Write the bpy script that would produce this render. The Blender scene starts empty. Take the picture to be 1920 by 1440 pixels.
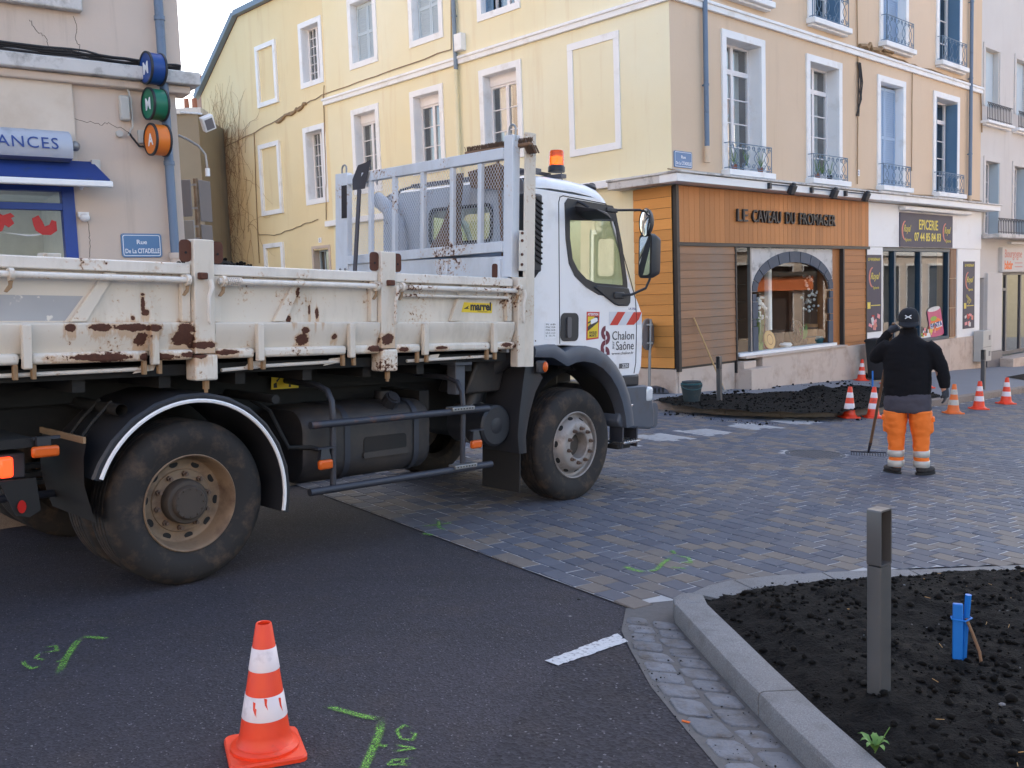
import bpy, bmesh, math, random
from mathutils import Vector, Matrix, noise, geometry
R_ = math.radians
scene = bpy.context.scene
COL = scene.collection

# ------------------------------------------------------------------ camera
FPX = 1750.0                      # focal length in pixels of a 1920 px wide frame
CAM = Vector((0.0, 0.0, 1.68))
PITCH, ROLL = R_(5.286), R_(2.0)
fwd = Vector((0, math.cos(PITCH), -math.sin(PITCH)))
up0 = Vector((0, math.sin(PITCH), math.cos(PITCH)))
rt0 = Vector((1, 0, 0))
cr = rt0 * math.cos(ROLL) - up0 * math.sin(ROLL)
cu = rt0 * math.sin(ROLL) + up0 * math.cos(ROLL)
cam_data = bpy.data.cameras.new('camera')
cam_data.sensor_width = 36.0
cam_data.lens = 36.0 * FPX / 1920.0
cam_data.clip_start = 0.05
cam_data.clip_end = 1500
cam = bpy.data.objects.new('camera', cam_data)
COL.objects.link(cam)
rot = Matrix((cr, cu, -fwd)).transposed()
cam.matrix_world = Matrix.Translation(CAM) @ rot.to_4x4()
scene.camera = cam

# ------------------------------------------------------------------ sky, sun, exposure
SUN_AZ, SUN_EL = R_(8), R_(32)    # azimuth from +Y towards +X; the sun stands behind the corner building
world = bpy.data.worlds.new('World')
scene.world = world
world.use_nodes = True
wn = world.node_tree
bg = wn.nodes['Background']
sky = wn.nodes.new('ShaderNodeTexSky')
sky.sky_type = 'NISHITA'
sky.sun_disc = False
sky.sun_elevation = SUN_EL
sky.sun_rotation = SUN_AZ
sky.air_density = 1.0
sky.dust_density = 2.0
sky.ozone_density = 0.6
bg.inputs['Strength'].default_value = 0.13
wn.links.new(sky.outputs[0], bg.inputs['Color'])
sun_l = bpy.data.lights.new('sun', 'SUN')
sun_l.energy = 4.0
sun_l.angle = R_(0.53)
sun_l.color = (1.0, 0.93, 0.82)
sun = bpy.data.objects.new('sun', sun_l)
COL.objects.link(sun)
sdir = Vector((math.sin(SUN_AZ) * math.cos(SUN_EL), math.cos(SUN_AZ) * math.cos(SUN_EL), math.sin(SUN_EL)))
sun.rotation_euler = sdir.to_track_quat('Z', 'Y').to_euler()
sun.location = sdir * 60
vs = scene.view_settings
vs.view_transform = 'Standard'
vs.look = 'None'
vs.exposure = 1.95
vs.gamma = 1.0
vs.use_curve_mapping = False
scene.cycles.use_denoising = True
scene.cycles.max_bounces = 8
scene.cycles.transparent_max_bounces = 16
scene.cycles.sample_clamp_indirect = 6.0
scene.cycles.caustics_reflective = False
scene.cycles.caustics_refractive = False

# ------------------------------------------------------------------ ground plane and measuring helpers
GX, GY = -0.045, -0.014           # the square slopes down to the right
def gz(x, y): return GX * x + GY * y
NG = Vector((-GX, -GY, 1))
def cray(px, py):
    return fwd + cr * ((px - 960) / FPX) - cu * ((py - 720) / FPX)
def gpt(px, py, h=0.0):
    """point of the sloping ground (raised by h) seen at a photo pixel"""
    d = cray(px, py)
    t = (Vector((0, 0, h)) - CAM).dot(NG) / d.dot(NG)
    return CAM + d * t

# ------------------------------------------------------------------ mesh helpers
def lin(c):
    def f(v):
        v = v / 255.0
        return v / 12.92 if v <= 0.04045 else ((v + 0.055) / 1.055) ** 2.4
    return (f(c[0]), f(c[1]), f(c[2]), 1.0)

class MB:
    def __init__(s, M=None):
        s.v = []; s.f = []; s.M = M
    def add(s, vs_, fs):
        o = len(s.v)
        if s.M is None: s.v += [Vector(p) for p in vs_]
        else: s.v += [s.M @ Vector(p) for p in vs_]
        s.f += [[i + o for i in f] for f in fs]
        return s
    def box(s, x0, x1, y0, y1, z0, z1):
        return s.add([(x0,y0,z0),(x1,y0,z0),(x1,y1,z0),(x0,y1,z0),(x0,y0,z1),(x1,y0,z1),(x1,y1,z1),(x0,y1,z1)],
              [(0,3,2,1),(4,5,6,7),(0,1,5,4),(1,2,6,5),(2,3,7,6),(3,0,4,7)])
    def cyl(s, p0, p1, r0, r1=None, n=12, cap=True):
        p0, p1 = Vector(p0), Vector(p1)
        if r1 is None: r1 = r0
        d = (p1 - p0).normalized()
        a = d.orthogonal().normalized(); b = d.cross(a)
        vs_ = []
        for p, r in ((p0, r0), (p1, r1)):
            for i in range(n):
                t = 2 * math.pi * i / n
                vs_.append(p + (a * math.cos(t) + b * math.sin(t)) * r)
        fs = [(i, (i+1) % n, n + (i+1) % n, n + i) for i in range(n)]
        if cap: fs += [tuple(range(n-1, -1, -1)), tuple(range(n, 2*n))]
        return s.add(vs_, fs)
    def tube(s, pts, r, n=6, closed=False, cap=True):
        pts = [Vector(p) for p in pts]; k = len(pts)
        rs = r if isinstance(r, (list, tuple)) else [r] * k
        prev = None; vs_ = []; fs = []
        for i, p in enumerate(pts):
            if closed: d = pts[(i+1) % k] - pts[i-1]
            else: d = pts[min(i+1, k-1)] - pts[max(i-1, 0)]
            if d.length < 1e-9: d = Vector((0, 0, 1))
            d.normalize()
            if prev is None: a = d.orthogonal().normalized()
            else:
                a = prev - d * prev.dot(d)
                a = a.normalized() if a.length > 1e-6 else d.orthogonal().normalized()
            prev = a; b = d.cross(a)
            for j in range(n):
                t = 2 * math.pi * j / n
                vs_.append(p + (a * math.cos(t) + b * math.sin(t)) * rs[i])
        for i in range(k if closed else k - 1):
            i2 = (i + 1) % k
            for j in range(n):
                fs.append((i*n+j, i*n+(j+1) % n, i2*n+(j+1) % n, i2*n+j))
        if cap and not closed: fs += [tuple(range(n-1, -1, -1)), tuple(range((k-1)*n, k*n))]
        return s.add(vs_, fs)
    def lathe(s, prof, n=32, M=None, a0=0, a1=2*math.pi):
        """profile (radius, height) turned about local Z"""
        full = abs(a1 - a0 - 2*math.pi) < 1e-6
        k = len(prof); vs_ = []; fs = []; m = n if full else n + 1
        for i in range(m):
            t = a0 + (a1 - a0) * i / n
            for r, h in prof:
                p = Vector((r*math.cos(t), r*math.sin(t), h))
                vs_.append(M @ p if M else p)
        for i in range(n):
            i2 = (i+1) % m
            for j in range(k-1): fs.append((i*k+j, i2*k+j, i2*k+j+1, i*k+j+1))
        return s.add(vs_, fs)
    def prism(s, poly, z0, z1, holes=(), M=None):
        """flat outline in XY with thickness in Z"""
        loops = [list(poly)] + [list(h) for h in holes]
        flat = [p for l in loops for p in l]; n = len(flat)
        tris = geometry.tessellate_polygon([[Vector((p[0], p[1], 0)) for p in l] for l in loops])
        vs_ = [Vector((p[0], p[1], z0)) for p in flat] + [Vector((p[0], p[1], z1)) for p in flat]
        fs = []
        for t in tris: fs.append((t[0], t[1], t[2])); fs.append((t[2]+n, t[1]+n, t[0]+n))
        o = 0
        for l in loops:
            k = len(l)
            for i in range(k):
                a, b = o + i, o + (i+1) % k
                fs.append((a, b, b+n, a+n))
            o += k
        if M: vs_ = [M @ p for p in vs_]
        return s.add(vs_, fs)
    def loft(s, rings, cap=True, closed=True):
        n = len(rings[0]); vs_ = [p for r in rings for p in r]; fs = []
        for i in range(len(rings)-1):
            for j in range(n if closed else n-1):
                fs.append((i*n+j, i*n+(j+1) % n, (i+1)*n+(j+1) % n, (i+1)*n+j))
        if cap and closed: fs += [tuple(range(n-1, -1, -1)), tuple(range((len(rings)-1)*n, len(rings)*n))]
        return s.add(vs_, fs)
    def ell(s, c, r, nu=12, nv=8):
        if not isinstance(r, (list, tuple)): r = (r, r, r)
        c = Vector(c); vs_ = []; fs = []
        for i in range(nv+1):
            ph = math.pi * i / nv
            for j in range(nu):
                t = 2*math.pi*j/nu
                vs_.append(c + Vector((r[0]*math.sin(ph)*math.cos(t), r[1]*math.sin(ph)*math.sin(t), r[2]*math.cos(ph))))
        for i in range(nv):
            for j in range(nu):
                fs.append((i*nu+j, (i+1)*nu+j, (i+1)*nu+(j+1) % nu, i*nu+(j+1) % nu))
        return s.add(vs_, fs)
    def mesh(s, name, smooth=35, recalc=True):
        me = bpy.data.meshes.new(name)
        me.from_pydata([tuple(p) for p in s.v], [], s.f)
        if recalc:
            bm = bmesh.new(); bm.from_mesh(me)
            bmesh.ops.remove_doubles(bm, verts=bm.verts, dist=1e-5)
            bmesh.ops.recalc_face_normals(bm, faces=bm.faces)
            bm.to_mesh(me); bm.free()
        if smooth:
            me.polygons.foreach_set('use_smooth', [True] * len(me.polygons))
            me.set_sharp_from_angle(angle=R_(smooth))
        return me
    def build(s, name, mat, parent=None, bev=0, smooth=35, recalc=True, at=None, segs=2):
        if at is not None:
            at = Vector(at); s.v = [p - at for p in s.v]
        me = s.mesh(name, smooth, recalc)
        return link(name, me, mat, parent, bev, at, segs)

def link(name, me, mat, parent=None, bev=0, at=None, segs=2):
    o = bpy.data.objects.new(name, me)
    if mat is not None and not me.materials: me.materials.append(mat)
    COL.objects.link(o)
    if parent is not None: o.parent = parent
    if at is not None: o.location = at
    if bev:
        b = o.modifiers.new('bevel', 'BEVEL'); b.width = bev; b.segments = segs
        b.limit_method = 'ANGLE'; b.angle_limit = R_(40); b.harden_normals = False
    return o
def tag(o, label=None, cat=None, group=None, kind=None):
    if label: o['label'] = label
    if cat: o['category'] = cat
    if group: o['group'] = group
    if kind: o['kind'] = kind
    return o
def thing(name, label, cat, M=None, group=None):
    o = bpy.data.objects.new(name, None); COL.objects.link(o)
    o.empty_display_size = 0.2
    if M is not None: o.matrix_world = M
    return tag(o, label, cat, group)
def copy_tree(o, parent=None):
    c = o.copy(); COL.objects.link(c)
    if parent is not None: c.parent = parent
    for ch in list(o.children): copy_tree(ch, c)
    return c
def frame(origin, x, y, z):
    m = Matrix((Vector(x), Vector(y), Vector(z))).transposed().to_4x4()
    m.translation = Vector(origin)
    return m
def text_mb(txt, size, M, ext=0.002, sx=1.0, align='LEFT', bold=0.0, shear=0.0, space=1.0, wspace=1.0):
    """lettering as a thin solid, standing on the XY plane of M"""
    cu_ = bpy.data.curves.new('t', 'FONT'); cu_.body = txt; cu_.size = size; cu_.extrude = ext
    cu_.align_x = align; cu_.resolution_u = 3; cu_.offset = bold; cu_.shear = shear; cu_.space_character = space; cu_.space_word = wspace
    ob = bpy.data.objects.new('t', cu_); COL.objects.link(ob)
    dg = bpy.context.evaluated_depsgraph_get()
    me = bpy.data.meshes.new_from_object(ob.evaluated_get(dg))
    mb = MB(M @ Matrix.Diagonal((sx, 1, 1, 1)))
    mb.add([v.co.copy() for v in me.vertices], [list(p.vertices) for p in me.polygons])
    bpy.data.objects.remove(ob); bpy.data.curves.remove(cu_); bpy.data.meshes.remove(me)
    return mb
def join(*mbs):
    r = MB()
    for m in mbs:
        o = len(r.v); r.v += m.v; r.f += [[i+o for i in f] for f in m.f]
    return r
def arc(cx, cy, r, a0, a1, n):
    return [(cx + r*math.cos(R_(a0+(a1-a0)*i/n)), cy + r*math.sin(R_(a0+(a1-a0)*i/n))) for i in range(n+1)]
def rrect(x0, x1, y0, y1, r, n=4):
    return arc(x1-r, y1-r, r, 0, 90, n) + arc(x0+r, y1-r, r, 90, 180, n) + arc(x0+r, y0+r, r, 180, 270, n) + arc(x1-r, y0+r, r, 270, 360, n)

# ------------------------------------------------------------------ materials
class NT:
    def __init__(s, name):
        s.m = bpy.data.materials.new(name); s.m.use_nodes = True
        s.t = s.m.node_tree; s.p = s.t.nodes['Principled BSDF']; s.out = s.t.nodes['Material Output']
        s._tc = None
    def n(s, typ, **kw):
        x = s.t.nodes.new(typ)
        for k, v in kw.items():
            if k in x.inputs: x.inputs[k].default_value = v
            else: setattr(x, k, v)
        return x
    def l(s, a, b): s.t.links.new(a, b)
    @property
    def co(s):
        if s._tc is None: s._tc = s.n('ShaderNodeTexCoord').outputs['Object']
        return s._tc
    def scaled(s, sc):
        mp = s.n('ShaderNodeMapping'); mp.inputs['Scale'].default_value = sc
        s.l(s.co, mp.inputs['Vector']); return mp.outputs[0]
    def noise(s, scale, detail=4, rough=0.55, vec=None, w=None):
        x = s.n('ShaderNodeTexNoise'); x.inputs['Scale'].default_value = scale
        x.inputs['Detail'].default_value = detail; x.inputs['Roughness'].default_value = rough
        s.l(vec if vec is not None else s.co, x.inputs['Vector']); return x.outputs['Fac']
    def ramp(s, fac, a, b, ca=(0,0,0,1), cb=(1,1,1,1)):
        x = s.n('ShaderNodeValToRGB'); e = x.color_ramp.elements
        e[0].position = a; e[1].position = b; e[0].color = ca; e[1].color = cb
        s.l(fac, x.inputs[0]); return x.outputs[0]
    def mix(s, fac, a, b, mode='MIX'):
        x = s.n('ShaderNodeMix', data_type='RGBA', blend_type=mode)
        for sock, v in ((x.inputs[0], fac), (x.inputs[6], a), (x.inputs[7], b)):
            if isinstance(v, (int, float, tuple)): sock.default_value = v
            else: s.l(v, sock)
        return x.outputs[2]
    def math(s, op, a, b=0.0):
        x = s.n('ShaderNodeMath', operation=op)
        for sock, v in ((x.inputs[0], a), (x.inputs[1], b)):
            if isinstance(v, (int, float)): sock.default_value = v
            else: s.l(v, sock)
        return x.outputs[0]
    def bump(s, h, strength=0.3, dist=0.01):
        x = s.n('ShaderNodeBump'); x.inputs['Strength'].default_value = strength
        x.inputs['Distance'].default_value = dist
        s.l(h, x.inputs['Height']); s.l(x.outputs[0], s.p.inputs['Normal'])
    def rnd(s): return s.n('ShaderNodeObjectInfo').outputs['Random']
    def set(s, col=None, rough=None, metal=None, spec=None):
        for k, v in (('Base Color', col), ('Roughness', rough), ('Metallic', metal), ('Specular IOR Level', spec)):
            if v is None: continue
            if isinstance(v, (int, float, tuple)): s.p.inputs[k].default_value = v
            else: s.l(v, s.p.inputs[k])
        return s.m

def dk(c, f): return (c[0]*f, c[1]*f, c[2]*f, 1)
def basic(name, rgb, rough=0.6, metal=0.0, var=0.12, vs_=4.0, bump=0.0, bs=60.0, spec=None, jitter=0.0, dirt=None, da=0.5, db=0.75, ds=3.0, bd=0.004):
    k = NT(name); c = lin(rgb)
    nz = k.noise(vs_, 5)
    col = k.mix(nz, dk(c, 1-var), dk(c, 1+var))
    if jitter:
        col = k.mix(k.rnd(), k.mix(1.0, col, dk((1,1,1), 1-jitter), 'MULTIPLY'), k.mix(1.0, col, dk((1,1,1), 1+jitter), 'MULTIPLY'))
    if dirt:
        col = k.mix(k.ramp(k.noise(ds, 8, 0.65), da, db), col, lin(dirt))
    if bump: k.bump(k.noise(bs, 4, 0.6), bump, bd)
    k.set(col, k.math('ADD', k.math('MULTIPLY', nz, 0.15), rough - 0.075), metal, spec)
    return k.m

def wall_mat(name, rgb, rgb2, scale=0.35, dirt=(120,105,90), amount=0.25, bs=120, streak=True):
    """painted render: broad uneven tone, faint vertical weather streaks, fine grain"""
    k = NT(name); c, c2 = lin(rgb), lin(rgb2)
    col = k.mix(k.ramp(k.noise(scale, 4, 0.5), 0.35, 0.68), c, c2)
    col = k.mix(k.math('MULTIPLY', k.noise(2.2, 8, 0.7), 0.18), col, dk(c2, 0.75))
    if streak:
        st = k.ramp(k.noise(1.0, 6, 0.65, k.scaled((3.0, 3.0, 0.25))), 0.55, 0.8)
        col = k.mix(k.math('MULTIPLY', st, amount), col, lin(dirt))
    bl = k.ramp(k.noise(7.0, 6, 0.7), 0.66, 0.8)
    col = k.mix(k.math('MULTIPLY', bl, amount*0.7), col, lin(dirt))
    k.bump(k.math('ADD', k.noise(bs, 3), k.math('MULTIPLY', k.noise(9, 4), 2.0)), 0.25, 0.004)
    k.set(col, 0.88); return k.m

def plank_mat(name, rgb, rgb2, axis, grey=None):
    k = NT(name)
    sc = (1.2, 26, 26) if axis == 'x' else (26, 26, 1.2)
    g = k.noise(1.0, 6, 0.6, k.scaled(sc))
    col = k.mix(g, lin(rgb), lin(rgb2))
    r = k.rnd()
    col = k.mix(r, k.mix(1.0, col, (0.84, 0.82, 0.8, 1), 'MULTIPLY'), k.mix(1.0, col, (1.13, 1.1, 1.06, 1), 'MULTIPLY'))
    if grey: col = k.mix(k.ramp(k.noise(1.3, 4), 0.4, 0.65), col, lin(grey))
    k.bump(g, 0.25, 0.003)
    k.set(col, 0.55, 0, 0.35); return k.m

def paint_rust(name, rgb, spots=(), amount=0.0, rough=0.42, grime=(150,140,120), scale=3.0):
    """chipped enamel: rust breaks through in small flecks everywhere and at the given places (x, z, rx, rz)"""
    k = NT(name); c = lin(rgb)
    wob = k.noise(9.0, 8, 0.65); wob2 = k.noise(38.0, 6, 0.7)
    base = k.mix(k.noise(1.4, 5), dk(c, 0.93), dk(c, 1.05))
    base = k.mix(k.math('MULTIPLY', k.ramp(k.noise(2.5, 8, 0.7, k.scaled((1.5, 1, 0.4))), 0.5, 0.78), 0.55), base, lin(grime))
    # flecks
    fl = k.math('ADD', k.math('MULTIPLY', k.noise(scale, 3), 0.55), k.math('MULTIPLY', k.noise(42.0, 4, 0.6), 0.45))
    mask = k.ramp(fl, 0.655 - amount, 0.675 - amount)
    halo = k.ramp(fl, 0.60 - amount, 0.68 - amount)
    if spots:
        sep = k.n('ShaderNodeSeparateXYZ'); k.l(k.co, sep.inputs[0])
        X, Z = sep.outputs[0], sep.outputs[2]
        acc = None; acc2 = None
        for (sx, sz, rx, rz) in spots:
            dx = k.math('DIVIDE', k.math('SUBTRACT', X, sx), rx)
            dz = k.math('DIVIDE', k.math('SUBTRACT', Z, sz), rz)
            d = k.math('ADD', k.math('MULTIPLY', dx, dx), k.math('MULTIPLY', dz, dz))
            acc = d if acc is None else k.math('MINIMUM', acc, d)
            dz2 = k.math('DIVIDE', k.math('SUBTRACT', Z, sz - rz*0.9), rz*2.0)
            d2 = k.math('ADD', k.math('MULTIPLY', dx, dx), k.math('MULTIPLY', dz2, dz2)); acc2 = d2 if acc2 is None else k.math('MINIMUM', acc2, d2)
        acc = k.math('ADD', k.math('SQRT', acc), k.math('MULTIPLY', k.math('SUBTRACT', wob, 0.5), 2.6))
        acc = k.math('MULTIPLY', k.math('ADD', acc, k.math('MULTIPLY', k.math('SUBTRACT', wob2, 0.5), 1.0)), 0.4)
        m2 = k.ramp(acc, 0.38, 0.40, (1,1,1,1), (0,0,0,1))
        run = k.noise(1.0, 5, 0.65, k.scaled((55, 55, 4)))
        acc2 = k.math('MULTIPLY', k.math('ADD', k.math('SQRT', acc2), k.math('ADD', k.math('MULTIPLY', k.math('SUBTRACT', run, 0.5), 3.0), k.math('MULTIPLY', k.math('SUBTRACT', wob, 0.5), 1.4))), 0.4)
        h2 = k.math('MAXIMUM', k.ramp(acc, 0.40, 0.56, (0.9,0.9,0.9,1), (0,0,0,1)), k.ramp(acc2, 0.30, 0.56, (0.75,0.75,0.75,1), (0,0,0,1)))
        mask = k.math('MAXIMUM', mask, m2); halo = k.math('MAXIMUM', halo, h2)
    rust = k.mix(k.noise(60, 5), lin((62, 38, 32)), lin((96, 58, 42)))
    col = k.mix(k.math('MULTIPLY', halo, 0.75), base, lin((182, 134, 78)))
    col = k.mix(mask, col, rust)
    k.bump(k.math('ADD', k.math('MULTIPLY', mask, -1.0), k.math('MULTIPLY', k.noise(90, 3), 0.25)), 0.35, 0.003)
    k.set(col, k.math('ADD', k.math('MULTIPLY', mask, 0.4), rough), 0, 0.4)
    return k.m

def glass_mat(name, tint=(0.85, 0.9, 0.9), refl=0.10, rough=0.0):
    k = NT(name); t = k.t
    tr = k.n('ShaderNodeBsdfTransparent'); tr.inputs[0].default_value = (*tint, 1)
    gl = k.n('ShaderNodeBsdfGlossy'); gl.inputs['Roughness'].default_value = rough
    fr = k.n('ShaderNodeFresnel'); ge = k.n('ShaderNodeNewGeometry'); k.l(k.math('SUBTRACT', 1.5, k.math('MULTIPLY', ge.outputs['Backfacing'], 0.8333)), fr.inputs[0])
    mx = k.n('ShaderNodeMixShader')
    k.l(k.math('MINIMUM', k.math('ADD', fr.outputs[0], refl), 1.0), mx.inputs[0])
    k.l(tr.outputs[0], mx.inputs[1]); k.l(gl.outputs[0], mx.inputs[2]); k.l(mx.outputs[0], k.out.inputs[0])
    return k.m

MT = {}
# setting
def asphalt(name='asphalt', ca=(51, 50, 56), cb=(64, 61, 68), grain=105, bump=0.7):
    k = NT(name)
    big = k.noise(0.45, 5, 0.6)
    ag = k.n('ShaderNodeTexVoronoi'); ag.inputs['Scale'].default_value = grain; k.l(k.co, ag.inputs['Vector'])
    sep = k.n('ShaderNodeSeparateColor'); k.l(ag.outputs['Color'], sep.inputs[0]); cell = sep.outputs[0]
    fine = k.noise(70, 6, 0.75)
    col = k.mix(k.ramp(big, 0.3, 0.7), lin(ca), lin(cb))
    col = k.mix(k.math('MULTIPLY', k.ramp(k.noise(2.6, 8, 0.7), 0.5, 0.72), 0.5), col, lin((66, 58, 55)))
    mp = k.n('ShaderNodeMapping'); mp.inputs['Rotation'].default_value = (0, 0, R_(46)); mp.inputs['Scale'].default_value = (0.22, 2.4, 1); k.l(k.co, mp.inputs['Vector'])
    col = k.mix(k.math('MULTIPLY', k.ramp(k.noise(1.0, 5, 0.6, mp.outputs[0]), 0.52, 0.7), 0.45), col, lin((42, 41, 45)))
    col = k.mix(k.ramp(cell, 0.0, 1.0), k.mix(1.0, col, (0.62, 0.62, 0.64, 1), 'MULTIPLY'), k.mix(1.0, col, (1.35, 1.34, 1.36, 1), 'MULTIPLY'))
    ch = k.n('ShaderNodeTexVoronoi'); ch.inputs['Scale'].default_value = grain*1.7; k.l(k.co, ch.inputs['Vector']); sp = k.n('ShaderNodeSeparateColor'); k.l(ch.outputs['Color'], sp.inputs[0])
    col = k.mix(k.ramp(sp.outputs[1], 0.982, 0.995), col, lin((118, 117, 122)))
    col = k.mix(k.ramp(fine, 0.25, 0.42, (0.7, 0.7, 0.7, 1), (0, 0, 0, 1)), col, lin((26, 25, 28)))
    k.bump(k.math('ADD', k.math('MULTIPLY', fine, 1.4), ag.outputs['Distance']), bump, 0.008)
    k.set(col, 0.8, 0, 0.35); return k.m
MT['asphalt'] = asphalt()
MT['patch'] = asphalt('asphalt_patch', (48, 47, 53), (58, 56, 63), 62, 1.0)
def paver():
    k = NT('paver')
    r = k.rnd()
    base = k.ramp(r, 0.0, 1.0)
    rp = k.t.nodes[-1] if False else None
    x = k.n('ShaderNodeValToRGB'); e = x.color_ramp.elements; x.color_ramp.interpolation = 'CONSTANT'
    cols = [(82, 88, 102), (90, 95, 108), (102, 101, 106), (78, 84, 99), (118, 110, 104), (94, 99, 112), (124, 114, 105), (86, 91, 104)]
    e[0].position = 0; e[0].color = lin(cols[0]); e[1].position = 0.14; e[1].color = lin(cols[1])
    for i, c in enumerate(cols[2:]):
        q = e.new(0.28 + 0.125 * i); q.color = lin(c)
    at = k.n('ShaderNodeAttribute'); at.attribute_name = 'tone'; at.attribute_type = 'GEOMETRY'
    ad = k.math('FRACT', k.math('ADD', r, at.outputs['Fac'])); k.l(ad, x.inputs[0])
    col = k.mix(k.math('MULTIPLY', k.noise(28, 5, 0.7), 0.5), x.outputs[0], lin((72, 72, 76)))
    geo = k.n('ShaderNodeNewGeometry')
    wide = k.noise(0.5, 4, 0.6, geo.outputs['Position'])
    col = k.mix(k.math('MULTIPLY', k.ramp(wide, 0.45, 0.7), 0.35), col, lin((98, 88, 84)))
    k.bump(k.noise(70, 5, 0.65), 0.35, 0.006)
    k.set(col, 0.72, 0, 0.4); return k.m
MT['paver'] = paver()
MT['mortar'] = basic('mortar', (168, 166, 166), 0.9, var=0.25, vs_=6, bump=0.6, bs=140)
MT['setts'] = basic('gutter_sett', (110, 112, 118), 0.75, var=0.28, vs_=11, bump=0.9, bs=38, bd=0.012, jitter=0.16, dirt=(84, 78, 74), da=0.45, db=0.7, ds=9)
MT['grit'] = basic('gutter_grit', (98, 95, 94), 0.95, var=0.3, vs_=30, bump=0.8, bs=160)
def granite(name, a, b, low=None):
    k = NT(name)
    f = k.noise(170, 3, 0.8)
    col = k.mix(k.ramp(f, 0.38, 0.62), lin(a), lin(b))
    col = k.mix(k.math('MULTIPLY', k.ramp(k.noise(5, 8, 0.75), 0.5, 0.72), 0.55), col, lin((74, 70, 68)))
    if low: col = k.mix(k.math('MULTIPLY', k.noise(1.7, 4), 0.6), col, lin(low))
    k.bump(k.math('ADD', f, k.math('MULTIPLY', k.noise(22, 4), 2.0)), 0.5, 0.006); k.set(col, 0.78, 0, 0.4); return k.m
MT['granite'] = granite('granite_kerb', (108, 108, 110), (148, 148, 150), (98, 92, 88))
MT['granite_warm'] = granite('granite_kerb_warm', (124, 112, 102), (156, 146, 138), (128, 108, 96))
MT['soil'] = basic('soil', (16, 14, 13), 0.95, var=0.45, vs_=14, bump=1.0, bs=60, bd=0.02, dirt=(36, 30, 27), da=0.55, db=0.8, ds=30, spec=0.2)
MT['clod'] = basic('clod', (17, 15, 13), 0.95, var=0.4, vs_=20, bump=0.8, bs=70, spec=0.2)
MT['pavement'] = basic('pavement_asphalt', (126, 128, 134), 0.85, var=0.12, vs_=1.0, bump=0.6, bs=220, dirt=(150, 148, 150), da=0.55, db=0.7, ds=160)
MT['linepaint'] = basic('road_paint', (196, 196, 198), 0.7, var=0.08, vs_=8, bump=0.7, bs=150, dirt=(92, 90, 94), da=0.52, db=0.68, ds=45)
MT['slab'] = basic('white_paver_slab', (160, 160, 162), 0.75, var=0.15, vs_=5, bump=0.4, bs=90, dirt=(118, 116, 116), da=0.5, db=0.75, ds=14)
def spray():
    k = NT('spray_paint'); k.m.surface_render_method = 'DITHERED'
    f = k.noise(150, 4, 0.7)
    at = k.n('ShaderNodeAttribute'); at.attribute_name = 'cover'; at.attribute_type = 'GEOMETRY'
    al = k.ramp(k.math('ADD', k.math('MULTIPLY', f, 1.0), k.math('MULTIPLY', at.outputs['Fac'], 0.62)), 0.70, 1.02)
    k.l(al, k.p.inputs['Alpha']); k.set(lin((120, 176, 70)), 0.8); return k.m
MT['spray'] = spray()
# buildings
MT['yellow_wall'] = wall_mat('yellow_render', (238, 232, 204), (236, 221, 178), 0.22, (206, 172, 126), 0.4)
MT['apricot_wall'] = wall_mat('apricot_render', (237, 222, 182), (234, 211, 162), 0.25, (200, 160, 108), 0.42)
MT['tan_wall'] = wall_mat('tan_render', (222, 198, 172), (216, 189, 158), 0.22, (176, 148, 122), 0.34)
MT['beige_wall'] = wall_mat('beige_render', (212, 195, 181), (202, 184, 168), 0.3, (136, 120, 106), 0.45)
MT['grey_wall'] = wall_mat('pale_grey_render', (212, 208, 204), (202, 196, 190), 0.3, (160, 152, 146), 0.4)
MT['white_trim'] = basic('white_trim', (238, 238, 238), 0.7, var=0.05, vs_=3, bump=0.15, bs=60, dirt=(205, 198, 188), da=0.55, db=0.85, ds=2.0)
MT['stone_trim'] = basic('weathered_ledge', (206, 202, 198), 0.85, var=0.12, vs_=3, bump=0.4, bs=40, dirt=(128, 122, 116), da=0.5, db=0.72, ds=4.0)
MT['zinc'] = basic('zinc', (118, 132, 146), 0.5, 0.3, var=0.15, vs_=3, bump=0.1)
MT['pipe_blue'] = basic('painted_downpipe', (104, 122, 144), 0.5, 0.1, var=0.12, vs_=2, dirt=(86, 96, 108), da=0.55, db=0.75)
MT['shutter'] = basic('pale_blue_shutter', (186, 200, 208), 0.6, var=0.06, vs_=3)
MT['shutter_blue'] = basic('blue_shutter', (96, 128, 156), 0.55, var=0.08, vs_=3)
MT['shutter_light'] = basic('light_blue_shutter', (160, 184, 212), 0.55, var=0.06, vs_=3)
MT['iron_blue'] = basic('blue_grey_iron', (104, 126, 146), 0.5, 0.2, var=0.1)
MT['iron_dark'] = basic('dark_iron', (70, 68, 70), 0.6, 0.3, var=0.15)
MT['window_white'] = basic('white_window_wood', (234, 230, 230), 0.5, var=0.05, vs_=4)
MT['glass'] = glass_mat('window_glass', (0.8, 0.85, 0.86), 0.22)
MT['shop_glass'] = glass_mat('shop_glass', (0.92, 0.95, 0.94), 0.0)
MT['truck_glass'] = glass_mat('cab_glass', (0.84, 0.9, 0.82), 0.06)
MT['curtain'] = basic('net_curtain', (214, 216, 212), 0.9, var=0.15, vs_=6)
MT['dark_room'] = basic('dark_room', (40, 38, 38), 0.9, var=0.2)
MT['roof_tile'] = basic('roof_tile', (120, 84, 66), 0.85, var=0.3, vs_=5, bump=0.6, bs=14)
MT['plank_h'] = plank_mat('plank_across', (184, 126, 78), (160, 104, 62), 'x')
MT['plank_side_lit'] = plank_mat('plank_side_lit', (224, 160, 88), (204, 138, 70), 'x')  # honey wood, lightened for the sun reflected onto this side
MT['plank_v'] = plank_mat('plank_upright', (198, 134, 80), (180, 118, 66), 'z')
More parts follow.
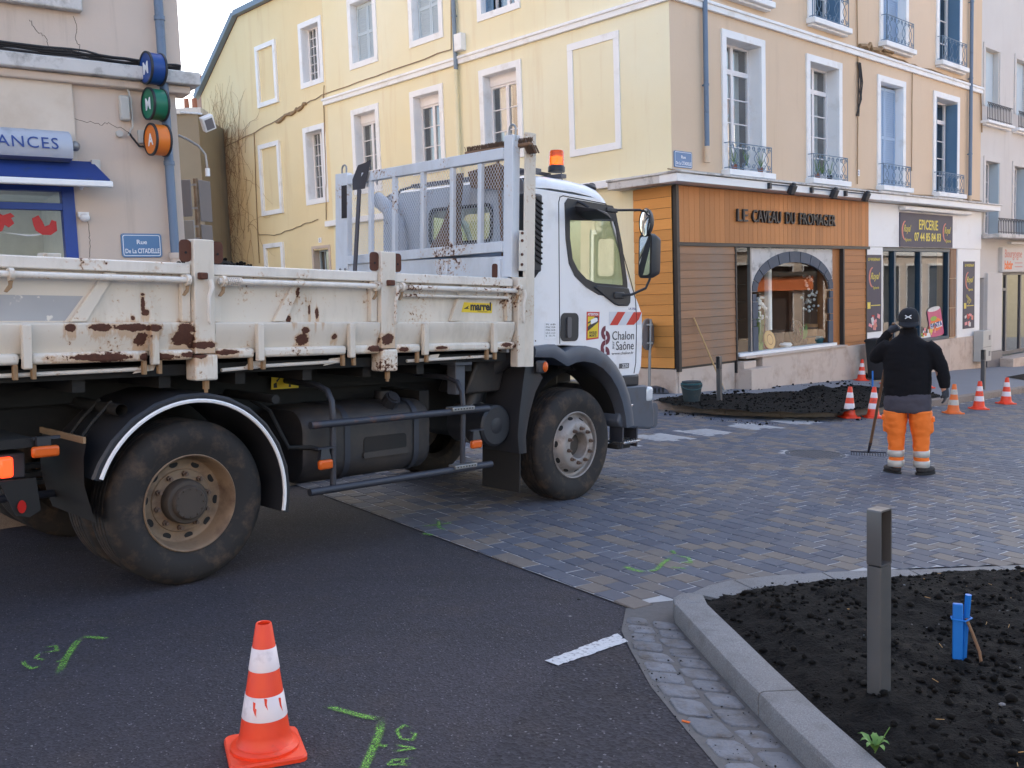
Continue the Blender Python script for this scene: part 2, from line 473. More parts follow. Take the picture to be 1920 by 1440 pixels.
MT['plank_grey'] = plank_mat('plank_weathered', (164, 124, 94), (142, 106, 80), 'x', (136, 114, 98))
MT['black_trim'] = basic('black_trim', (46, 44, 44), 0.5, var=0.15)
MT['slate'] = basic('slate_block', (78, 84, 96), 0.7, var=0.2, vs_=5, bump=0.4, bs=30, jitter=0.1)
MT['lime_stone'] = basic('base_stone', (204, 186, 172), 0.75, var=0.08, vs_=2, bump=0.2, bs=50, dirt=(172, 146, 128), da=0.5, db=0.78, ds=3)
MT['shop_white'] = basic('white_shopfront', (236, 236, 236), 0.6, var=0.04, vs_=2, dirt=(214, 208, 202), da=0.55, db=0.8, ds=1.2)
MT['navy_print'] = basic('navy_print', (54, 51, 74), 0.55, var=0.2, vs_=2.5)
MT['teal_frame'] = basic('teal_frame', (34, 62, 82), 0.4, var=0.1)
MT['letter_black'] = basic('letter_black', (44, 42, 44), 0.5, var=0.1)
MT['letter_yellow'] = basic('letter_yellow', (226, 206, 92), 0.6, var=0.04)
MT['letter_white'] = basic('letter_white', (236, 236, 238), 0.6, var=0.04)
MT['letter_blue'] = basic('letter_blue', (38, 66, 134), 0.5, var=0.05)
MT['letter_red'] = basic('letter_red', (186, 38, 36), 0.5, var=0.05)
MT['letter_rose'] = basic('letter_rose', (206, 130, 116), 0.6, var=0.05)
MT['pink'] = basic('pink_print', (222, 142, 146), 0.5, var=0.25, vs_=20)
MT['magenta'] = basic('magenta_print', (190, 42, 110), 0.35, var=0.1)
MT['silver'] = basic('silver_print', (196, 198, 202), 0.35, var=0.2, vs_=20)
MT['orange_print'] = basic('orange_print', (230, 112, 40), 0.5, var=0.06)
MT['lime_print'] = basic('lime_print', (140, 176, 62), 0.5, var=0.06)
MT['plate_blue'] = basic('enamel_blue', (84, 122, 164), 0.35, var=0.08, vs_=5)
MT['sign_grey'] = basic('sign_grey', (176, 182, 194), 0.5, var=0.05, dirt=(140, 142, 148), da=0.6, db=0.8, ds=2)
MT['cream_panel'] = basic('cream_panel', (214, 200, 184), 0.7, var=0.05, vs_=1.5, dirt=(190, 172, 152), da=0.5, db=0.8, ds=1)
MT['awning_blue'] = basic('awning_blue', (28, 56, 122), 0.75, var=0.1, dirt=(52, 62, 70), da=0.56, db=0.75, ds=4)
MT['frame_blue'] = basic('frame_blue', (34, 66, 146), 0.45, var=0.08)
MT['disc_blue'] = basic('sign_blue', (26, 68, 138), 0.4, var=0.08)
MT['disc_green'] = basic('sign_green', (26, 110, 82), 0.4, var=0.08)
MT['disc_orange'] = basic('sign_orange', (224, 122, 44), 0.4, var=0.08)
MT['cable'] = basic('black_cable', (44, 42, 44), 0.7, var=0.2)
MT['cable_tan'] = basic('old_cable', (150, 124, 92), 0.8, var=0.2)
MT['twig'] = basic('vine_twig', (170, 134, 100), 0.9, var=0.3, vs_=10)
MT['plastic_grey'] = basic('grey_plastic_box', (190, 188, 182), 0.6, var=0.06)
MT['sign_back'] = basic('sign_back', (124, 122, 126), 0.5, 0.4, var=0.1)
MT['galv'] = basic('galvanised', (150, 150, 150), 0.45, 0.6, var=0.15, vs_=8)
MT['bollard'] = basic('bollard_paint', (100, 99, 99), 0.38, 0.35, var=0.06, vs_=6, dirt=(128, 118, 108), da=0.66, db=0.75, ds=16)
MT['brick'] = basic('old_brick', (136, 92, 76), 0.9, var=0.35, vs_=12, bump=0.5, bs=20)
MT['olive_wall'] = wall_mat('olive_render', (150, 138, 118), (138, 124, 104), 0.5, (90, 82, 74), 0.5)
MT['mauve_wall'] = wall_mat('mauve_render', (168, 150, 142), (156, 136, 128), 0.5, (110, 96, 90), 0.5)
MT['terracotta'] = basic('terracotta', (160, 104, 82), 0.8, var=0.2)
# street things
MT['cone_orange'] = basic('cone_orange', (236, 66, 30), 0.42, var=0.06, vs_=5, dirt=(170, 70, 50), da=0.6, db=0.8, ds=6)
MT['cone_faded'] = basic('cone_faded', (226, 110, 44), 0.5, var=0.08, vs_=5, dirt=(150, 96, 66), da=0.55, db=0.8, ds=6)
MT['cone_white'] = basic('cone_band', (226, 212, 212), 0.35, var=0.07, vs_=6, dirt=(176, 156, 158), da=0.55, db=0.8, ds=9)
MT['cone_grey'] = basic('cone_band_dirty', (186, 178, 166), 0.4, var=0.1, vs_=6, dirt=(140, 130, 120), da=0.5, db=0.8, ds=9)
MT['rubber'] = basic('rubber', (34, 33, 33), 0.75, var=0.2, vs_=6, bump=0.2, bs=80)
MT['tyre'] = basic('tyre', (36, 34, 34), 0.78, var=0.2, vs_=5, bump=0.25, bs=50, dirt=(84, 68, 56), da=0.5, db=0.72, ds=7)
MT['rim_tan'] = basic('rim_tan', (138, 116, 94), 0.6, 0.1, var=0.15, vs_=7, dirt=(88, 66, 54), da=0.44, db=0.72, ds=6, bump=0.15)
MT['rim_silver'] = basic('rim_silver', (156, 150, 146), 0.55, 0.25, var=0.15, vs_=7, dirt=(112, 96, 86), da=0.5, db=0.75, ds=8)
MT['nut'] = basic('wheel_nut', (110, 92, 82), 0.6, 0.3, var=0.25, vs_=20)
MT['hub'] = basic('hub', (74, 66, 60), 0.7, 0.2, var=0.2, vs_=12)
MT['cab_white'] = basic('cab_white', (236, 235, 237), 0.24, var=0.03, vs_=1.2, spec=0.5, dirt=(206, 200, 194), da=0.5, db=0.85, ds=2.2)
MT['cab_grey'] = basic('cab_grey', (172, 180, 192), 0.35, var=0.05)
MT['plastic_dark'] = basic('dark_plastic', (42, 43, 48), 0.5, var=0.12, vs_=5, bump=0.08, bs=120)
MT['plastic_mid'] = basic('grey_bumper_plastic', (80, 86, 97), 0.5, var=0.1, vs_=4, bump=0.08, bs=140, dirt=(76, 70, 66), da=0.55, db=0.8, ds=3)
MT['chassis'] = basic('chassis', (25, 25, 26), 0.75, var=0.25, vs_=6, dirt=(40, 36, 34), da=0.5, db=0.8)
MT['tank'] = basic('fuel_tank', (42, 42, 46), 0.55, var=0.15, vs_=4, dirt=(74, 67, 61), da=0.42, db=0.75, ds=3)
MT['guard'] = basic('side_guard', (60, 63, 72), 0.5, 0.3, var=0.15, vs_=4, dirt=(120, 84, 66), da=0.6, db=0.78, ds=6)
MT['chrome'] = basic('bright_steel', (190, 192, 196), 0.25, 0.9, var=0.08)
MT['mirror'] = basic('mirror_glass', (200, 205, 210), 0.03, 1.0, var=0.02)
MT['amber'] = basic('amber_lens', (214, 96, 30), 0.3, var=0.08)
MT['red_lens'] = basic('red_lens', (170, 22, 18), 0.3, var=0.08)
def emit(name, rgb, st):
    k = NT(name); k.p.inputs['Emission Color'].default_value = lin(rgb); k.p.inputs['Emission Strength'].default_value = st
    k.set(lin(rgb), 0.3); return k.m
MT['red_lit'] = emit('lit_tail_lamp', (255, 60, 26), 0.9)
MT['beacon_lit'] = emit('lit_beacon_bulb', (255, 150, 40), 1.0)
k_ = NT('beacon_dome'); k_.p.inputs['Transmission Weight'].default_value = 0.55; k_.set(lin((240, 110, 16)), 0.12); MT['beacon'] = k_.m
k_ = NT('head_lamp'); k_.set(lin((214, 218, 222)), 0.12, 0.1); MT['headlamp'] = k_.m
MT['sticker_yellow'] = basic('yellow_sticker', (226, 196, 44), 0.45, var=0.06, dirt=(170, 150, 60), da=0.6, db=0.8, ds=12)
MT['sticker_red'] = basic('red_sticker', (196, 40, 34), 0.35, var=0.05)
MT['sticker_grey'] = basic('reflective_grey', (206, 208, 216), 0.35, var=0.05)
MT['claret'] = basic('claret', (106, 34, 56), 0.4, var=0.05)
MT['badge'] = basic('badge', (92, 92, 98), 0.4, 0.3, var=0.08)
MT['seat'] = basic('seat_cloth', (120, 122, 116), 0.9, var=0.15, vs_=8)
MT['seam'] = basic('seam', (30, 30, 32), 0.7)
MT['tip_white'] = paint_rust('tipper_white', (216, 207, 194), (
    (-0.33, 1.565, 0.115, 0.022), (-0.5, 1.563, 0.06, 0.022), (-0.66, 1.565, 0.03, 0.02), (-0.21, 1.56, 0.05, 0.02), (0.0, 1.558, 0.05, 0.03),
    (-0.27, 1.495, 0.045, 0.042), (-0.02, 1.50, 0.06, 0.042), (-0.225, 1.69, 0.012, 0.05), (-0.21, 1.645, 0.022, 0.02), (-0.285, 1.615, 0.014, 0.014),
    (0.80, 1.78, 0.024, 0.026), (0.74, 1.61, 0.018, 0.02), (0.82, 1.54, 0.024, 0.02), (0.81, 1.475, 0.05, 0.038), (1.06, 1.495, 0.026, 0.022),
    (0.90, 1.67, 0.01, 0.04), (0.96, 1.65, 0.012, 0.035), (0.11, 1.455, 0.07, 0.022), (1.50, 1.475, 0.055, 0.042), (-0.225, 1.75, 0.014, 0.01)), 0.035)
MT['tip_worn'] = paint_rust('tipper_worn', (222, 214, 202), ((-0.5, 1.4, 0.22, 0.02), (-0.2, 1.395, 0.12, 0.022), (0.05, 1.4, 0.08, 0.02), (0.25, 1.41, 0.08, 0.015), (1.38, 1.405, 0.07, 0.02), (1.64, 1.395, 0.05, 0.02), (2.0, 1.40, 0.06, 0.012), (2.72, 1.41, 0.06, 0.015)), 0.07, 0.5)
MT['tip_rail'] = paint_rust('tipper_rail', (222, 215, 206), (), 0.045, scale=5.0)
MT['rust'] = basic('rust', (92, 58, 46), 0.9, var=0.3, vs_=20, bump=0.4, bs=90)
MT['tip_blue'] = paint_rust('headboard_pale', (214, 219, 226), (), 0.045, 0.45, (168, 166, 162))
MT['hook'] = basic('hook', (150, 122, 92), 0.8, var=0.25, vs_=14)
MT['wood_pole'] = basic('tool_handle', (196, 160, 112), 0.6, var=0.15, vs_=8)
MT['wood_old'] = basic('worn_handle', (124, 92, 66), 0.65, var=0.2, vs_=10)
MT['bristle'] = basic('bristle', (98, 76, 60), 0.9, var=0.3, vs_=40, bump=0.8, bs=120)
MT['steel_dark'] = basic('dark_steel', (74, 72, 78), 0.45, 0.5, var=0.2, vs_=8)
MT['sacking'] = basic('brown_sack', (110, 84, 62), 0.9, var=0.3, vs_=8, bump=0.4, bs=40)
MT['pipe_grey'] = basic('grey_pipe', (176, 182, 192), 0.5, var=0.08, vs_=5)
MT['blue_plastic'] = basic('blue_plastic', (22, 112, 196), 0.45, var=0.08, vs_=8)
MT['bucket'] = basic('bucket_rubber', (50, 62, 66), 0.65, var=0.15, vs_=8, dirt=(86, 78, 70), da=0.55, db=0.8, ds=8)
MT['bucket_teal'] = basic('bucket_teal', (56, 98, 104), 0.6, var=0.1)
MT['bin'] = basic('bin_plastic', (38, 42, 46), 0.5, var=0.1)
MT['fleece'] = basic('black_fleece', (26, 25, 28), 0.95, var=0.2, vs_=12, bump=0.5, bs=70, spec=0.2)
MT['cap'] = basic('cap_cloth', (27, 28, 34), 0.85, var=0.12, vs_=14, bump=0.2, bs=150)
MT['hivis'] = basic('hivis_orange', (250, 124, 40), 0.7, var=0.06, vs_=7, bump=0.35, bs=14, bd=0.01)
MT['trouser_grey'] = basic('grey_cloth', (72, 68, 76), 0.9, var=0.12, vs_=8, bump=0.3, bs=18, bd=0.008)
MT['reflective'] = basic('reflective_tape', (190, 186, 178), 0.4, 0.2, var=0.06)
MT['shoe'] = basic('work_shoe', (52, 48, 48), 0.7, var=0.2, vs_=12, bump=0.2)
MT['glove'] = basic('work_glove', (58, 60, 66), 0.85, var=0.2, vs_=16, bump=0.3)
MT['skin'] = basic('skin', (196, 142, 118), 0.55, var=0.08, vs_=14)
MT['hair'] = basic('short_hair', (66, 52, 46), 0.9, var=0.25, vs_=60, bump=0.4, bs=200)
MT['leaf'] = basic('leaf_green', (92, 128, 56), 0.6, var=0.25, vs_=8)
MT['white_flower'] = basic('white_flower', (232, 230, 226), 0.7, var=0.08)
MT['wicker'] = basic('wicker', (150, 106, 64), 0.8, var=0.25, vs_=30, bump=0.6, bs=60)
MT['cork'] = basic('round_board', (206, 164, 104), 0.7, var=0.15, vs_=10)
MT['dark_wood'] = basic('dark_wood', (84, 58, 44), 0.7, var=0.25, vs_=10)
MT['cast_iron'] = basic('cast_iron', (84, 86, 92), 0.7, 0.3, var=0.2, vs_=30, bump=0.5, bs=90)

# ------------------------------------------------------------------ ground, paving, kerbs, beds
rnd = random.Random(7)
def V2(x, y, h=0.0): return Vector((x, y, gz(x, y) + h))
def inside(p, poly):
    x, y = p[0], p[1]; c = False; j = len(poly) - 1
    for i in range(len(poly)):
        xi, yi = poly[i][0], poly[i][1]; xj, yj = poly[j][0], poly[j][1]
        if (yi > y) != (yj > y) and x < (xj - xi) * (y - yi) / (yj - yi) + xi: c = not c
        j = i
    return c
def sheet(name, poly, h, mat, kind='structure', thick=0.0, hf=None, parent=None):
    tris = geometry.tessellate_polygon([[Vector((p[0], p[1], 0)) for p in poly]])
    mb = MB(); n = len(poly)
    top = [V2(p[0], p[1], hf(p[0], p[1]) if hf else h) for p in poly]
    mb.add(top, [tuple(t) for t in tris])
    if thick:
        mb.add(top + [p - Vector((0, 0, thick)) for p in top], [(i, (i+1) % n, n+(i+1) % n, n+i) for i in range(n)])
    o = mb.build(name, mat, parent, smooth=0)
    for p in o.data.polygons:
        pass
    if kind: o['kind'] = kind
    return o
g = MB()
N = 24
for i in range(N+1):
    for j in range(N+1):
        g.v.append(V2(-150 + 300*i/N, -150 + 300*j/N, 0))
g.f = [[i*(N+1)+j, (i+1)*(N+1)+j, (i+1)*(N+1)+j+1, i*(N+1)+j+1] for i in range(N) for j in range(N)]
tag(g.build('ground', MT['asphalt'], smooth=0), kind='structure')
def px_poly(pts, h=0.0): return [tuple(gpt(x, y, h).xy) for x, y in pts]
sheet('road_patch', px_poly([(1040, 1252), (1168, 1205), (1200, 1255), (1232, 1300), (1362, 1445), (1420, 1520), (860, 1520), (930, 1400)]), 0.003, MT['patch'])

FARK = [(-12.0, 30.2), (-0.3, 18.4), (0.6, 17.5), (1.2, 17.0), (2.0, 16.42), (2.57, 16.05), (3.015, 15.5), (3.45, 15.2), (3.96, 15.03), (4.6, 14.98), (5.185, 15.06), (5.75, 15.35), (6.35, 15.8), (7.4, 16.7), (8.52, 17.66), (11.1, 20.13), (15.0, 23.9), (24.0, 32.5)]
KERBL = [(-9.8, 0.75), (-3.8, 7.0), (-0.5, 10.45), (-1.0, 11.3), (-4.0, 14.5), (-11.0, 21.6)]
COB = [(0.595, 5.186), (-2.10, 8.78), (-0.5, 10.45), (-1.0, 11.3), (-4.0, 14.5), (-7.0, 17.5), (-5.0, 23.0), (-0.3, 18.4), (1.2, 17.0)] + FARK[4:17] + [(22, 28), (13, 10), (6.0, 6.6), (3.43, 6.18), (2.56, 6.02), (1.72, 5.785), (1.018, 5.33)]
cob = sheet('cobbled_road', COB, 0.0085, MT['mortar'])
ud, up_ = Vector((0.599, -0.80)), Vector((0.80, 0.599))
A0 = Vector((0.595, 5.186))
SLABS = [(1.22, 11.72), (1.97, 12.34), (2.70, 12.96), (3.50, 13.66), (4.34, 14.36)]
MANH = Vector((3.586, 11.009))
pv = []
for r in range(0, 130):
    off = 0.5 * (r % 2) * 0.1725 + rnd.uniform(-0.012, 0.012)
    for c in range(-120, 150):
        ctr = A0 + up_ * ((r + 0.5) * 0.155) + ud * (c * 0.1725 + off)
        if ctr.y > 26 or ctr.x < -5 or not inside(ctr, COB): continue
        if (ctr - MANH).length < 0.36: continue
        if any(abs((ctr - Vector(s)).dot(ud)) < 0.30 and abs((ctr - Vector(s)).dot(up_)) < 0.27 for s in SLABS): continue
        d = (Vector((ctr.x, ctr.y, 0)) - Vector((0, 0, 0)))
        u = ctr.x / max(ctr.y, 0.1)
        pv.append((ctr, u))
def paver_shape(mb, ctr, L=0.1615, W=0.1445, H=0.013, j=0.004):
    cs = []
    tilt = rnd.uniform(-0.0025, 0.0025)
    for sx, sy in ((-1, -1), (1, -1), (1, 1), (-1, 1)):
        q = ctr + ud * (sx * L / 2 + rnd.uniform(-j, j)) + up_ * (sy * W / 2 + rnd.uniform(-j, j))
        cs.append((q, sx * tilt))
    b = 0.006
    low = [V2(q.x, q.y, 0.001) for q, t in cs]
    mid = [V2(q.x, q.y, H - 0.004 + t) for q, t in cs]
    top = []
    for (q, t) in cs:
        k = q + (ctr - q).normalized() * b * 1.4
        top.append(V2(k.x, k.y, H + t))
    mb.add(low + mid + top, [(i, (i+1) % 4, 4+(i+1) % 4, 4+i) for i in range(4)] + [(4+i, 4+(i+1) % 4, 8+(i+1) % 4, 8+i) for i in range(4)] + [(8, 9, 10, 11)])
near = sorted(pv, key=lambda q: (not (-0.42 < q[1] < 0.56 and not (q[0].x < 0.0 and q[0].y > 7.4 and q[1] < 0.02)), q[0].length))
one = near[:300]; rest = near[300:]
variants = []
for k in range(6):
    mb = MB(); paver_shape(mb, Vector((0, 0)))
    variants.append(mb.mesh('paver', 0))
for i, (ctr, u) in enumerate(one):
    o = link('paver', variants[i % 6], MT['paver'], cob)
    o.location = V2(ctr.x, ctr.y, rnd.uniform(0, 0.002))
mb = MB(); tones = []
for ctr, u in rest:
    paver_shape(mb, ctr); tones += [rnd.random()] * 9
fo = mb.build('paver_field', MT['paver'], cob, smooth=0, recalc=False); fo['kind'] = 'stuff'
at = fo.data.attributes.new('tone', 'FLOAT', 'FACE'); at.data.foreach_set('value', tones)
for s in SLABS:
    mb = MB(); s = Vector(s)
    for a, b in ((0, 0),):
        cs = [s + ud * (sx * 0.255) + up_ * (sy * 0.225) for sx, sy in ((-1, -1), (1, -1), (1, 1), (-1, 1))]
        mb.add([V2(q.x, q.y, 0.002) for q in cs] + [V2(q.x, q.y, 0.015) for q in cs], [(0, 1, 2, 3), (7, 6, 5, 4)] + [(i, (i+1) % 4, 4+(i+1) % 4, 4+i) for i in range(4)])
    mb.build('white_slab', MT['slab'], cob, bev=0.004)
# manhole
Mn = Matrix.Translation(V2(MANH.x, MANH.y, 0.0))
t = thing('manhole_cover', 'round iron manhole cover set in the cobbles beside the rake', 'manhole', Mn)
slope = Vector((0, 0, 1)).rotation_difference(NG).to_matrix().to_4x4()
mb = MB(slope); mb.lathe([(0.0, 0.012), (0.29, 0.012), (0.292, 0.006)], 40); mb.build('cover', MT['cast_iron'], t)
mb = MB(slope); mb.lathe([(0.300, 0.004), (0.302, 0.016), (0.345, 0.016), (0.35, 0.004)], 40); mb.build('ring', MT['cast_iron'], t)
mb = MB(slope)
for a in range(-5, 6):
    w = math.sqrt(0.27**2 - (a*0.05)**2)
    mb.box(a*0.05-0.008, a*0.05+0.008, -w, w, 0.012, 0.016)
mb.build('tread', MT['cast_iron'], t)

# pavements
PAVR = FARK + [(40, 60), (-12, 44)]
def hR(x, y): return 0.125
pr_ = sheet('pavement', PAVR, 0.125, MT['pavement'], hf=hR)
PAVL = KERBL + [(-40, 30), (-40, -25)]
pl_ = sheet('pavement', PAVL, 0.13, MT['pavement'])
def kerb_run(parent, line, length, w, h, mat, side=1, name='kerb_stone', hb=-0.02, hf=None):
    """stones laid end to end along a line; side says on which side of the line the stone's body lies"""
    pts = [Vector(p) for p in line]; acc = [0]
    for a, b in zip(pts, pts[1:]): acc.append(acc[-1] + (b-a).length)
    def at_(s):
        s = min(max(s, 0), acc[-1])
        for i in range(len(pts)-1):
            if s <= acc[i+1] or i == len(pts)-2:
                f = (s-acc[i])/(acc[i+1]-acc[i]); d = (pts[i+1]-pts[i]).normalized()
                return pts[i].lerp(pts[i+1], f), d
    s = 0; out = []
    while s < acc[-1] - 0.05:
        e = min(s + length * rnd.uniform(0.92, 1.06), acc[-1])
        rings = []
        k = max(2, int((e - s) / 0.22) + 1)
        for i in range(k):
            ss = s + 0.004 + (e - s - 0.008) * i / (k-1)
            p, d = at_(ss); n = Vector((-d.y, d.x)) * side
            hh = h + (hf(p.x, p.y) if hf else 0)
            pr = []
            for (o_, z_) in ((0.0, hb), (0.0, hh-0.022), (0.008, hh-0.007), (0.024, hh), (w-0.01, hh), (w, hh-0.01), (w, hb)):
                q = p + n * o_; pr.append(V2(q.x, q.y, z_ + rnd.uniform(-0.0015, 0.0015)))
            rings.append(pr)
        mb = MB(); mb.loft(rings); out.append(mb.build(name, mat, parent, smooth=30))
        s = e
    return out
kerb_run(pr_, FARK, 0.95, 0.17, 0.135, MT['granite_warm'], 1, hf=lambda x, y: hR(x, y) - 0.125)
kerb_run(pl_, KERBL, 1.0, 0.16, 0.135, MT['granite_warm'], 1)

# near bed
KN = [(0.835, 4.90), (0.945, 3.95), (1.02, 3.40), (1.075, 3.08), (1.22, 2.3), (1.42, 1.2)]
bed = sheet('planting_bed', [(0.95, 4.9), (1.06, 3.95), (1.14, 3.40), (1.34, 2.3), (1.54, 1.2), (8, 1.2), (8, 6.7), (3.1, 5.95), (2.5, 5.86), (1.7, 5.74), (1.25, 5.6), (1.04, 5.4)], 0.017, MT['soil'])
kerb_run(bed, KN, 1.12, 0.18, 0.115, MT['granite'], 1)
mb = MB()                                  # rounded end stone at the corner
cpts = [(0.836, 4.905), (0.85, 5.03), (0.90, 5.10), (0.965, 5.12), (1.025, 5.08), (1.016, 4.925)]
rings = [[V2(x, y, h) for x, y in cpts] for h in (-0.02, 0.082, 0.104)]
cc = Vector((sum(p[0] for p in cpts)/6, sum(p[1] for p in cpts)/6))
rings.append([V2(cc.x+(x-cc.x)*0.8, cc.y+(y-cc.y)*0.8, 0.113) for x, y in cpts])
mb.loft(rings); mb.build('kerb_stone', MT['granite'], bed, smooth=30)
FLUSH = [(1.0, 5.36), (1.22, 5.62), (1.69, 5.79), (2.16, 5.88), (2.52, 5.92), (3.12, 6.02), (4.6, 6.28), (8.0, 6.85)]
kerb_run(bed, FLUSH[::-1], 0.62, 0.24, 0.035, MT['granite'], 1)
def soil_grid(name, poly, parent, step, hfun, label=None):
    xs = [p[0] for p in poly]; ys = [p[1] for p in poly]
    nx = int((max(xs)-min(xs))/step)+1; ny = int((max(ys)-min(ys))/step)+1
    idx = {}; mb = MB()
    def vid(i, j):
        if (i, j) not in idx:
            x = min(xs)+i*step; y = min(ys)+j*step
            idx[(i, j)] = len(mb.v); mb.v.append(V2(x, y, hfun(x, y)))
        return idx[(i, j)]
    for i in range(nx):
        for j in range(ny):
            if inside((min(xs)+(i+.5)*step, min(ys)+(j+.5)*step), poly):
                mb.f.append([vid(i, j), vid(i+1, j), vid(i+1, j+1), vid(i, j+1)])
    return mb.build(name, MT['soil'], parent, smooth=80, recalc=False)
def fbm(x, y, s, o=5): return noise.fractal(Vector((x*s, y*s, 3.7)), 0.9, 2.1, o)
def clods(name, poly, parent, n, r0, r1, hfun, view=None, mat='clod'):
    mb = MB(); xs = [p[0] for p in poly]; ys = [p[1] for p in poly]; k = 0
    while k < n:
        x = rnd.uniform(min(xs), max(xs)); y = rnd.uniform(min(ys), max(ys))
        if not inside((x, y), poly): continue
        k += 1
        r = r0 + (r1-r0) * rnd.random()**7
        c = V2(x, y, hfun(x, y) + r*0.25)
        rr = [r*rnd.uniform(0.6, 1.3) for _ in range(3)]
        vs_ = []
        a = rnd.uniform(0, 6)
        for (dx, dy, dz) in ((1,0,0),(0,1,0),(-1,0,0),(0,-1,0),(0,0,1),(.6,.6,.55),(-.6,.5,.6),(-.5,-.6,.5),(.6,-.5,.6),(0,0,-1)):
            q = Vector((dx*rr[0], dy*rr[1], dz*rr[2]*0.8)) * rnd.uniform(0.8, 1.2)
            q.rotate(Matrix.Rotation(a, 3, 'Z')); vs_.append(c + q)
        mb.add(vs_, [(0,1,5),(1,2,6),(2,3,7),(3,0,8),(5,4,8),(5,6,4),(6,7,4),(7,8,4),(0,5,8),(1,6,5),(2,7,6),(3,8,7),(1,0,9),(2,1,9),(3,2,9),(0,3,9)])
    o = mb.build(name, MT[mat], parent, smooth=85, recalc=False); o['kind'] = 'stuff'
    return o
BK = [(1.05, 5.14), (1.34, 5.37), (1.59, 5.49), (1.92, 5.61), (2.25, 5.68), (2.83, 5.82), (4.6, 6.06), (6.5, 6.36)]
NB = [(1.0, 4.95), (1.11, 3.95), (1.18, 3.40), (1.24, 3.05), (1.38, 2.3), (1.55, 1.5), (6.5, 1.5)] + BK[::-1]
def hn(x, y):
    e = max(0, (x-0.945)*0.994 + (y-3.95)*0.105 - 0.18)
    for a, b in zip(BK, BK[1:]):
        if x <= b[0]: break
    eb = max(0, a[1]+(b[1]-a[1])*(x-a[0])/(b[0]-a[0]) - y)
    q = min(1, e*4, 0.2+eb*3)
    return min(0.075 + min(0.05, 0.16*e), 0.045+0.22*eb) + 0.03*q*fbm(x, y, 1.6) + 0.016*fbm(x, y, 9.0) + 0.008*fbm(x, y, 30, 3)
s1_ = soil_grid('soil_surface', NB, bed, 0.024, hn); s1_['kind'] = 'stuff'
clods('soil_clods', [(1.12, 5.1), (1.08, 4.8), (1.2, 3.7), (1.45, 2.4), (5.5, 2.2), (5.5, 6.1), (2.83, 5.78), (1.6, 5.45)], bed, 14000, 0.002, 0.024, hn)
clods('spilt_soil', [(1.15, 5.3), (1.6, 5.6), (3.0, 5.9), (3.0, 5.8), (1.6, 5.45)], bed, 120, 0.003, 0.012, lambda x, y: 0.036)
# small stones, straw and leaf scraps scattered on the earth
clods('pale_stones', [(1.3, 4.6), (1.7, 3.2), (4.5, 3.0), (4.5, 5.9), (2.0, 5.5)], bed, 70, 0.004, 0.018, hn, mat='granite')
mb = MB()
for i in range(70):
    x, y = rnd.uniform(1.5, 4.2), rnd.uniform(2.9, 5.6)
    a = rnd.uniform(0, 6.28); L = rnd.uniform(0.01, 0.035); z = hn(x, y) + 0.012
    mb.tube([V2(x, y, z), V2(x+L*math.cos(a), y+L*math.sin(a), z+rnd.uniform(0, 0.012))], 0.0011, 4)
o = mb.build('straw_scraps', MT['cork'], bed, smooth=0); o['kind'] = 'stuff'

# far bed
FB = px_poly([(1225, 752), (1262, 762), (1320, 769), (1420, 775), (1500, 777), (1575, 777), (1650, 766), (1720, 754), (1768, 745), (1740, 738), (1690, 734), (1620, 730), (1560, 731), (1500, 736), (1420, 739), (1340, 743), (1270, 746)], 0.12)
mound = [gpt(1535, 735, 0.12).xy, gpt(1610, 733, 0.12).xy, gpt(1320, 748, 0.12).xy]
def hf_(x, y):
    e = min((Vector((x, y)) - Vector(p)).length for p in FB)
    h = 0.134 + min(0.02, e*0.08) + min(1, e*3)*(0.008*abs(fbm(x, y, 1.5)) + 0.009*fbm(x, y, 8))
    for m, a, w in zip(mound, (0.10, 0.08, 0.05), (0.32, 0.45, 0.35)):
        h += a * math.exp(-((Vector((x, y)) - m).length / w)**2)
    return h
s2_ = tag(soil_grid('flower_bed', FB, None, 0.06, hf_), kind='structure')
clods('soil_clods', FB, s2_, 3600, 0.004, 0.03, hf_)
clods('spilt_soil', px_poly([(1245, 772), (1420, 792), (1600, 792), (1760, 772), (1650, 786), (1420, 800), (1245, 780)]), s2_, 260, 0.006, 0.03, lambda x, y: 0.012)
clods('spilt_soil', px_poly([(1250, 745), (1300, 738), (1480, 722), (1580, 715), (1650, 722), (1500, 724), (1340, 742)], 0.12), s2_, 160, 0.006, 0.05, lambda x, y: 0.125)
# small dark planted square further along the right-hand pavement
sheet('flower_bed', px_poly([(1886, 708), (1935, 699), (1990, 704), (1935, 716)], 0.12), 0.135, MT['soil'])

# gutter of large setts between asphalt and kerb
gut = sheet('gutter', [(0.60, 5.14), (0.53, 4.77), (0.54, 4.53), (0.575, 4.037), (0.65, 3.61), (0.705, 3.325), (0.86, 2.6), (1.1, 1.5), (1.38, 1.5), (1.22, 2.3), (1.08, 3.08), (1.025, 3.40), (0.95, 3.95), (0.84, 4.90), (0.86, 5.06), (0.95, 5.15), (1.02, 5.34), (0.8, 5.26)], 0.006, MT['grit'])
LE = [Vector(p) for p in [(0.57, 5.0), (0.55, 4.53), (0.59, 4.037), (0.725, 3.325), (0.87, 2.6), (1.06, 1.7)]]
RE = [Vector(p) for p in [(0.825, 4.94), (0.88, 4.44), (0.935, 3.95), (1.03, 3.30), (1.17, 2.5), (1.32, 1.7)]]
def pol(L, f):
    s = f * (len(L)-1); i = min(int(s), len(L)-2); return L[i].lerp(L[i+1], s-i)
rows = 18
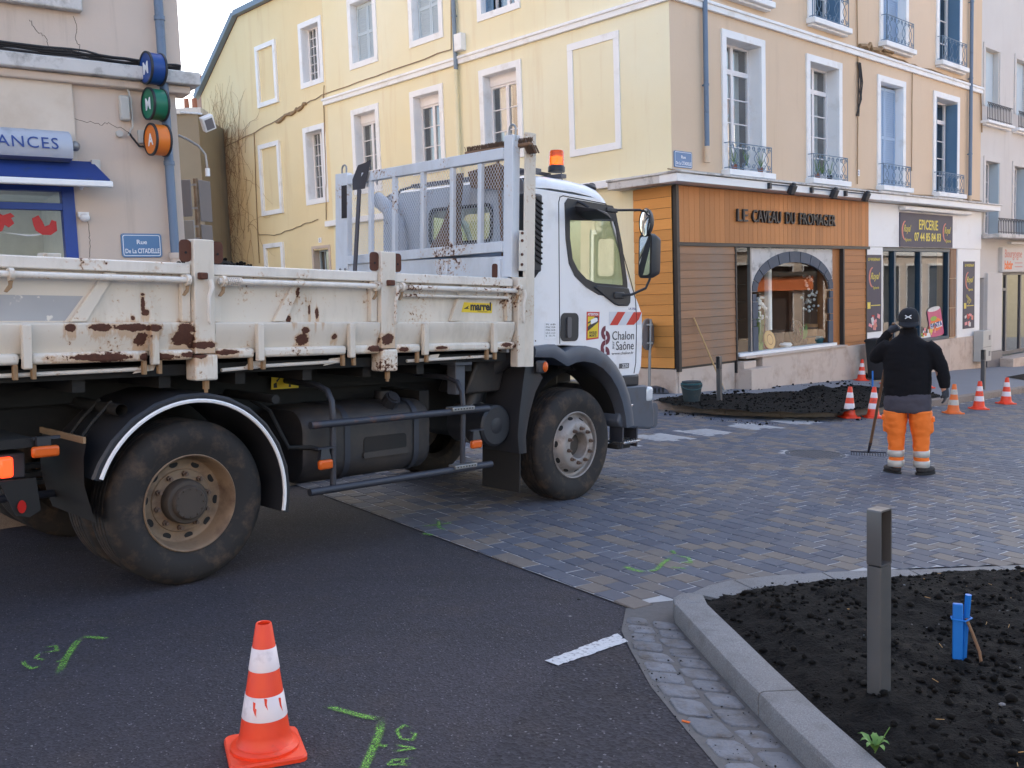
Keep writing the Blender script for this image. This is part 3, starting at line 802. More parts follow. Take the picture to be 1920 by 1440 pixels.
for r in range(rows):
    for c in range(2):
        cut = 0.5 + 0.04*math.sin(r*2.1)
        f0, f1 = (0.0, cut) if c == 0 else (cut, 1.0)
        r0, r1 = (r + (0.35 if c else 0)) / (rows+0.5), (r + 1 + (0.35 if c else 0)) / (rows+0.5)
        qs = []
        for (ff, rr) in ((f0, r0), (f1, r0), (f1, r1), (f0, r1)):
            qs.append(pol(LE, rr).lerp(pol(RE, rr), ff))
        ct = (qs[0]+qs[1]+qs[2]+qs[3])/4
        outl = []
        for i in range(4):
            a, b = qs[i], qs[(i+1) % 4]
            for f in (0.16, 0.84):
                p = a.lerp(b, f); p = ct + (p-ct)*rnd.uniform(0.80, 0.95); outl.append(p)
        H = 0.012 + rnd.uniform(-0.003, 0.004)
        ring = lambda sc, h: [V2(ct.x+(p.x-ct.x)*sc, ct.y+(p.y-ct.y)*sc, h) for p in outl]
        mb = MB(); mb.loft([ring(1.0, 0.0), ring(0.98, H-0.004), ring(0.9, H)]); mb.build('sett', MT['setts'], gut, smooth=50)
# scraps in the gutter and on the road
def scrap(name, label, cat, px, py, size, mat, h=0.014):
    c = gpt(px, py, h); mb = MB()
    a = rnd.uniform(0, 3); s = size
    mb.add([(-s,-s*.5,0),(s*.9,-s*.6,0),(s*1.1,s*.3,0),(-s*.2,s*.7,0),(-s*.8,-s*.3,s*.25),(s*.7,-s*.4,s*.3),(s*.8,s*.2,s*.25),(-s*.2,s*.5,s*.3)],
           [(0,1,2,3),(4,5,6,7),(0,1,5,4),(1,2,6,5),(2,3,7,6),(3,0,4,7)])
    mb.v = [Matrix.Rotation(a, 3, 'Z') @ p for p in mb.v]
    o = mb.build(name, mat, None, smooth=0); o.location = c
    return tag(o, label, cat)
scrap('pebble', 'flat grey pebble on asphalt beside the cobbled edge', 'stone', 1068, 1156, 0.013, MT['granite'], 0.002)
scrap('slate_chip', 'dark slate chip on asphalt beside the paved corner', 'stone', 1085, 1124, 0.016, MT['chassis'], 0.002)
scrap('slate_chip', 'dark chip lying in the gutter between two worn setts', 'stone', 1330, 1345, 0.016, MT['slate'], 0.016)
mb = MB(); c0 = gpt(1279, 1353, 0.006); mb.cyl((0, 0, 0.004), (0.03, -0.02, 0.004), 0.004); o = mb.build('cigarette_end', MT['orange_print']); o.location = c0
tag(o, 'orange cigarette end at the asphalt edge by the gutter', 'cigarette')
gb = tag(clods('road_grit', [(-3, 2.6), (0.55, 2.6), (0.62, 4.9), (-1.2, 7.0), (-3.2, 5.0)], None, 420, 0.0015, 0.006, lambda x, y: 0.001, mat='granite'), 'pale grit scattered over the dark asphalt', 'grit')
gb2 = tag(clods('road_grit', [(0.50, 4.9), (0.52, 4.5), (0.62, 3.6), (0.9, 2.6), (1.15, 2.6), (0.98, 3.6), (0.80, 4.9)], None, 260, 0.002, 0.007, lambda x, y: 0.012, mat='chassis'), 'dark crumbs of grit lying in the stone gutter', 'grit')
# worn white line
mb = MB(); Lp = [gpt(*q, 0.0) for q in [(1022, 1241), (1158, 1190), (1178, 1205), (1046, 1250)]]
nseg = 24
for k in range(nseg+1):
    f = k/nseg; a = Lp[0].lerp(Lp[1], f); b = Lp[3].lerp(Lp[2], f)
    e = 0.006*rnd.uniform(-1, 1); dd = (b-a).normalized()
    a = a + dd*e; b = b + dd*0.006*rnd.uniform(-1, 1)
    mb.v += [Vector((a.x, a.y, gz(a.x, a.y)+0.007)), Vector((b.x, b.y, gz(b.x, b.y)+0.007))]
mb.f = [[2*k, 2*k+1, 2*k+3, 2*k+2] for k in range(nseg)]
tag(mb.build('road_line', MT['linepaint'], smooth=0), kind='structure')

# green sprayed surveying marks
def spray_mark(label, strokes, h):
    mb = MB(); cov = []
    for pts, w in strokes:
        P = [gpt(x, y, 0) for x, y in pts]
        Q = []
        for a, b in zip(P, P[1:]):
            for k in range(6): Q.append(a.lerp(b, k/6))
        Q.append(P[-1]); n = len(Q)
        for i, p in enumerate(Q):
            d = (Q[min(i+1, n-1)] - Q[max(i-1, 0)]); d.z = 0; d.normalize(); s_ = Vector((-d.y, d.x, 0))
            fade = min(1, 4*min(i+0.3, n-1-i+0.3)/n + 0.25)
            for o_, cv in ((-1, 0), (-0.4, 0.55), (0.4, 0.55), (1, 0)):
                q = p + s_*o_*w*1.35; mb.v.append(V2(q.x, q.y, h)); cov.append(cv*fade)
        o0 = len(mb.v) - 4*n
        for i in range(n-1):
            for j in range(3): mb.f.append([o0+4*i+j, o0+4*i+j+1, o0+4*i+5+j, o0+4*i+4+j])
    o = mb.build('spray_mark', MT['spray'], smooth=0, recalc=False)
    a = o.data.attributes.new('cover', 'FLOAT', 'POINT'); a.data.foreach_set('value', cov)
    return tag(o, label, 'paint mark', 'green surveying marks sprayed on the road')
spray_mark('green sprayed corner mark with letters beside the large cone', [([(608, 1325), (640, 1334), (680, 1345), (722, 1352)], 0.022), ([(716, 1346), (712, 1375), (702, 1400), (686, 1436), (672, 1470)], 0.022), ([(700, 1398), (728, 1402)], 0.014),
    ([(778, 1368), (758, 1362), (744, 1372), (752, 1388), (774, 1390), (780, 1378), (764, 1376)], 0.011), ([(738, 1398), (778, 1406), (732, 1412)], 0.011), ([(780, 1424), (736, 1428), (728, 1436), (780, 1436)], 0.011), ([(756, 1426), (754, 1436)], 0.01)], 0.006)
spray_mark('green sprayed bracket and scribble on asphalt beside the rear wheel', [([(205, 1200), (180, 1197), (152, 1196)], 0.022), ([(152, 1197), (138, 1214), (124, 1236), (106, 1270)], 0.022), ([(128, 1238), (104, 1244)], 0.018),
    ([(82, 1216), (104, 1213), (108, 1222), (76, 1226)], 0.012), ([(76, 1226), (66, 1236), (86, 1240)], 0.012), ([(80, 1250), (60, 1256), (46, 1248), (44, 1240)], 0.014)], 0.006)
spray_mark('green sprayed bracket and number on the pavers by the kerb', [([(1168, 1066), (1190, 1074), (1212, 1078)], 0.03), ([(1212, 1077), (1230, 1074), (1244, 1060), (1262, 1048)], 0.022), ([(1258, 1046), (1290, 1050), (1296, 1060), (1268, 1058)], 0.02), ([(1256, 1068), (1290, 1072)], 0.02), ([(1260, 1036), (1266, 1044)], 0.02)], 0.019)
spray_mark('green sprayed cross on the edge of the pavers under the truck', [([(788, 992), (826, 987), (850, 984)], 0.022), ([(822, 978), (824, 994), (836, 998)], 0.022), ([(792, 1004), (812, 1008)], 0.026)], 0.019)

# ------------------------------------------------------------------ facade tools
def facade(az_x):
    """local x along the wall to the viewer's right, y up, z out of the wall"""
    X = Vector((math.sin(az_x), math.cos(az_x), 0))
    return Matrix((X, Vector((0, 0, 1)), Vector((X.y, -X.x, 0)))).transposed().to_4x4()
def wall(F, x0, x1, y0, y1, holes, depth, name, mat, parent, top=None):
    xs = sorted({x0, x1} | {h[0] for h in holes} | {h[1] for h in holes})
    ys = sorted({y0, y1} | {h[2] for h in holes} | {h[3] for h in holes})
    mb = MB(F)
    for a, b in zip(xs, xs[1:]):
        for c, d in zip(ys, ys[1:]):
            if any(h[0]-1e-6 <= a and b <= h[1]+1e-6 and h[2]-1e-6 <= c and d <= h[3]+1e-6 for h in holes): continue
            mb.add([(a, c, 0), (b, c, 0), (b, d, 0), (a, d, 0)], [(0, 1, 2, 3)])
    for h in holes:
        a, b, c, d = h[:4]
        mb.add([(a,c,0),(b,c,0),(b,d,0),(a,d,0),(a,c,-depth),(b,c,-depth),(b,d,-depth),(a,d,-depth)], [(0,1,5,4),(1,2,6,5),(2,3,7,6),(3,0,4,7)])
    if top: mb.add([(x, y, 0) for x, y in top], [tuple(range(len(top)))])
    return mb.build(name, mat, parent, smooth=0, recalc=False)
def bx(F, name, mat, parent, *b, bev=0.0):
    return MB(F).box(*b).build(name, mat, parent, bev=bev)
def surround(F, parent, x0, x1, y0, y1, w=0.14, proud=0.035, depth=0.0, bottom=True, mat='white_trim', name='window'):
    mb = MB(F)
    mb.box(x0, x1, y1-w, y1, 0.0, proud); mb.box(x0, x0+w, y0, y1-w, 0.0, proud-0.002); mb.box(x1-w, x1, y0, y1-w, 0.0, proud-0.002)
    if bottom: mb.box(x0+w, x1-w, y0, y0+w, 0.0, proud-0.004)
    if depth:
        a, b, c, d = x0+w, x1-w, y0+(w if bottom else 0), y1-w; e = 0.006
        mb.box(a, a+e, c, d, -depth, 0); mb.box(b-e, b, c, d, -depth, 0); mb.box(a+e, b-e, d-e, d, -depth, 0); mb.box(a+e, b-e, c, c+e, -depth, 0)
    return mb.build(name, MT[mat], parent, bev=0.004)
def casement(F, parent, x0, x1, y0, y1, z, rows, cols=2, transom=None, fw=0.05, bar=0.022, mat='window_white', glass='glass', curtain='curtain', head=0.0, leaves=2, cz=-0.18):
    """window frame with leaves and glazing bars; every pane its own piece"""
    mb = MB(F); zb, zf = z-0.03, z+0.03
    if head:
        mb.box(x0, x1, y1-head, y1, zb, zf+0.03); y1 -= head
    mb.box(x0, x0+fw, y0, y1, zb, zf); mb.box(x1-fw, x1, y0, y1, zb, zf)
    mb.box(x0+fw, x1-fw, y1-fw, y1, zb, zf-0.001); mb.box(x0+fw, x1-fw, y0, y0+fw*1.4, zb, zf-0.001)
    a, b, c, d = x0+fw, x1-fw, y0+fw*1.4, y1-fw
    bands = [(c, d, rows)]
    if transom:
        ty = c + (d-c)*transom
        mb.box(a, b, ty-0.05, ty+0.05, zb, zf+0.004); bands = [(c, ty-0.05, rows), (ty+0.05, d, 1)]
    panes = []
    for (p, q, nr) in bands:
        mid = 0.5*(a+b)
        if leaves == 2: mb.box(mid-0.045, mid+0.045, p, q, zb, zf+0.002); spans = [(a, mid-0.045), (mid+0.045, b)]
        else: spans = [(a, b)]
        for (l, r) in spans:
            nc = cols//leaves if leaves == 2 else cols
            for i in range(nc):
                for j in range(nr):
                    xa = l+(r-l)*i/nc; xb = l+(r-l)*(i+1)/nc; ya = p+(q-p)*j/nr; yb = p+(q-p)*(j+1)/nr
                    if i: mb.box(xa-bar/2, xa+bar/2, ya, yb, zb+0.01, zf-0.01)
                    if j: mb.box(xa, xb, ya-bar/2, ya+bar/2, zb+0.012, zf-0.012)
                    panes.append((xa, xb, ya, yb))
    mb.build('casement', MT[mat], parent)
    for (xa, xb, ya, yb) in panes:
        t = rnd.uniform(-0.004, 0.004)
        MB(F).add([(xa, ya, z+t), (xb, ya, z-t), (xb, yb, z-t*0.5), (xa, yb, z+t*0.6)], [(0, 1, 2, 3)]).build('pane', MT[glass], parent, smooth=0, recalc=False)
    if curtain:
        mb = MB(F); n = 24; vs_ = []
        for side in (0, 1):
            l, r = (x0+0.05, 0.5*(x0+x1)-0.06) if side == 0 else (0.5*(x0+x1)+0.1, x1-0.05)
            o_ = len(mb.v)
            for i in range(n+1):
                xx = l+(r-l)*i/n; zz = z+cz+0.02*math.sin(i*1.3)
                mb.v += [F @ Vector((xx, y0+0.05, zz)), F @ Vector((xx, y1-0.03, zz))]
            mb.f += [[o_+2*i, o_+2*i+2, o_+2*i+3, o_+2*i+1] for i in range(n)]
        mb.build('curtain', MT[curtain], parent, smooth=80, recalc=False)
    p, q, c, d, e, f = x0-0.06, x1+0.06, y0-0.06, y1+head+0.06, z-0.06, z-1.6
    MB(F).add([(p,c,e),(q,c,e),(q,d,e),(p,d,e),(p,c,f),(q,c,f),(q,d,f),(p,d,f)], [(4,5,6,7),(0,1,5,4),(1,2,6,5),(2,3,7,6),(3,0,4,7)]).build('room', MT['dark_room'], parent, smooth=0, recalc=False)
def shutter_leaf(F, parent, x0, x1, y0, y1, z, mat, slat=0.055, name='shutter'):
    mb = MB(F); st = 0.05
    mb.box(x0, x0+st, y0, y1, z, z+0.03); mb.box(x1-st, x1, y0, y1, z, z+0.03)
    for yy in (y0, (y0+y1)/2-0.04, y1-0.08): mb.box(x0+st, x1-st, yy, yy+0.08, z, z+0.029)
    mb.box(x0+st, x1-st, y0+0.08, y1-0.08, z+0.002, z+0.006)
    y = y0+0.09
    while y < y1-0.1:
        mb.add([(x0+st, y, z+0.024), (x1-st, y, z+0.024), (x1-st, y+slat*0.8, z+0.008), (x0+st, y+slat*0.8, z+0.008)], [(0, 1, 2, 3)]); y += slat
    return mb.build(name, MT[mat], parent, smooth=0)
def railing_mesh(w, h):
    """wrought balcony front: bars, crossing waves and scrolls"""
    mb = MB(); r = 0.009
    mb.tube([(0, h, 0), (w, h, 0)], r*1.2, 6); mb.tube([(0, 0.03, 0), (w, 0.03, 0)], r, 6)
    for x in (0, w):
        mb.tube([(x, 0, 0), (x, h, 0)], r*1.1, 6); mb.tube([(x, h, 0), (x, h, -0.14)], r, 6); mb.tube([(x, 0.03, 0), (x, 0.03, -0.14)], r, 6)
    n = max(3, round(w/0.36)); p = w/n
    for k in range(n):
        for s in (-1, 1):
            cx = (k+0.5)*p; pts = []
            for i in range(13):
                f = i/12; yy = 0.06+(h-0.12)*f
                pts.append((cx+s*p*0.42*math.cos(f*2*math.pi)*-1*0.5+s*p*0.21*0, yy, 0))
            mb.tube(pts, r*0.75, 5)
            for yy, sg in ((h-0.075, 1), (0.10, -1)):
                q = []
                for i in range(15):
                    t = i/14*1.6*2*math.pi; rr = 0.055*(1-0.6*i/14)
                    q.append((cx+s*p*0.26+rr*math.cos(t)*s, yy+rr*math.sin(t)*sg, 0))
                mb.tube(q, r*0.7, 5)
    return mb
def bar_railing(w, h, pitch=0.13):
    mb = MB(); r = 0.011
    mb.tube([(0, h, 0), (w, h, 0)], r*1.3, 6); mb.tube([(0, 0.05, 0), (w, 0.05, 0)], r, 6)
    x = 0
    while x <= w+1e-3:
        mb.tube([(x, 0, 0), (x, h*0.72, 0)], r*0.9, 5)
        if x+pitch <= w+1e-3: mb.tube([(x, h*0.72, 0), (x+pitch*0.2, h*0.9, 0), (x+pitch*0.5, h*0.99, 0), (x+pitch*0.8, h*0.9, 0), (x+pitch, h*0.72, 0)], r*0.8, 5)
        x += pitch
    return mb
def sill(F, parent, x0, x1, y, out=0.2, h=0.12):
    mb = MB(F); mb.box(x0, x1, y-h, y, 0, out); mb.box(x0+0.05, x1-0.05, y-h-0.05, y-h, 0, out*0.6)
    return mb.build('sill', MT['white_trim'], parent, bev=0.012)

# ------------------------------------------------------------------ corner building
OC = Vector((3.16, 17.90, 0))
FT = facade(R_(47.5)); FY = facade(R_(-44.45+180))
corner = thing('corner_building', 'yellow and tan corner house with blue shutters over two shops', 'building', Matrix.Translation(OC))
TW = [(1.63, 3.18, 4.08, 6.83), (4.84, 6.42, 4.10, 6.82), (8.18, 9.70, 4.12, 6.81), (11.37, 13.05, 4.12, 6.81)]
UW = [(1.66, 3.22, 7.58, 10.3), (4.92, 6.48, 7.58, 10.3), (8.30, 9.84, 7.60, 10.3), (11.52, 13.15, 7.60, 10.3)]
def op(r, w=0.15, bot=0.0): return (r[0]+w, r[1]-w, r[2]+bot, r[3]-w)
SHOPH = [(1.90, 6.28, -1.4, 2.60), (8.40, 12.50, 0.10, 2.62)]
wall(FT, 0.0, 14.62, -1.6, 13.2, [op(r) for r in TW+UW]+SHOPH, 0.34, 'wall', MT['tan_wall'], corner)
YW = {'a1': (-10.14, -8.92, 7.75, 9.53), 'b1': (-7.63, -6.38, 7.79, 9.58), 'c1': (-5.19, -3.85, 7.85, 9.6), 'd1': (-2.5, -1.2, 7.85, 9.6),
      'a2': (-10.20, -9.0, 4.53, 6.73), 'b2': (-7.72, -6.48, 4.74, 6.76), 'c2': (-5.22, -3.88, 4.72, 6.79), 'd2': (-2.54, -1.19, 4.53, 6.80)}
AW = {'c': (-12.52, -11.38, 7.69, 9.45), 'd': (-12.56, -11.45, 4.48, 6.62), 'e': (-14.85, -13.72, 7.55, 9.32), 'f': (-14.98, -13.80, 4.39, 6.48), 'g': (-15.0, -13.9, 1.2, 3.55), 'door': (-12.42, -11.5, -0.2, 3.32)}
wall(FY, -11.30, 0.0, -1.6, 13.2, [op(YW[k], 0.14, 0.14) for k in ('a1', 'b1', 'c1', 'a2', 'b2', 'c2')], 0.28, 'wall', MT['yellow_wall'], corner)
wall(FY, -15.8, -11.302, -1.6, 10.42, [op(AW[k], 0.14, 0.14) for k in ('c', 'd')]+[(-12.36, -11.56, -0.2, 3.2)], 0.28, 'wall', MT['apricot_wall'], corner, [(-18.45, -1.6), (-15.8, -1.6), (-15.8, 10.42), (-18.45, 8.55)])
# body of the house behind both fronts; unseen roof and walls block sun
mb = MB(FT); mb.box(0.02, 14.6, 13.19, 13.2, -10, 0); mb.build('ceiling', MT['dark_room'], corner)
mb = MB(FT); mb.box(14.58, 14.615, -1.6, 13.2, -10, -0.002); mb.build('end_wall', MT['tan_wall'], corner)
mb = MB(FT); mb.add([(-0.5, 13.2, 0.5), (15.0, 13.2, 0.5), (15.0, 16.2, -5), (4.5, 16.2, -5)], [(0, 1, 2, 3)]); mb.add([(4.5, 16.2, -5), (15, 16.2, -5), (15, 13.2, -10.3), (5.0, 13.2, -10.3)], [(0, 1, 2, 3)])
mb.build('roof', MT['roof_tile'], corner, smooth=0, recalc=False)
mb = MB(FY); mb.add([(0.5, 13.2, 0.5), (-11.6, 13.2, 0.5), (-11.6, 16.2, -5), (-4.5, 16.2, -5)], [(0, 1, 2, 3)]); mb.add([(-11.6, 13.2, 0.4), (-11.6, 16.2, -5), (-11.6, 13.2, -10), (-11.6, 10.3, 0.0), (-11.6, 10.3, -10)], [(0, 1, 2), (0, 3, 4, 2)])
mb.build('roof', MT['roof_tile'], corner, smooth=0, recalc=False)
mb = MB(FY); mb.add([(-11.3, 10.5, 0.12), (-15.85, 10.5, 0.12), (-15.85, 12.0, -4), (-11.3, 12.0, -4)], [(0, 1, 2, 3)]); mb.add([(-15.85, 10.5, 0.12), (-18.6, 8.55, 0.12), (-18.6, 8.55, -6), (-15.85, 12.0, -4)], [(0, 1, 2, 3)])
mb.build('roof', MT['roof_tile'], corner, smooth=0, recalc=False)
mb = MB(FY); mb.add([(-18.44, -1.6, 0), (-18.44, 8.55, 0), (-18.44, 8.55, -8), (-18.44, -1.6, -8)], [(0, 1, 2, 3)]); mb.build('end_wall', MT['apricot_wall'], corner, smooth=0, recalc=False)
mb = MB(FY)
for (xa, ya), (xb, yb) in (((-18.62, 8.46), (-15.85, 10.44)), ((-15.85, 10.44), (-11.3, 10.44))):
    n_ = Vector((-(yb-ya), xb-xa, 0)).normalized()*0.16
    mb.add([(xa, ya, 0.0), (xb, yb, 0.0), (xb+n_.x, yb+n_.y, 0.0), (xa+n_.x, ya+n_.y, 0.0), (xa, ya, 0.16), (xb, yb, 0.16), (xb+n_.x, yb+n_.y, 0.16), (xa+n_.x, ya+n_.y, 0.16)],
           [(0,1,2,3),(4,5,6,7),(0,1,5,4),(1,2,6,5),(2,3,7,6),(3,0,4,7)])
mb.build('verge', MT['zinc'], corner)
mb = MB(FT); mb.add([(0.3, -1.6, -9.5), (14.6, -1.6, -9.5), (14.6, 13.2, -9.5), (0.3, 13.2, -9.5)], [(0, 1, 2, 3)]); mb.build('rear_wall', MT['tan_wall'], corner, smooth=0, recalc=False)
mb = MB(FY); mb.add([(-18.4, -1.6, -7.5), (-0.3, -1.6, -7.5), (-0.3, 10.4, -7.5), (-18.4, 8.5, -7.5)], [(0, 1, 2, 3)]); mb.build('rear_wall', MT['yellow_wall'], corner, smooth=0, recalc=False)
# string courses, ledges, cornice
mb = MB(FT); mb.box(-0.06, 14.6, 7.09, 7.24, 0, 0.07); mb.box(-0.09, 14.6, 7.20, 7.262, 0, 0.10); mb.build('string_course', MT['white_trim'], corner, bev=0.01)
mb = MB(FY); mb.box(-11.42, 0.058, 7.062, 7.212, 0, 0.068); mb.box(-11.45, 0.088, 7.17, 7.234, 0, 0.098); mb.build('string_course', MT['white_trim'], corner, bev=0.01)
mb = MB(FY); mb.box(-11.55, -1.15, 3.80, 3.95, 0, 0.12); mb.build('string_course', MT['white_trim'], corner, bev=0.01)
mb = MB(FT); mb.box(-0.40, 7.55, 3.70, 3.85, 0.0, 0.42); mb.box(7.552, 15.05, 3.71, 3.86, 0.0, 0.42); mb.build('cornice', MT['shop_white'], corner, bev=0.008)
mb = MB(FY); mb.box(-1.25, 0.40, 3.702, 3.848, 0.0, 0.40); mb.build('cornice', MT['stone_trim'], corner, bev=0.008)
mb = MB(FT); mb.box(-0.43, 15.1, 3.862, 3.90, 0.0, 0.46); mb.build('lead_flashing', MT['stone_trim'], corner, bev=0.008)
mb = MB(FY); mb.box(-1.27, 0.43, 3.850, 3.895, 0.0, 0.43); mb.build('lead_flashing', MT['stone_trim'], corner, bev=0.008)
bx(FT, 'plinth_band', MT['stone_trim'], corner, 0.0, 14.6, 3.9, 4.0, 0.0, 0.03)
# windows of the tan front
RM = {}
for i, r in enumerate(TW + UW):
    up_w = i >= 4; k = i % 4
    w_ = surround(FT, corner, *r, w=0.15, proud=0.04, depth=0.33, bottom=False)
    a, b, c, d = op(r)
    if not up_w and k in (0, 1): casement(FT, w_, a+0.01, b-0.01, c, d, -0.30, 4, 2, 0.80)
    elif not up_w and k == 2:
        m_ = (a+b)/2
        shutter_leaf(FT, w_, a+0.02, m_-0.005, c+0.02, d-0.05, -0.2, 'shutter_light'); shutter_leaf(FT, w_, m_+0.005, b-0.02, c+0.02, d-0.05, -0.2, 'shutter_light')
    elif up_w and k == 2:
        m_ = (a+b)/2
        casement(FT, w_, a+0.01, b-0.01, c, d, -0.30, 4, 2, None, curtain=None)
        shutter_leaf(FT, w_, a+0.02, m_-0.03, c+0.02, d-0.05, -0.2, 'shutter_light'); shutter_leaf(FT, w_, m_+0.08, b-0.02, c+0.02, d-0.05, -0.21, 'shutter_light')
    else:
        casement(FT, w_, a+0.12, b-0.1, c, d, -0.30, 4, 2, 0.80 if not up_w else None)
        for xx in (a+0.01, b-0.05):
            G = FT @ Matrix.Translation((xx+0.02, 0, 0)) @ Matrix.Rotation(R_(90), 4, 'Y')
            shutter_leaf(G, w_, -0.03, 0.28, c+0.02, d-0.05, 0.0, 'shutter_blue')
    sill(FT, w_, r[0]-0.05, r[1]+0.08, c+0.0, 0.22, 0.12)
    h = 0.52 if not up_w else 0.62
    rw = r[1]-r[0]-0.04; key = (round(rw, 2), h)
    if key not in RM: RM[key] = railing_mesh(rw, h).mesh('railing', 60)
    o = link('railing', RM[key], MT['iron_blue'], w_); o.matrix_local = FT @ Matrix.Translation((r[0]+0.02, c+0.01, 0.17))
    if not up_w and k in (0, 1):
        for xx in (0.3, 0.75, 1.25) if k == 0 else (0.35, 0.55, 0.9):
            white = 0.5 < xx < 1.1
            lb = {(0, 0.3): 'small terracotta pot on the sill end beside the blue downpipe', (0, 0.75): 'small white pot in the middle of the sill beside the blue downpipe', (0, 1.25): 'small terracotta pot on the sill end facing away from the blue downpipe', (1, 0.35): 'small terracotta pot on the railed sill beside the hanging cable bunch', (1, 0.55): 'small white pot on the railed sill beside the hanging cable bunch', (1, 0.9): 'dark pot on the railed sill beside the hanging cable bunch'}[(k, xx)]
            fpv = thing('flower_pot', lb, 'flower pot', Matrix.Translation(OC) @ FT @ Matrix.Translation((r[0]+xx, c+0.007, 0.08)) @ Matrix.Rotation(R_(-90), 4, 'X'), 'pots on the window sills')
            MB().lathe([(0, 0), (0.05, 0), (0.065, 0.10), (0.06, 0.11), (0, 0.10)], 12).build('pot', MT['bin' if xx == 0.9 else 'white_trim' if white else 'terracotta'], fpv)
            mb = MB()
            for q in range(9):
                a_ = rnd.uniform(0, 6.28); L = rnd.uniform(0.12, 0.4)
                mb.tube([(0, 0, 0.1), (0.05*math.cos(a_), 0.03*math.sin(a_), 0.1+L*0.5), (0.14*math.cos(a_), 0.05*math.sin(a_), 0.1+L)], [0.006, 0.006, 0.002], 4)
            mb.build('stems', MT['leaf'], fpv)
# windows of the yellow front
for k, r in YW.items():
    if k in ('d1', 'd2'):
        mb = MB(FY); w = 0.14; x0, x1, y0, y1 = r
        mb.box(x0, x1, y1-w, y1, 0, 0.03); mb.box(x0, x1, y0, y0+w, 0, 0.03); mb.box(x0, x0+w, y0+w, y1-w, 0, 0.028); mb.box(x1-w, x1, y0+w, y1-w, 0, 0.028)
        mb.build('blind_window_frame', MT['white_trim'], corner, bev=0.004); continue
    w_ = surround(FY, corner, *r, w=0.14, proud=0.035, depth=0.27)
    a, b, c, d = op(r, 0.14, 0.14); m_ = (a+b)/2
    if k in ('a1', 'b1'):
        shutter_leaf(FY, w_, a+0.02, m_-0.004, c+0.02, d-0.03, -0.2, 'shutter'); shutter_leaf(FY, w_, m_+0.004, b-0.02, c+0.02, d-0.03, -0.2, 'shutter')
    elif k == 'c1':
        casement(FY, w_, a+0.22, b-0.01, c, d, -0.24, 3, 2)
        shutter_leaf(FY, w_, a+0.01, a+0.24, c+0.02, d-0.03, -0.14, 'shutter_blue')
    else: casement(FY, w_, a+0.01, b-0.01, c, d, -0.24, 4 if k == 'a2' else 3, 2, None, head=0.22)
for k in ('c', 'd'):
    r = AW[k]; w_ = surround(FY, corner, *r, w=0.14, proud=0.03, depth=0.27); a, b, c, d = op(r, 0.14, 0.14)
    casement(FY, w_, a+0.01, b-0.01, c, d, -0.24, 6, 4, None, 0.04, 0.016)
for k in ('e', 'f', 'g'):
    x0, x1, y0, y1 = AW[k]; w = 0.13; mb = MB(FY)
    mb.box(x0, x1, y1-w, y1, 0, 0.07); mb.box(x0, x1, y0, y0+w, 0, 0.07); mb.box(x0, x0+w, y0+w, y1-w, 0, 0.068); mb.box(x1-w, x1, y0+w, y1-w, 0, 0.068)
    mb.build('blind_window_frame', MT['white_trim'], corner, bev=0.004)
dr = surround(FY, corner, -12.42, -11.5, -0.2, 3.32, 0.08, 0.03, 0.2, False, 'beige_wall', 'door')
casement(FY, dr, -12.33, -11.59, 2.4, 3.2, -0.2, 1, 3, None, 0.04, 0.03, 'shutter', leaves=1, curtain=None)
bx(FY, 'door_leaf', MT['shutter'], dr, -12.33, -11.59, -0.2, 2.4, -0.22, -0.18, bev=0.01)
bx(FY, 'number_plate', MT['letter_white'], corner, -12.06, -11.92, 3.40, 3.54, 0.0, 0.015)
text_mb('5', 0.13, FY @ Matrix.Translation((-11.99, 3.425, 0.017)), 0.001, align='CENTER').build('number', MT['letter_blue'], corner, smooth=0)
bx(FT, 'number_plate', MT['letter_white'], corner, 7.17, 7.29, 4.30, 4.45, 0.0, 0.015)
text_mb('2', 0.13, FT @ Matrix.Translation((7.23, 4.33, 0.017)), 0.001, align='CENTER').build('number', MT['letter_blue'], corner, smooth=0)
# downpipes
def downpipe(F, x, y0, y1, r=0.05, mat='pipe_blue', shoe=True, parent=corner, z=0.09):
    mb = MB(F); mb.cyl((x, y0, z), (x, y1, z), r, n=12, cap=True)
    y = y0+1.2
    while y < y1: mb.cyl((x, y-0.02, z), (x, y+0.02, z), r*1.18, n=12); mb.box(x-0.01, x+0.01, y-0.015, y+0.015, 0, z); y += 2.1
    p = mb.build('downpipe', MT[mat], parent)
    if shoe: MB(F).cyl((x, y0-0.28, z), (x, y0+0.03, z), r*1.15, n=12).build('cast_shoe', MT['tan_wall'], p)
downpipe(FT, 1.0, 4.45, 13.1); downpipe(FT, 13.66, 4.1, 13.1)
downpipe(FY, -5.9, 6.95, 13.1, 0.05, 'zinc', False); downpipe(FY, -5.93, 1.5, 6.95, 0.055, 'yellow_wall', False)
bx(FY, 'junction_box', MT['white_trim'], corner, -5.86, -5.62, 7.33, 7.71, 0.0, 0.16, bev=0.01)
# wiring
def cable(F, pts, r, mat, parent, name='cable', wob=0.02, z=0.03, n=6):
    Q = []
    for (xa, ya), (xb, yb) in zip(pts, pts[1:]):
        for i in range(n):
            f = i/n; Q.append((xa+(xb-xa)*f+rnd.uniform(-wob, wob)*0.4, ya+(yb-ya)*f+rnd.uniform(-wob, wob), z))
    Q.append((*pts[-1], z))
    return MB(F).tube(Q, r, 5).build(name, MT[mat], parent)
cable(FY, [(-18.3, 6.6), (-15.2, 6.9), (-13.2, 7.15), (-11.5, 7.35), (-9, 7.4), (-6.1, 7.45), (-6.0, 9.5)], 0.013, 'cable_tan', corner)
cable(FY, [(-13.9, 7.0), (-12.9, 7.16), (-12.3, 7.26)], 0.045, 'cable_tan', corner, wob=0.05)
cable(FY, [(-11.42, 7.3), (-11.5, 5.0), (-11.6, 4.0)], 0.015, 'cable_tan', corner)
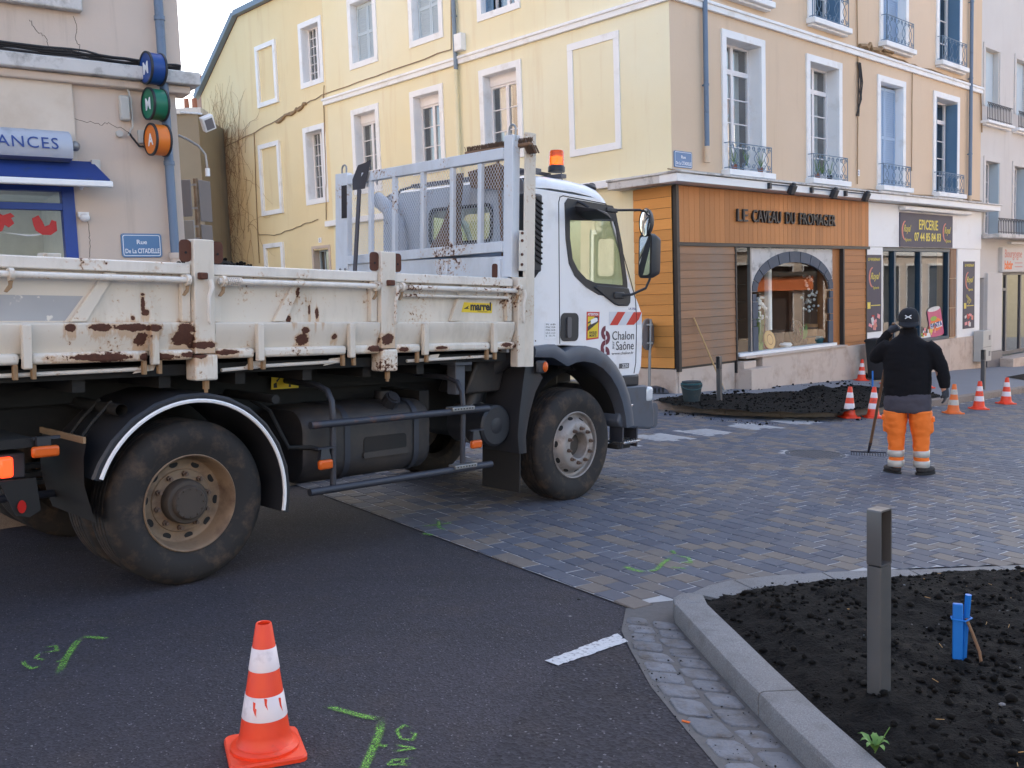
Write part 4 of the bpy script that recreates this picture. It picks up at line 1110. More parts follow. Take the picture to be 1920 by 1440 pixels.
cable(FY, [(-11.35, 7.6), (-11.42, 7.3)], 0.012, 'cable_tan', corner)
cable(FY, [(-15.2, 6.9), (-15.3, 5.0), (-15.35, 3.0)], 0.015, 'cable_tan', corner)
cable(FY, [(-15.3, 3.85), (-14.2, 3.78), (-12.9, 3.95), (-12, 4.05)], 0.012, 'cable_tan', corner)
cable(FT, [(7.05, 10.5), (7.15, 7.35), (7.2, 6.4), (7.15, 5.3), (7.14, 4.1)], 0.014, 'cable_tan', corner)
cable(FT, [(7.2, 7.3), (8.6, 7.33), (10.5, 7.30), (14.5, 7.30), (14.62, 6.0)], 0.02, 'cable_tan', corner, wob=0.03)
cable(FT, [(7.2, 7.35), (7.8, 7.4), (8.9, 7.42)], 0.05, 'cable_tan', corner, wob=0.07, z=0.06)
mb = MB(FT)
for q in range(7):
    mb.tube([(7.2+rnd.uniform(-.08, .08), 6.95, 0.04), (7.22+rnd.uniform(-.12, .12), 6.5, 0.07), (7.2+rnd.uniform(-.1, .1), 6.1, 0.06), (7.16+rnd.uniform(-.06, .06), 5.7, 0.03)], 0.012, 5)
mb.build('cable_bunch', MT['cable'], corner)
cable(FT, [(10.05, 7.1), (10.05, 4.6)], 0.012, 'cable_tan', corner)
cable(FT, [(-0.2, 3.97), (2.3, 3.97), (5.0, 3.96), (9.0, 4.0), (14.6, 4.02)], 0.014, 'cable_tan', corner, z=0.05)
# bare climber on the far end of the yellow wall
mb = MB(FY)
for q in range(300):
    x = rnd.uniform(-18.2, -17.0) if q % 3 else rnd.uniform(-17.8, -15.8)
    y = rnd.choice([6.7, 6.0, 3.9, 5.2]) + rnd.uniform(-0.4, 0.4); a = R_(rnd.uniform(30, 120)) if q % 2 else R_(rnd.uniform(230, 320))
    pts = [(x, y, 0.02)]
    for i in range(rnd.randint(5, 12)):
        a += rnd.uniform(-0.5, 0.5); x += 0.2*math.cos(a)*0.9; y += 0.2*math.sin(a)
        if x < -18.35 or y > 8.3+(x+18.4)*0.6: break
        pts.append((x, y, 0.02+rnd.uniform(0, 0.03)))
    if len(pts) > 2: mb.tube(pts, [0.0075*(1-0.75*i/len(pts)) for i in range(len(pts))], 3, cap=False)
for x in (-18.0, -17.6):
    mb.tube([(x+rnd.uniform(-.1, .1), y, 0.03) for y in (1, 2.5, 4, 5.3, 6.7)], [0.022, 0.02, 0.018, 0.014, 0.01], 5)
vine = mb.build('climbing_vine', MT['twig'], None, smooth=60, recalc=False); vine.matrix_world = Matrix.Translation(OC)
tag(vine, 'bare brown climbing vine clinging to the end of the yellow wall', 'vine')

# ------------------------------------------------------------------ cheese shop front
shop = bx(FT, 'shopfront', MT['black_trim'], corner, -0.02, 7.58, 2.55, 2.615, 0.0, 0.13)
def planks(F, parent, x0, x1, y0, y1, z, size, mat, vertical=False, gap=0.006, th=0.022):
    n = round(((x1-x0) if vertical else (y1-y0))/size); st = ((x1-x0) if vertical else (y1-y0))/n
    mb = MB()
    L = (y1-y0) if vertical else (x1-x0)
    if vertical: mb.box(gap/2, st-gap/2, 0, L, 0, th)
    else: mb.add([(0, gap/2, 0), (L, gap/2, 0), (L, st-gap/2, 0), (0, st-gap/2, 0), (0, gap/2, th), (L, gap/2, th), (L, st-gap/2, th*0.55), (0, st-gap/2, th*0.55)],
                 [(0,3,2,1),(4,5,6,7),(0,1,5,4),(1,2,6,5),(2,3,7,6),(3,0,4,7)])
    me = mb.mesh('plank', 0); me.materials.append(MT[mat])
    for i in range(n):
        o = bpy.data.objects.new('plank', me); COL.objects.link(o); o.parent = parent
        o.matrix_local = F @ Matrix.Translation((x0+(i*st if vertical else 0), y0+(0 if vertical else i*st), z))
def backing(F, x0, x1, y0, y1, z0, z1, parent, mat='black_trim', name='backing'): return bx(F, name, MT[mat], parent, x0, x1, y0, y1, z0, z1)
backing(FT, 0.0, 7.56, 2.62, 3.68, 0.0, 0.08, shop)
planks(FT, shop, 0.03, 7.56, 2.62, 3.68, 0.082, 0.168, 'plank_v', True)
backing(FT, 0.0, 1.90, 0.20, 2.55, 0.0, 0.08, shop); planks(FT, shop, 0.04, 1.88, 0.24, 2.55, 0.082, 0.157, 'plank_grey')
backing(FT, 6.30, 7.44, 0.16, 2.55, 0.0, 0.08, shop); planks(FT, shop, 6.33, 7.42, 0.17, 2.55, 0.082, 0.157, 'plank_h')
backing(FY, -0.88, 0.0, 0.2, 3.68, 0.0, 0.06, shop); planks(FY, shop, -0.88, 0.02, 0.22, 3.68, 0.062, 0.203, 'plank_side_lit')
for b_ in ((-0.05, 0.03, 0.15, 3.69, 0.03, 0.125), (1.88, 1.92, -0.02, 2.55, -0.3, 0.12), (6.27, 6.33, 0.1, 2.55, -0.2, 0.13), (7.42, 7.455, 0.15, 2.55, 0.0, 0.12)): bx(FT, 'corner_trim', MT['black_trim'], shop, *b_)
MB(FT).box(5.93, 6.27, 0.3, 2.55, -0.35, 0.03).build('door_cheek', MT['plank_h'], shop)
# low stone wall and steps
mb = MB(FT); mb.box(0.0, 1.86, -1.5, 0.195, 0.0, 0.075); mb.build('base_stone', MT['lime_stone'], shop, bev=0.006)
for a, b in ((2.70, 4.1), (4.106, 5.6), (5.606, 7.46)): bx(FT, 'base_stone', MT['lime_stone'], shop, a, b, -1.5, 0.255, 0.0, 0.20, bev=0.006)
bx(FT, 'cap_stone', MT['lime_stone'], shop, 2.05, 6.27, 0.258, 0.30, -0.3, 0.235, bev=0.006)
bx(FT, 'window_board', MT['white_trim'], shop, 1.95, 5.95, 0.302, 0.37, -0.12, 0.14, bev=0.006)
bx(FT, 'step', MT['lime_stone'], shop, 1.90, 2.69, -1.5, 0.06, 0.0, 0.45, bev=0.008)
bx(FT, 'step', MT['lime_stone'], shop, 1.90, 2.35, 0.062, 0.21, 0.0, 0.27, bev=0.008)
bx(FY, 'base_stone', MT['lime_stone'], shop, -0.9, 0.05, -1.5, 0.195, 0.0, 0.07, bev=0.006)
# window with slate arch
bx(FT, 'window_post', MT['galv'], shop, 2.50, 2.54, 0.37, 2.55, -0.02, 0.06)
MB(FT).add([(2.54, 0.37, 0.02), (5.93, 0.37, 0.02), (5.93, 2.55, 0.02), (2.54, 2.55, 0.02)], [(0, 1, 2, 3)]).build('window_pane', MT['shop_glass'], shop, smooth=0, recalc=False)
MB(FT).add([(1.94, 0.37, 0.0), (2.50, 0.37, 0.02), (2.50, 2.55, 0.02), (1.94, 2.55, 0.0)], [(0, 1, 2, 3)]).build('window_pane', MT['shop_glass'], shop, smooth=0, recalc=False)
cx_, sy_ = 4.235, 1.62; ai, bi, ao, bo = 1.50, 0.62, 1.685, 0.86
arc_o = [(cx_+ai*math.cos(R_(180-i*5)), sy_+bi*math.sin(R_(180-i*5))) for i in range(37)]
MB(FT).prism([(2.56, 2.53), (2.56, sy_)] + arc_o + [(5.91, sy_), (5.91, 2.53)], 0.03, 0.045).build('spandrel', MT['stone_trim'], shop)
nv = 11
for i in range(nv):
    t0, t1 = 180-180*i/nv-0.6, 180-180*(i+1)/nv+0.6; pts = []
    for t in (t0, (t0+t1)/2, t1): pts.append((cx_+ao*math.cos(R_(t)), sy_+bo*math.sin(R_(t))))
    for t in (t1, (t0+t1)/2, t0): pts.append((cx_+ai*math.cos(R_(t)), sy_+bi*math.sin(R_(t))))
    pts = [(min(max(x, 2.57), 5.90), min(y, 2.51)) for x, y in pts]
    MB(FT).prism(pts, 0.04, 0.07).build('arch_stone', MT['slate'], shop)
for sgn in (-1, 1):
    y = 0.38
    for i, hh in enumerate((0.52, 0.16, 0.36, 0.17, 0.02+0.0)):
        if hh < 0.1: continue
        w = 0.19 if i % 2 == 0 else 0.13
        xa = 2.57 if sgn < 0 else 5.90-w
        bx(FT, 'jamb_stone', MT['slate'], shop, xa, xa+w, y, y+hh-0.012, 0.03, 0.068); y += hh
# room behind the glass
mb = MB(FT); mb.add([(1.9, 0.36, -0.34), (6.3, 0.36, -0.34), (6.3, 0.36, -3), (1.9, 0.36, -3), (1.9, 2.7, -0.34), (6.3, 2.7, -0.34), (6.3, 2.7, -3), (1.9, 2.7, -3)], [(0, 1, 2, 3), (4, 5, 6, 7), (3, 2, 6, 7), (0, 3, 7, 4), (1, 2, 6, 5)])
mb.box(1.94, 6.27, 0.31, 0.362, -0.34, -0.1)
mb.build('shop_room', basic('shop_room', (120, 84, 66), 0.8, var=0.25, vs_=3), shop, smooth=0, recalc=False)
mb = MB(FT); mb.box(4.22, 4.36, 0.36, 2.6, -0.72, -0.58); mb.build('column', MT['white_trim'], shop, bev=0.03)
mb = MB(FT)
for y in (0.9, 1.35, 1.8): mb.box(2.6, 6.2, y, y+0.03, -2.9, -2.5)
mb.build('shelf', MT['dark_wood'], shop)
bx(FT, 'counter', MT['wicker'], shop, 1.98, 2.42, 0.36, 0.85, -0.7, -0.25, bev=0.01)
# lettering
for wd, xa, xb in (('LE', 1.89, 2.27), ('CAVEAU', 2.45, 3.54), ('DU', 3.72, 4.10), ('FROMAGER', 4.28, 5.86)):
    G = FT @ Matrix.Translation((xa, 3.06, 0.135)); m = text_mb(wd, 0.36, G, 0.022, 1.0, space=1.04)
    q = [(G.inverted() @ v).x for v in m.v]; f = (xb-xa-0.016)/(max(q)-min(q))
    m = join(text_mb(wd, 0.36, G, 0.022, f, space=1.04), text_mb(wd, 0.36, FT @ Matrix.Translation((xa+0.014, 3.066, 0.133)), 0.0215, f, space=1.04))
    m.build('shop_lettering', MT['letter_black'], shop, smooth=0)
mb = MB(FT); mb.box(1.86, 5.86, 3.10, 3.115, 0.104, 0.114); mb.box(1.86, 5.86, 3.25, 3.265, 0.104, 0.114); mb.build('letter_rail', MT['plank_v'], shop)
# spotlights over the fascia
for xa, xb, lb in ((2.62, 3.42, 'black spotlight arm under the cornice above the words LE CAVEAU'), (4.28, 5.18, 'black spotlight arm under the cornice above the words DU FROMAGER'), (5.76, 6.66, 'black spotlight arm under the cornice next to the white grocery front')):
    t = thing('spotlight', lb, 'spotlight', Matrix.Translation(OC) @ FT @ Matrix.Translation((xa, 3.78, 0.42)), 'spotlights along the shop cornice')
    mb = MB(); mb.box(-0.035, 0.035, -0.07, 0.05, 0, 0.07); mb.build('bracket', MT['plastic_dark'], t, bev=0.005)
    mb = MB(); mb.cyl((0.03, 0.02, 0.05), (xb-xa-0.1, 0.02, 0.06), 0.013, n=8); mb.build('arm', MT['plastic_dark'], t)
    mb = MB(Matrix.Translation((xb-xa, -0.04, 0.07)) @ Matrix.Rotation(R_(25), 4, 'X')); mb.box(-0.085, 0.085, -0.11, 0.09, -0.05, 0.06); mb.cyl((-0.05, 0.10, 0), (0.05, 0.10, 0), 0.04); mb.build('lamp_head', MT['plastic_dark'], t, bev=0.015)

# things in the cheese shop window
def W3(x, y, z): return OC + (FT @ Vector((x, y, z)))
def at_shop(x, y, z): return Matrix.Translation(OC) @ FT @ Matrix.Translation((x, y, z)) @ Matrix.Rotation(R_(-90), 4, 'X')
t = thing('flower_vase', 'green stems with small white flowers standing in the cheese shop window', 'vase', at_shop(3.10, 0.37, -0.16))
MB().lathe([(0, 0), (0.09, 0), (0.11, 0.14), (0.10, 0.16), (0, 0.15)], 16).build('pot', MT['leaf'], t)
mb = MB(); mf = MB()
for i in range(60):
    a = rnd.uniform(0, 6.28); r = rnd.uniform(0, 0.15); h = rnd.uniform(0.6, 0.85)
    mb.tube([(0.5*r*math.cos(a), 0.5*r*math.sin(a), 0.1), (r*math.cos(a), r*math.sin(a), h)], 0.006, 4)
    if i % 2: mf.ell((r*math.cos(a), r*math.sin(a), h), 0.025, 6, 4)
mb.build('stems', MT['leaf'], t); mf.build('blossom', MT['white_flower'], t)
t = thing('round_board', 'round pale wooden cheese board leaning behind the shop glass', 'board', at_shop(3.46, 0.57, -0.12) @ Matrix.Rotation(R_(80), 4, 'X'))
MB().lathe([(0, 0), (0.2, 0), (0.21, 0.012), (0.2, 0.03), (0.17, 0.025), (0.16, 0.03), (0, 0.03)], 32).build('disc', MT['cork'], t)
MB().lathe([(0.10, 0.031), (0.11, 0.034), (0.12, 0.031)], 32).build('carved_ring', MT['wicker'], t)
t = thing('cart_wheel', 'small dark spoked cart wheel standing in the cheese shop window', 'wheel', at_shop(4.82, 0.66, -0.26) @ Matrix.Rotation(R_(88), 4, 'X'))
MB().lathe([(0.24, -0.02), (0.28, -0.02), (0.28, 0.02), (0.24, 0.02), (0.24, -0.02)], 32).build('rim', MT['dark_wood'], t)
MB().cyl((0, 0, -0.05), (0, 0, 0.05), 0.05).build('hub', MT['dark_wood'], t)
for i in range(10): MB().cyl((0, 0, 0), (0.25*math.cos(i*.628), 0.25*math.sin(i*.628), 0), 0.012, n=6).build('spoke', MT['dark_wood'], t)
for x, r, h, lb in ((5.62, 0.2, 0.45, 'tall brown wicker basket in the cheese shop window beside the cart wheel'), (4.2, 0.17, 0.38, 'brown wooden tub in the cheese shop window beside the white column')):
    t = thing('basket', lb, 'basket', at_shop(x, 0.37, -0.38))
    MB().lathe([(0, 0), (r*0.8, 0), (r, h), (r*0.94, h), (r*0.8, 0.05), (0, 0.05)], 20).build('basket_body', MT['wicker' if x > 5 else 'dark_wood'], t)
    for zz in (0.3, 0.75): MB().lathe([(r*(0.8+0.2*zz)+0.004, h*zz), (r*(0.8+0.2*zz)+0.012, h*zz+0.02), (r*(0.8+0.2*zz)+0.004, h*zz+0.04)], 20).build('hoop', MT['dark_wood'], t)
t = thing('potted_plant', 'upright green leafy plant in the cheese shop window by the basket', 'plant', at_shop(5.18, 0.37, -0.28))
MB().lathe([(0, 0), (0.07, 0), (0.09, 0.12), (0, 0.12)], 14).build('pot', MT['dark_wood'], t)
mb = MB()
for i in range(26):
    a = rnd.uniform(0, 6.28); h = rnd.uniform(0.3, 0.5); q = Vector((math.cos(a), math.sin(a), 0))
    mb.add([q*0.02+Vector((0, 0, .1)), q*0.06+Vector((-.02, .01, h*.6)), q*0.1+Vector((0, 0, h)), q*0.06+Vector((.02, -.01, h*.6))], [(0, 1, 2, 3)])
mb.build('leaves', MT['leaf'], t, smooth=0)
t = thing('blossom_branch', 'branch of white artificial blossom hanging in the cheese shop window', 'flowers', at_shop(5.6, 1.3, -0.4))
mb = MB(); mf = MB(); mb.tube([(0.1, 0, -0.9), (0.05, 0, 0), (0.15, 0, 0.3), (0.2, 0, 0.6)], 0.015)
for i in range(40): mf.ell((rnd.gauss(0.12, 0.12), rnd.gauss(0, 0.08), rnd.uniform(-0.2, 0.65)), rnd.uniform(0.02, 0.04), 6, 4)
mb.build('stem', MT['dark_wood'], t); mf.build('blossom', MT['white_flower'], t)
t = thing('blossom_branch', 'low bunch of white blossom above the stems in the cheese shop window', 'flowers', at_shop(3.35, 1.15, -0.3))
mb = MB(); mf = MB(); mb.tube([(0.0, 0, -0.78), (0.05, 0, -0.2), (0.0, 0, 0.3)], 0.012)
for i in range(26): mf.ell((rnd.gauss(0.02, 0.1), rnd.gauss(0, 0.06), rnd.uniform(-0.1, 0.35)), rnd.uniform(0.025, 0.045), 6, 4)
mb.build('stem', MT['dark_wood'], t); mf.build('blossom', MT['white_flower'], t)
t = thing('wooden_chair', 'small dark wooden chair inside the cheese shop window', 'chair', at_shop(3.85, 0.37, -0.42))
for sx in (-.13, .13):
    for sy in (-.13, .13): MB().cyl((sx, sy, 0), (sx, sy, 0.7 if sy > 0 else 0.32), 0.018, n=8).build('leg', MT['dark_wood'], t)
MB().box(-.16, .16, -.16, .16, .32, .35).build('seat', MT['dark_wood'], t); MB().box(-.13, .13, .115, .14, .5, .68).build('backrest', MT['dark_wood'], t)
for k, (x, y, w, h, m, lb) in enumerate(((3.55, 0.37, 0.09, 0.18, 'letter_red', 'small red jar on the shop window ledge'), (5.7, 0.37, 0.13, 0.16, 'bucket_teal', 'teal glass bowl on the shop window ledge'), (4.25, 0.37, 0.16, 0.09, 'letter_white', 'small white oval dish on the shop window ledge'))):
    MBk = MB(); MBk.lathe([(0, 0), (w*.7, 0), (w, h*.5), (w*.75, h), (w*.7, h), (w*.6, h*.4), (0, 0.02)], 16)
    o = MBk.build('jar' if k == 0 else 'bowl' if k == 1 else 'dish', MT[m]); o.matrix_world = at_shop(x, y, -0.2); tag(o, lb, 'jar' if k == 0 else 'bowl' if k == 1 else 'dish')

# ------------------------------------------------------------------ grocery front
gro = bx(FT, 'grocery_front', MT['shop_white'], corner, 7.585, 14.56, 2.62, 3.69, 0.0, 0.07)
for b_ in ((7.47, 8.40, 0.16, 2.615, 0.0, 0.055), (12.92, 14.54, 0.05, 2.615, 0.0, 0.055)): bx(FT, 'pillar', MT['shop_white'], gro, *b_, bev=0.004)
for a, b in ((7.47, 8.9), (8.906, 10.6), (10.606, 12.3), (12.306, 13.4), (13.406, 14.56)): bx(FT, 'base_stone', MT['lime_stone'], gro, a, b, -1.6, 0.10 if a > 8.8 else 0.15, 0.0, 0.10, bev=0.006)
mb = MB(FT); mb.box(8.4, 12.5, 2.52, 2.61, -0.12, 0.02); mb.box(8.4, 12.5, 0.11, 0.19, -0.12, 0.02)
for x in (8.40, 9.10, 10.60, 12.38): mb.box(x, x+0.10, 0.19, 2.52, -0.119, 0.018)
mb.build('window_frame', MT['teal_frame'], gro, bev=0.006)
for a, b in ((8.5, 9.1), (9.2, 10.6), (10.7, 12.38)):
    MB(FT).add([(a, 0.19, -0.06), (b, 0.19, -0.06), (b, 2.52, -0.06), (a, 2.52, -0.06)], [(0, 1, 2, 3)]).build('window_pane', MT['shop_glass'], gro, smooth=0, recalc=False)
for i in range(4):
    for j in range(3): bx(FT, 'slat', MT['dark_wood' if False else 'plank_grey'], gro, 12.52+i*0.1, 12.60+i*0.1, 0.14+j*0.83, 0.95+j*0.83, -0.02, 0.03)
bx(FT, 'slat_backing', MT['black_trim'], gro, 12.50, 12.92, 0.1, 2.615, -0.06, -0.03)
mb = MB(FT); mb.add([(8.4, 0.1, -0.34), (12.5, 0.1, -0.34), (12.5, 0.1, -3), (8.4, 0.1, -3), (8.4, 2.62, -0.34), (12.5, 2.62, -0.34), (12.5, 2.62, -3), (8.4, 2.62, -3)], [(0, 1, 2, 3), (4, 5, 6, 7), (3, 2, 6, 7), (0, 3, 7, 4), (1, 2, 6, 5)])
mb.build('shop_room', basic('grocery_room', (120, 128, 136), 0.8, var=0.2), gro, smooth=0, recalc=False)
mb = MB(FT); n = 40
for i in range(n+1): mb.v += [FT @ Vector((8.5+2.5*i/n, 0.2, -1.2+0.04*math.sin(i*1.1))), FT @ Vector((8.5+2.5*i/n, 1.7, -1.2+0.04*math.sin(i*1.1)))]
mb.f = [[2*i, 2*i+2, 2*i+3, 2*i+1] for i in range(n)]; mb.build('blue_drape', MT['teal_frame'], gro, smooth=80, recalc=False)
bx(FT, 'awning_box', MT['shop_white'], gro, 9.2, 13.43, 3.55, 3.66, 0.07, 0.26, bev=0.03)
def crescent(F, cx, cy, r, mat, parent, z):
    P = [(cx+r*math.cos(R_(a)), cy+r*1.25*math.sin(R_(a))) for a in range(90, 271, 12)] + [(cx+r*0.16+r*0.80*math.cos(R_(a)), cy+r*1.12*math.sin(R_(a))) for a in range(264, 95, -12)]
    MB(F).prism(P, z, z+0.003).build('crescent', MT[mat], parent, smooth=0)
board = bx(FT, 'sign_board', MT['navy_print'], gro, 9.26, 12.48, 2.632, 3.51, 0.07, 0.095)
def word(F, s, size, x, y, z, mat, parent, name, sx=1.0, align='LEFT', bold=0.0, rot=0.0, fit=None, shear=0.0):
    G = F @ Matrix.Translation((x, y, z)) @ Matrix.Rotation(R_(rot), 4, 'Z')
    m = text_mb(s, size, G, 0.0015, sx, align, bold, shear)
    if fit:
        xs = [(G.inverted() @ v).x for v in m.v]; m = text_mb(s, size, G, 0.0015, sx*fit/(max(xs)-min(xs)), align, bold, shear)
    return m.build(name, MT[mat], parent, smooth=0)
word(FT, 'EPICERIE', 0.36, 10.93, 3.10, 0.097, 'letter_yellow', board, 'lettering', align='CENTER', bold=0.006, fit=1.16)
word(FT, '07 44 85 84 83', 0.30, 10.90, 2.80, 0.097, 'letter_yellow', board, 'lettering', align='CENTER', bold=0.006, fit=1.62)
for cx in (9.55, 12.02):
    crescent(FT, cx, 3.05, 0.2, 'letter_rose', board, 0.096)
    word(FT, 'Royal', 0.26, cx-0.1, 3.02, 0.097, 'letter_yellow', board, 'lettering', shear=0.5, fit=0.42); word(FT, 'Epicerie', 0.12, cx+0.0, 2.78, 0.097, 'letter_yellow', board, 'lettering', fit=0.34)
for (x0, x1, y0, y1) in ((7.52, 8.30, 0.52, 2.42), (13.32, 14.12, 0.33, 2.26)):
    po = bx(FT, 'poster', MT['navy_print'], gro, x0, x1, y0, y1, 0.055, 0.07)
    c = (x0+x1)/2
    word(FT, '0749589669', 0.11, c, y1-0.15, 0.072, 'letter_yellow', po, 'lettering', align='CENTER', fit=(x1-x0)*0.8)
    crescent(FT, c-0.08, y1-0.55, 0.2, 'letter_rose', po, 0.071)
    word(FT, 'Royal', 0.24, c-0.2, y1-0.6, 0.072, 'letter_yellow', po, 'lettering', shear=0.5, fit=0.48); word(FT, 'Epicerie', 0.10, c-0.05, y1-0.84, 0.072, 'letter_yellow', po, 'lettering', fit=0.3)
    if x0 > 10: word(FT, 'OUVERTS', 0.13, c-0.22, y0+0.92, 0.072, 'letter_yellow', po, 'lettering', fit=0.38, rot=-28); word(FT, '7/7', 0.13, c-0.16, y0+0.76, 0.072, 'letter_yellow', po, 'lettering', fit=0.2, rot=-28)
    bx(FT, 'yellow_square', MT['letter_yellow'], po, x0+0.05, x0+0.2, y0+0.58, y0+0.74, 0.0705, 0.072)
    bx(FT, 'small_print', MT['letter_yellow'], po, x0+0.23, x1-0.06, y0+0.645, y0+0.665, 0.0705, 0.072)
    for i in range(9):
        a = rnd.uniform(-40, 50); px_, py_ = rnd.uniform(x0+0.15, x1-0.15), y0+rnd.uniform(0.08, 0.42); w, h = rnd.uniform(.09, .2), rnd.uniform(.06, .13)
        w = min(w, 0.9*(min(px_-x0, x1-px_))); 
        G = FT @ Matrix.Translation((px_, py_, 0.071+i*0.0007)) @ Matrix.Rotation(R_(a*0.5), 4, 'Z')
        MB(G).box(-w/2, w/2, -h/2, h/2, 0, 0.0006).build('printed_snack', MT[['pink', 'letter_red', 'pink', 'silver', 'letter_rose'][i % 5]], po, smooth=0)
# printed window stickers: the tilted drinks can and the row of sweets
can = MB(FT @ Matrix.Translation((11.88, 0.2, -0.045)) @ Matrix.Diagonal((1.8, 0.92, 1, 1)) @ Matrix.Rotation(R_(10), 4, 'Z')).prism(rrect(-0.24, 0.24, 0.0, 0.86, 0.07), 0, 0.004).build('can_sticker', MT['magenta'], gro, smooth=0)
GC = FT @ Matrix.Translation((11.88, 0.2, -0.045)) @ Matrix.Diagonal((1.8, 0.92, 1, 1)) @ Matrix.Rotation(R_(10), 4, 'Z')
MB(GC).prism([(0.22*math.cos(t*.2094), 0.84+0.07*math.sin(t*.2094)) for t in range(30)], 0.0045, 0.006).build('can_top', MT['silver'], can, smooth=0)
MB(GC).prism([(0.21*math.cos(t*.2094), 0.37+0.2*math.sin(t*.2094)) for t in range(30)], 0.0045, 0.006).build('roundel', MT['orange_print'], can, smooth=0)
MB(GC).prism([(-0.06+0.11*math.cos(t*.2094), 0.56+0.07*math.sin(t*.2094)) for t in range(30)], 0.0065, 0.0075).build('green_leaf', MT['lime_print'], can, smooth=0)
MB(GC).box(-0.215, 0.215, 0.26, 0.43, 0.0066, 0.0074).build('white_band', MT['letter_white'], can, smooth=0)
word(GC, 'FANTA', 0.2, 0, 0.285, 0.009, 'letter_blue', can, 'lettering', align='CENTER', bold=0.01, fit=0.42)
sw = bx(FT, 'sweets_sticker', MT['shop_white'], gro, 10.72, 11.7, 0.2, 0.32, -0.05, -0.047)
for i in range(34):
    w, h = rnd.uniform(.05, .14), rnd.uniform(.06, .2); x, y = rnd.uniform(10.74, 11.66), rnd.uniform(0.21, 0.42)
    MB(FT).box(x, x+w, y, y+h, -0.0465+i*0.0004, -0.0462+i*0.0004).build('printed_sweet', MT[['letter_red', 'letter_yellow', 'lime_print', 'letter_white', 'orange_print', 'letter_black', 'pink'][i % 7]], sw, smooth=0)

# ------------------------------------------------------------------ street name plates
def street_sign(M, w, h, label):
    t = thing('street_sign', label, 'sign', M)
    MB().prism(rrect(0, w, 0, h, 0.03), 0, 0.02).build('plate', MT['plate_blue'], t, bev=0.003)
    mb = MB(); o_, i_ = rrect(0.018, w-0.018, 0.018, h-0.018, 0.025), rrect(0.026, w-0.026, 0.026, h-0.026, 0.02)
    mb.prism(o_, 0.0205, 0.0215, [i_[::-1]]); mb.build('border', MT['letter_white'], t, smooth=0)
    I = Matrix()
    word(I, 'Rue', h*0.26, w/2, h*0.56, 0.022, 'letter_white', t, 'lettering', align='CENTER', bold=0.0008, fit=w*0.25)
    word(I, 'De La', h*0.26, w*0.08, h*0.18, 0.022, 'letter_white', t, 'lettering', bold=0.0008, fit=w*0.27); word(I, 'CITADELLE', h*0.28, w*0.39, h*0.18, 0.022, 'letter_white', t, 'lettering', bold=0.0012, fit=w*0.54)
    for x, y in ((0.02, 0.02), (w-0.02, 0.02), (0.02, h-0.02), (w-0.02, h-0.02)): MB().cyl((x, y, 0.02), (x, y, 0.026), 0.006, n=8).build('screw', MT['galv'], t)
street_sign(Matrix.Translation(OC) @ FT @ Matrix.Translation((0.05, 4.03, 0.0)), 0.56, 0.31, 'blue street name plate on the tan corner above the cornice')
mb = MB(); mb.box(0, 0.62, 0, 0.9, 0, 0.28); 
ub = thing('utility_box', 'pale meter box standing at the foot of the white grocery pillar', 'utility box', Matrix.Translation(OC) @ FT @ Matrix.Translation((13.96, -0.66, 0.11)))
mb.build('cabinet', MT['plastic_grey'], ub, bev=0.015)
for y in (0.42,): MB().box(0.02, 0.60, y, y+0.008, 0.278, 0.284).build('door_joint', MT['seam'], ub)
for y in (0.15, 0.62): MB().box(0.40, 0.52, y, y+0.14, 0.279, 0.285).build('grille', MT['sign_back'], ub)

# ------------------------------------------------------------------ pale house right of the corner building
ORr = OC + (FT @ Vector((14.62, 0, 0)))
right = thing('town_house', 'pale grey house with white shutters beside the tan facade', 'building', Matrix.Translation(ORr))
def rx(v): return v - 14.62
RH = [(rx(14.87), rx(15.90), 6.80, 8.46), (rx(17.30), rx(18.35), 6.80, 8.48), (rx(19.7), rx(20.8), 6.80, 8.48), (rx(14.98), rx(15.98), 3.08, 5.22), (rx(17.25), rx(18.25), 3.08, 5.22), (rx(19.6), rx(20.6), 3.08, 5.22), (rx(16.18), rx(21.5), -1.6, 1.92), (rx(14.66), rx(15.0), -1.6, 1.78)]
wall(FT, 0.004, 10.0, -1.8, 12.5, RH, 0.3, 'wall', MT['grey_wall'], right)
for i, r in enumerate(RH[:6]):
    w_ = surround(FT, right, r[0]-0.14, r[1]+0.2, r[2], r[3]+0.14, 0.14 if True else 0, 0.03, 0.0, False, 'grey_wall')
    a, b, c, d = r; m_ = (a+b)/2
    if i < 3:
        for p, q in ((a+0.01, m_-0.004), (m_+0.004, b-0.01)): bx(FT, 'shutter', MT['shutter'], w_, p, q, c+0.02, d-0.02, -0.18, -0.15, bev=0.004)
        sill(FT, w_, a-0.3, b+0.75, c-0.46, 0.24, 0.08)
        me = bar_railing(1.9, 0.5, 0.12).mesh('railing', 60); o = link('railing', me, MT['iron_dark'], w_); o.matrix_local = FT @ Matrix.Translation((a-0.28, c-0.46, 0.2))
    else:
        casement(FT, w_, a+0.01, b-0.1, c, d, -0.26, 4, 2, None, curtain=None)
        G = FT @ Matrix.Translation((b-0.03, 0, 0)) @ Matrix.Rotation(R_(90), 4, 'Y'); shutter_leaf(G, w_, -0.03, 0.25, c+0.02, d-0.02, 0.0, 'shutter')
bal = bx(FT, 'balcony', MT['stone_trim'], right, 0.02, 8.0, 2.93, 3.05, 0.0, 0.55, bev=0.01)
o = link('railing', bar_railing(7.9, 0.44, 0.13).mesh('railing', 60), MT['iron_dark'], bal); o.matrix_local = FT @ Matrix.Translation((0.06, 3.05, 0.5))
sg = bx(FT, 'sign_board', MT['grey_wall'], right, rx(16.08), rx(19.0), 1.94, 2.70, 0.0, 0.12, bev=0.005)
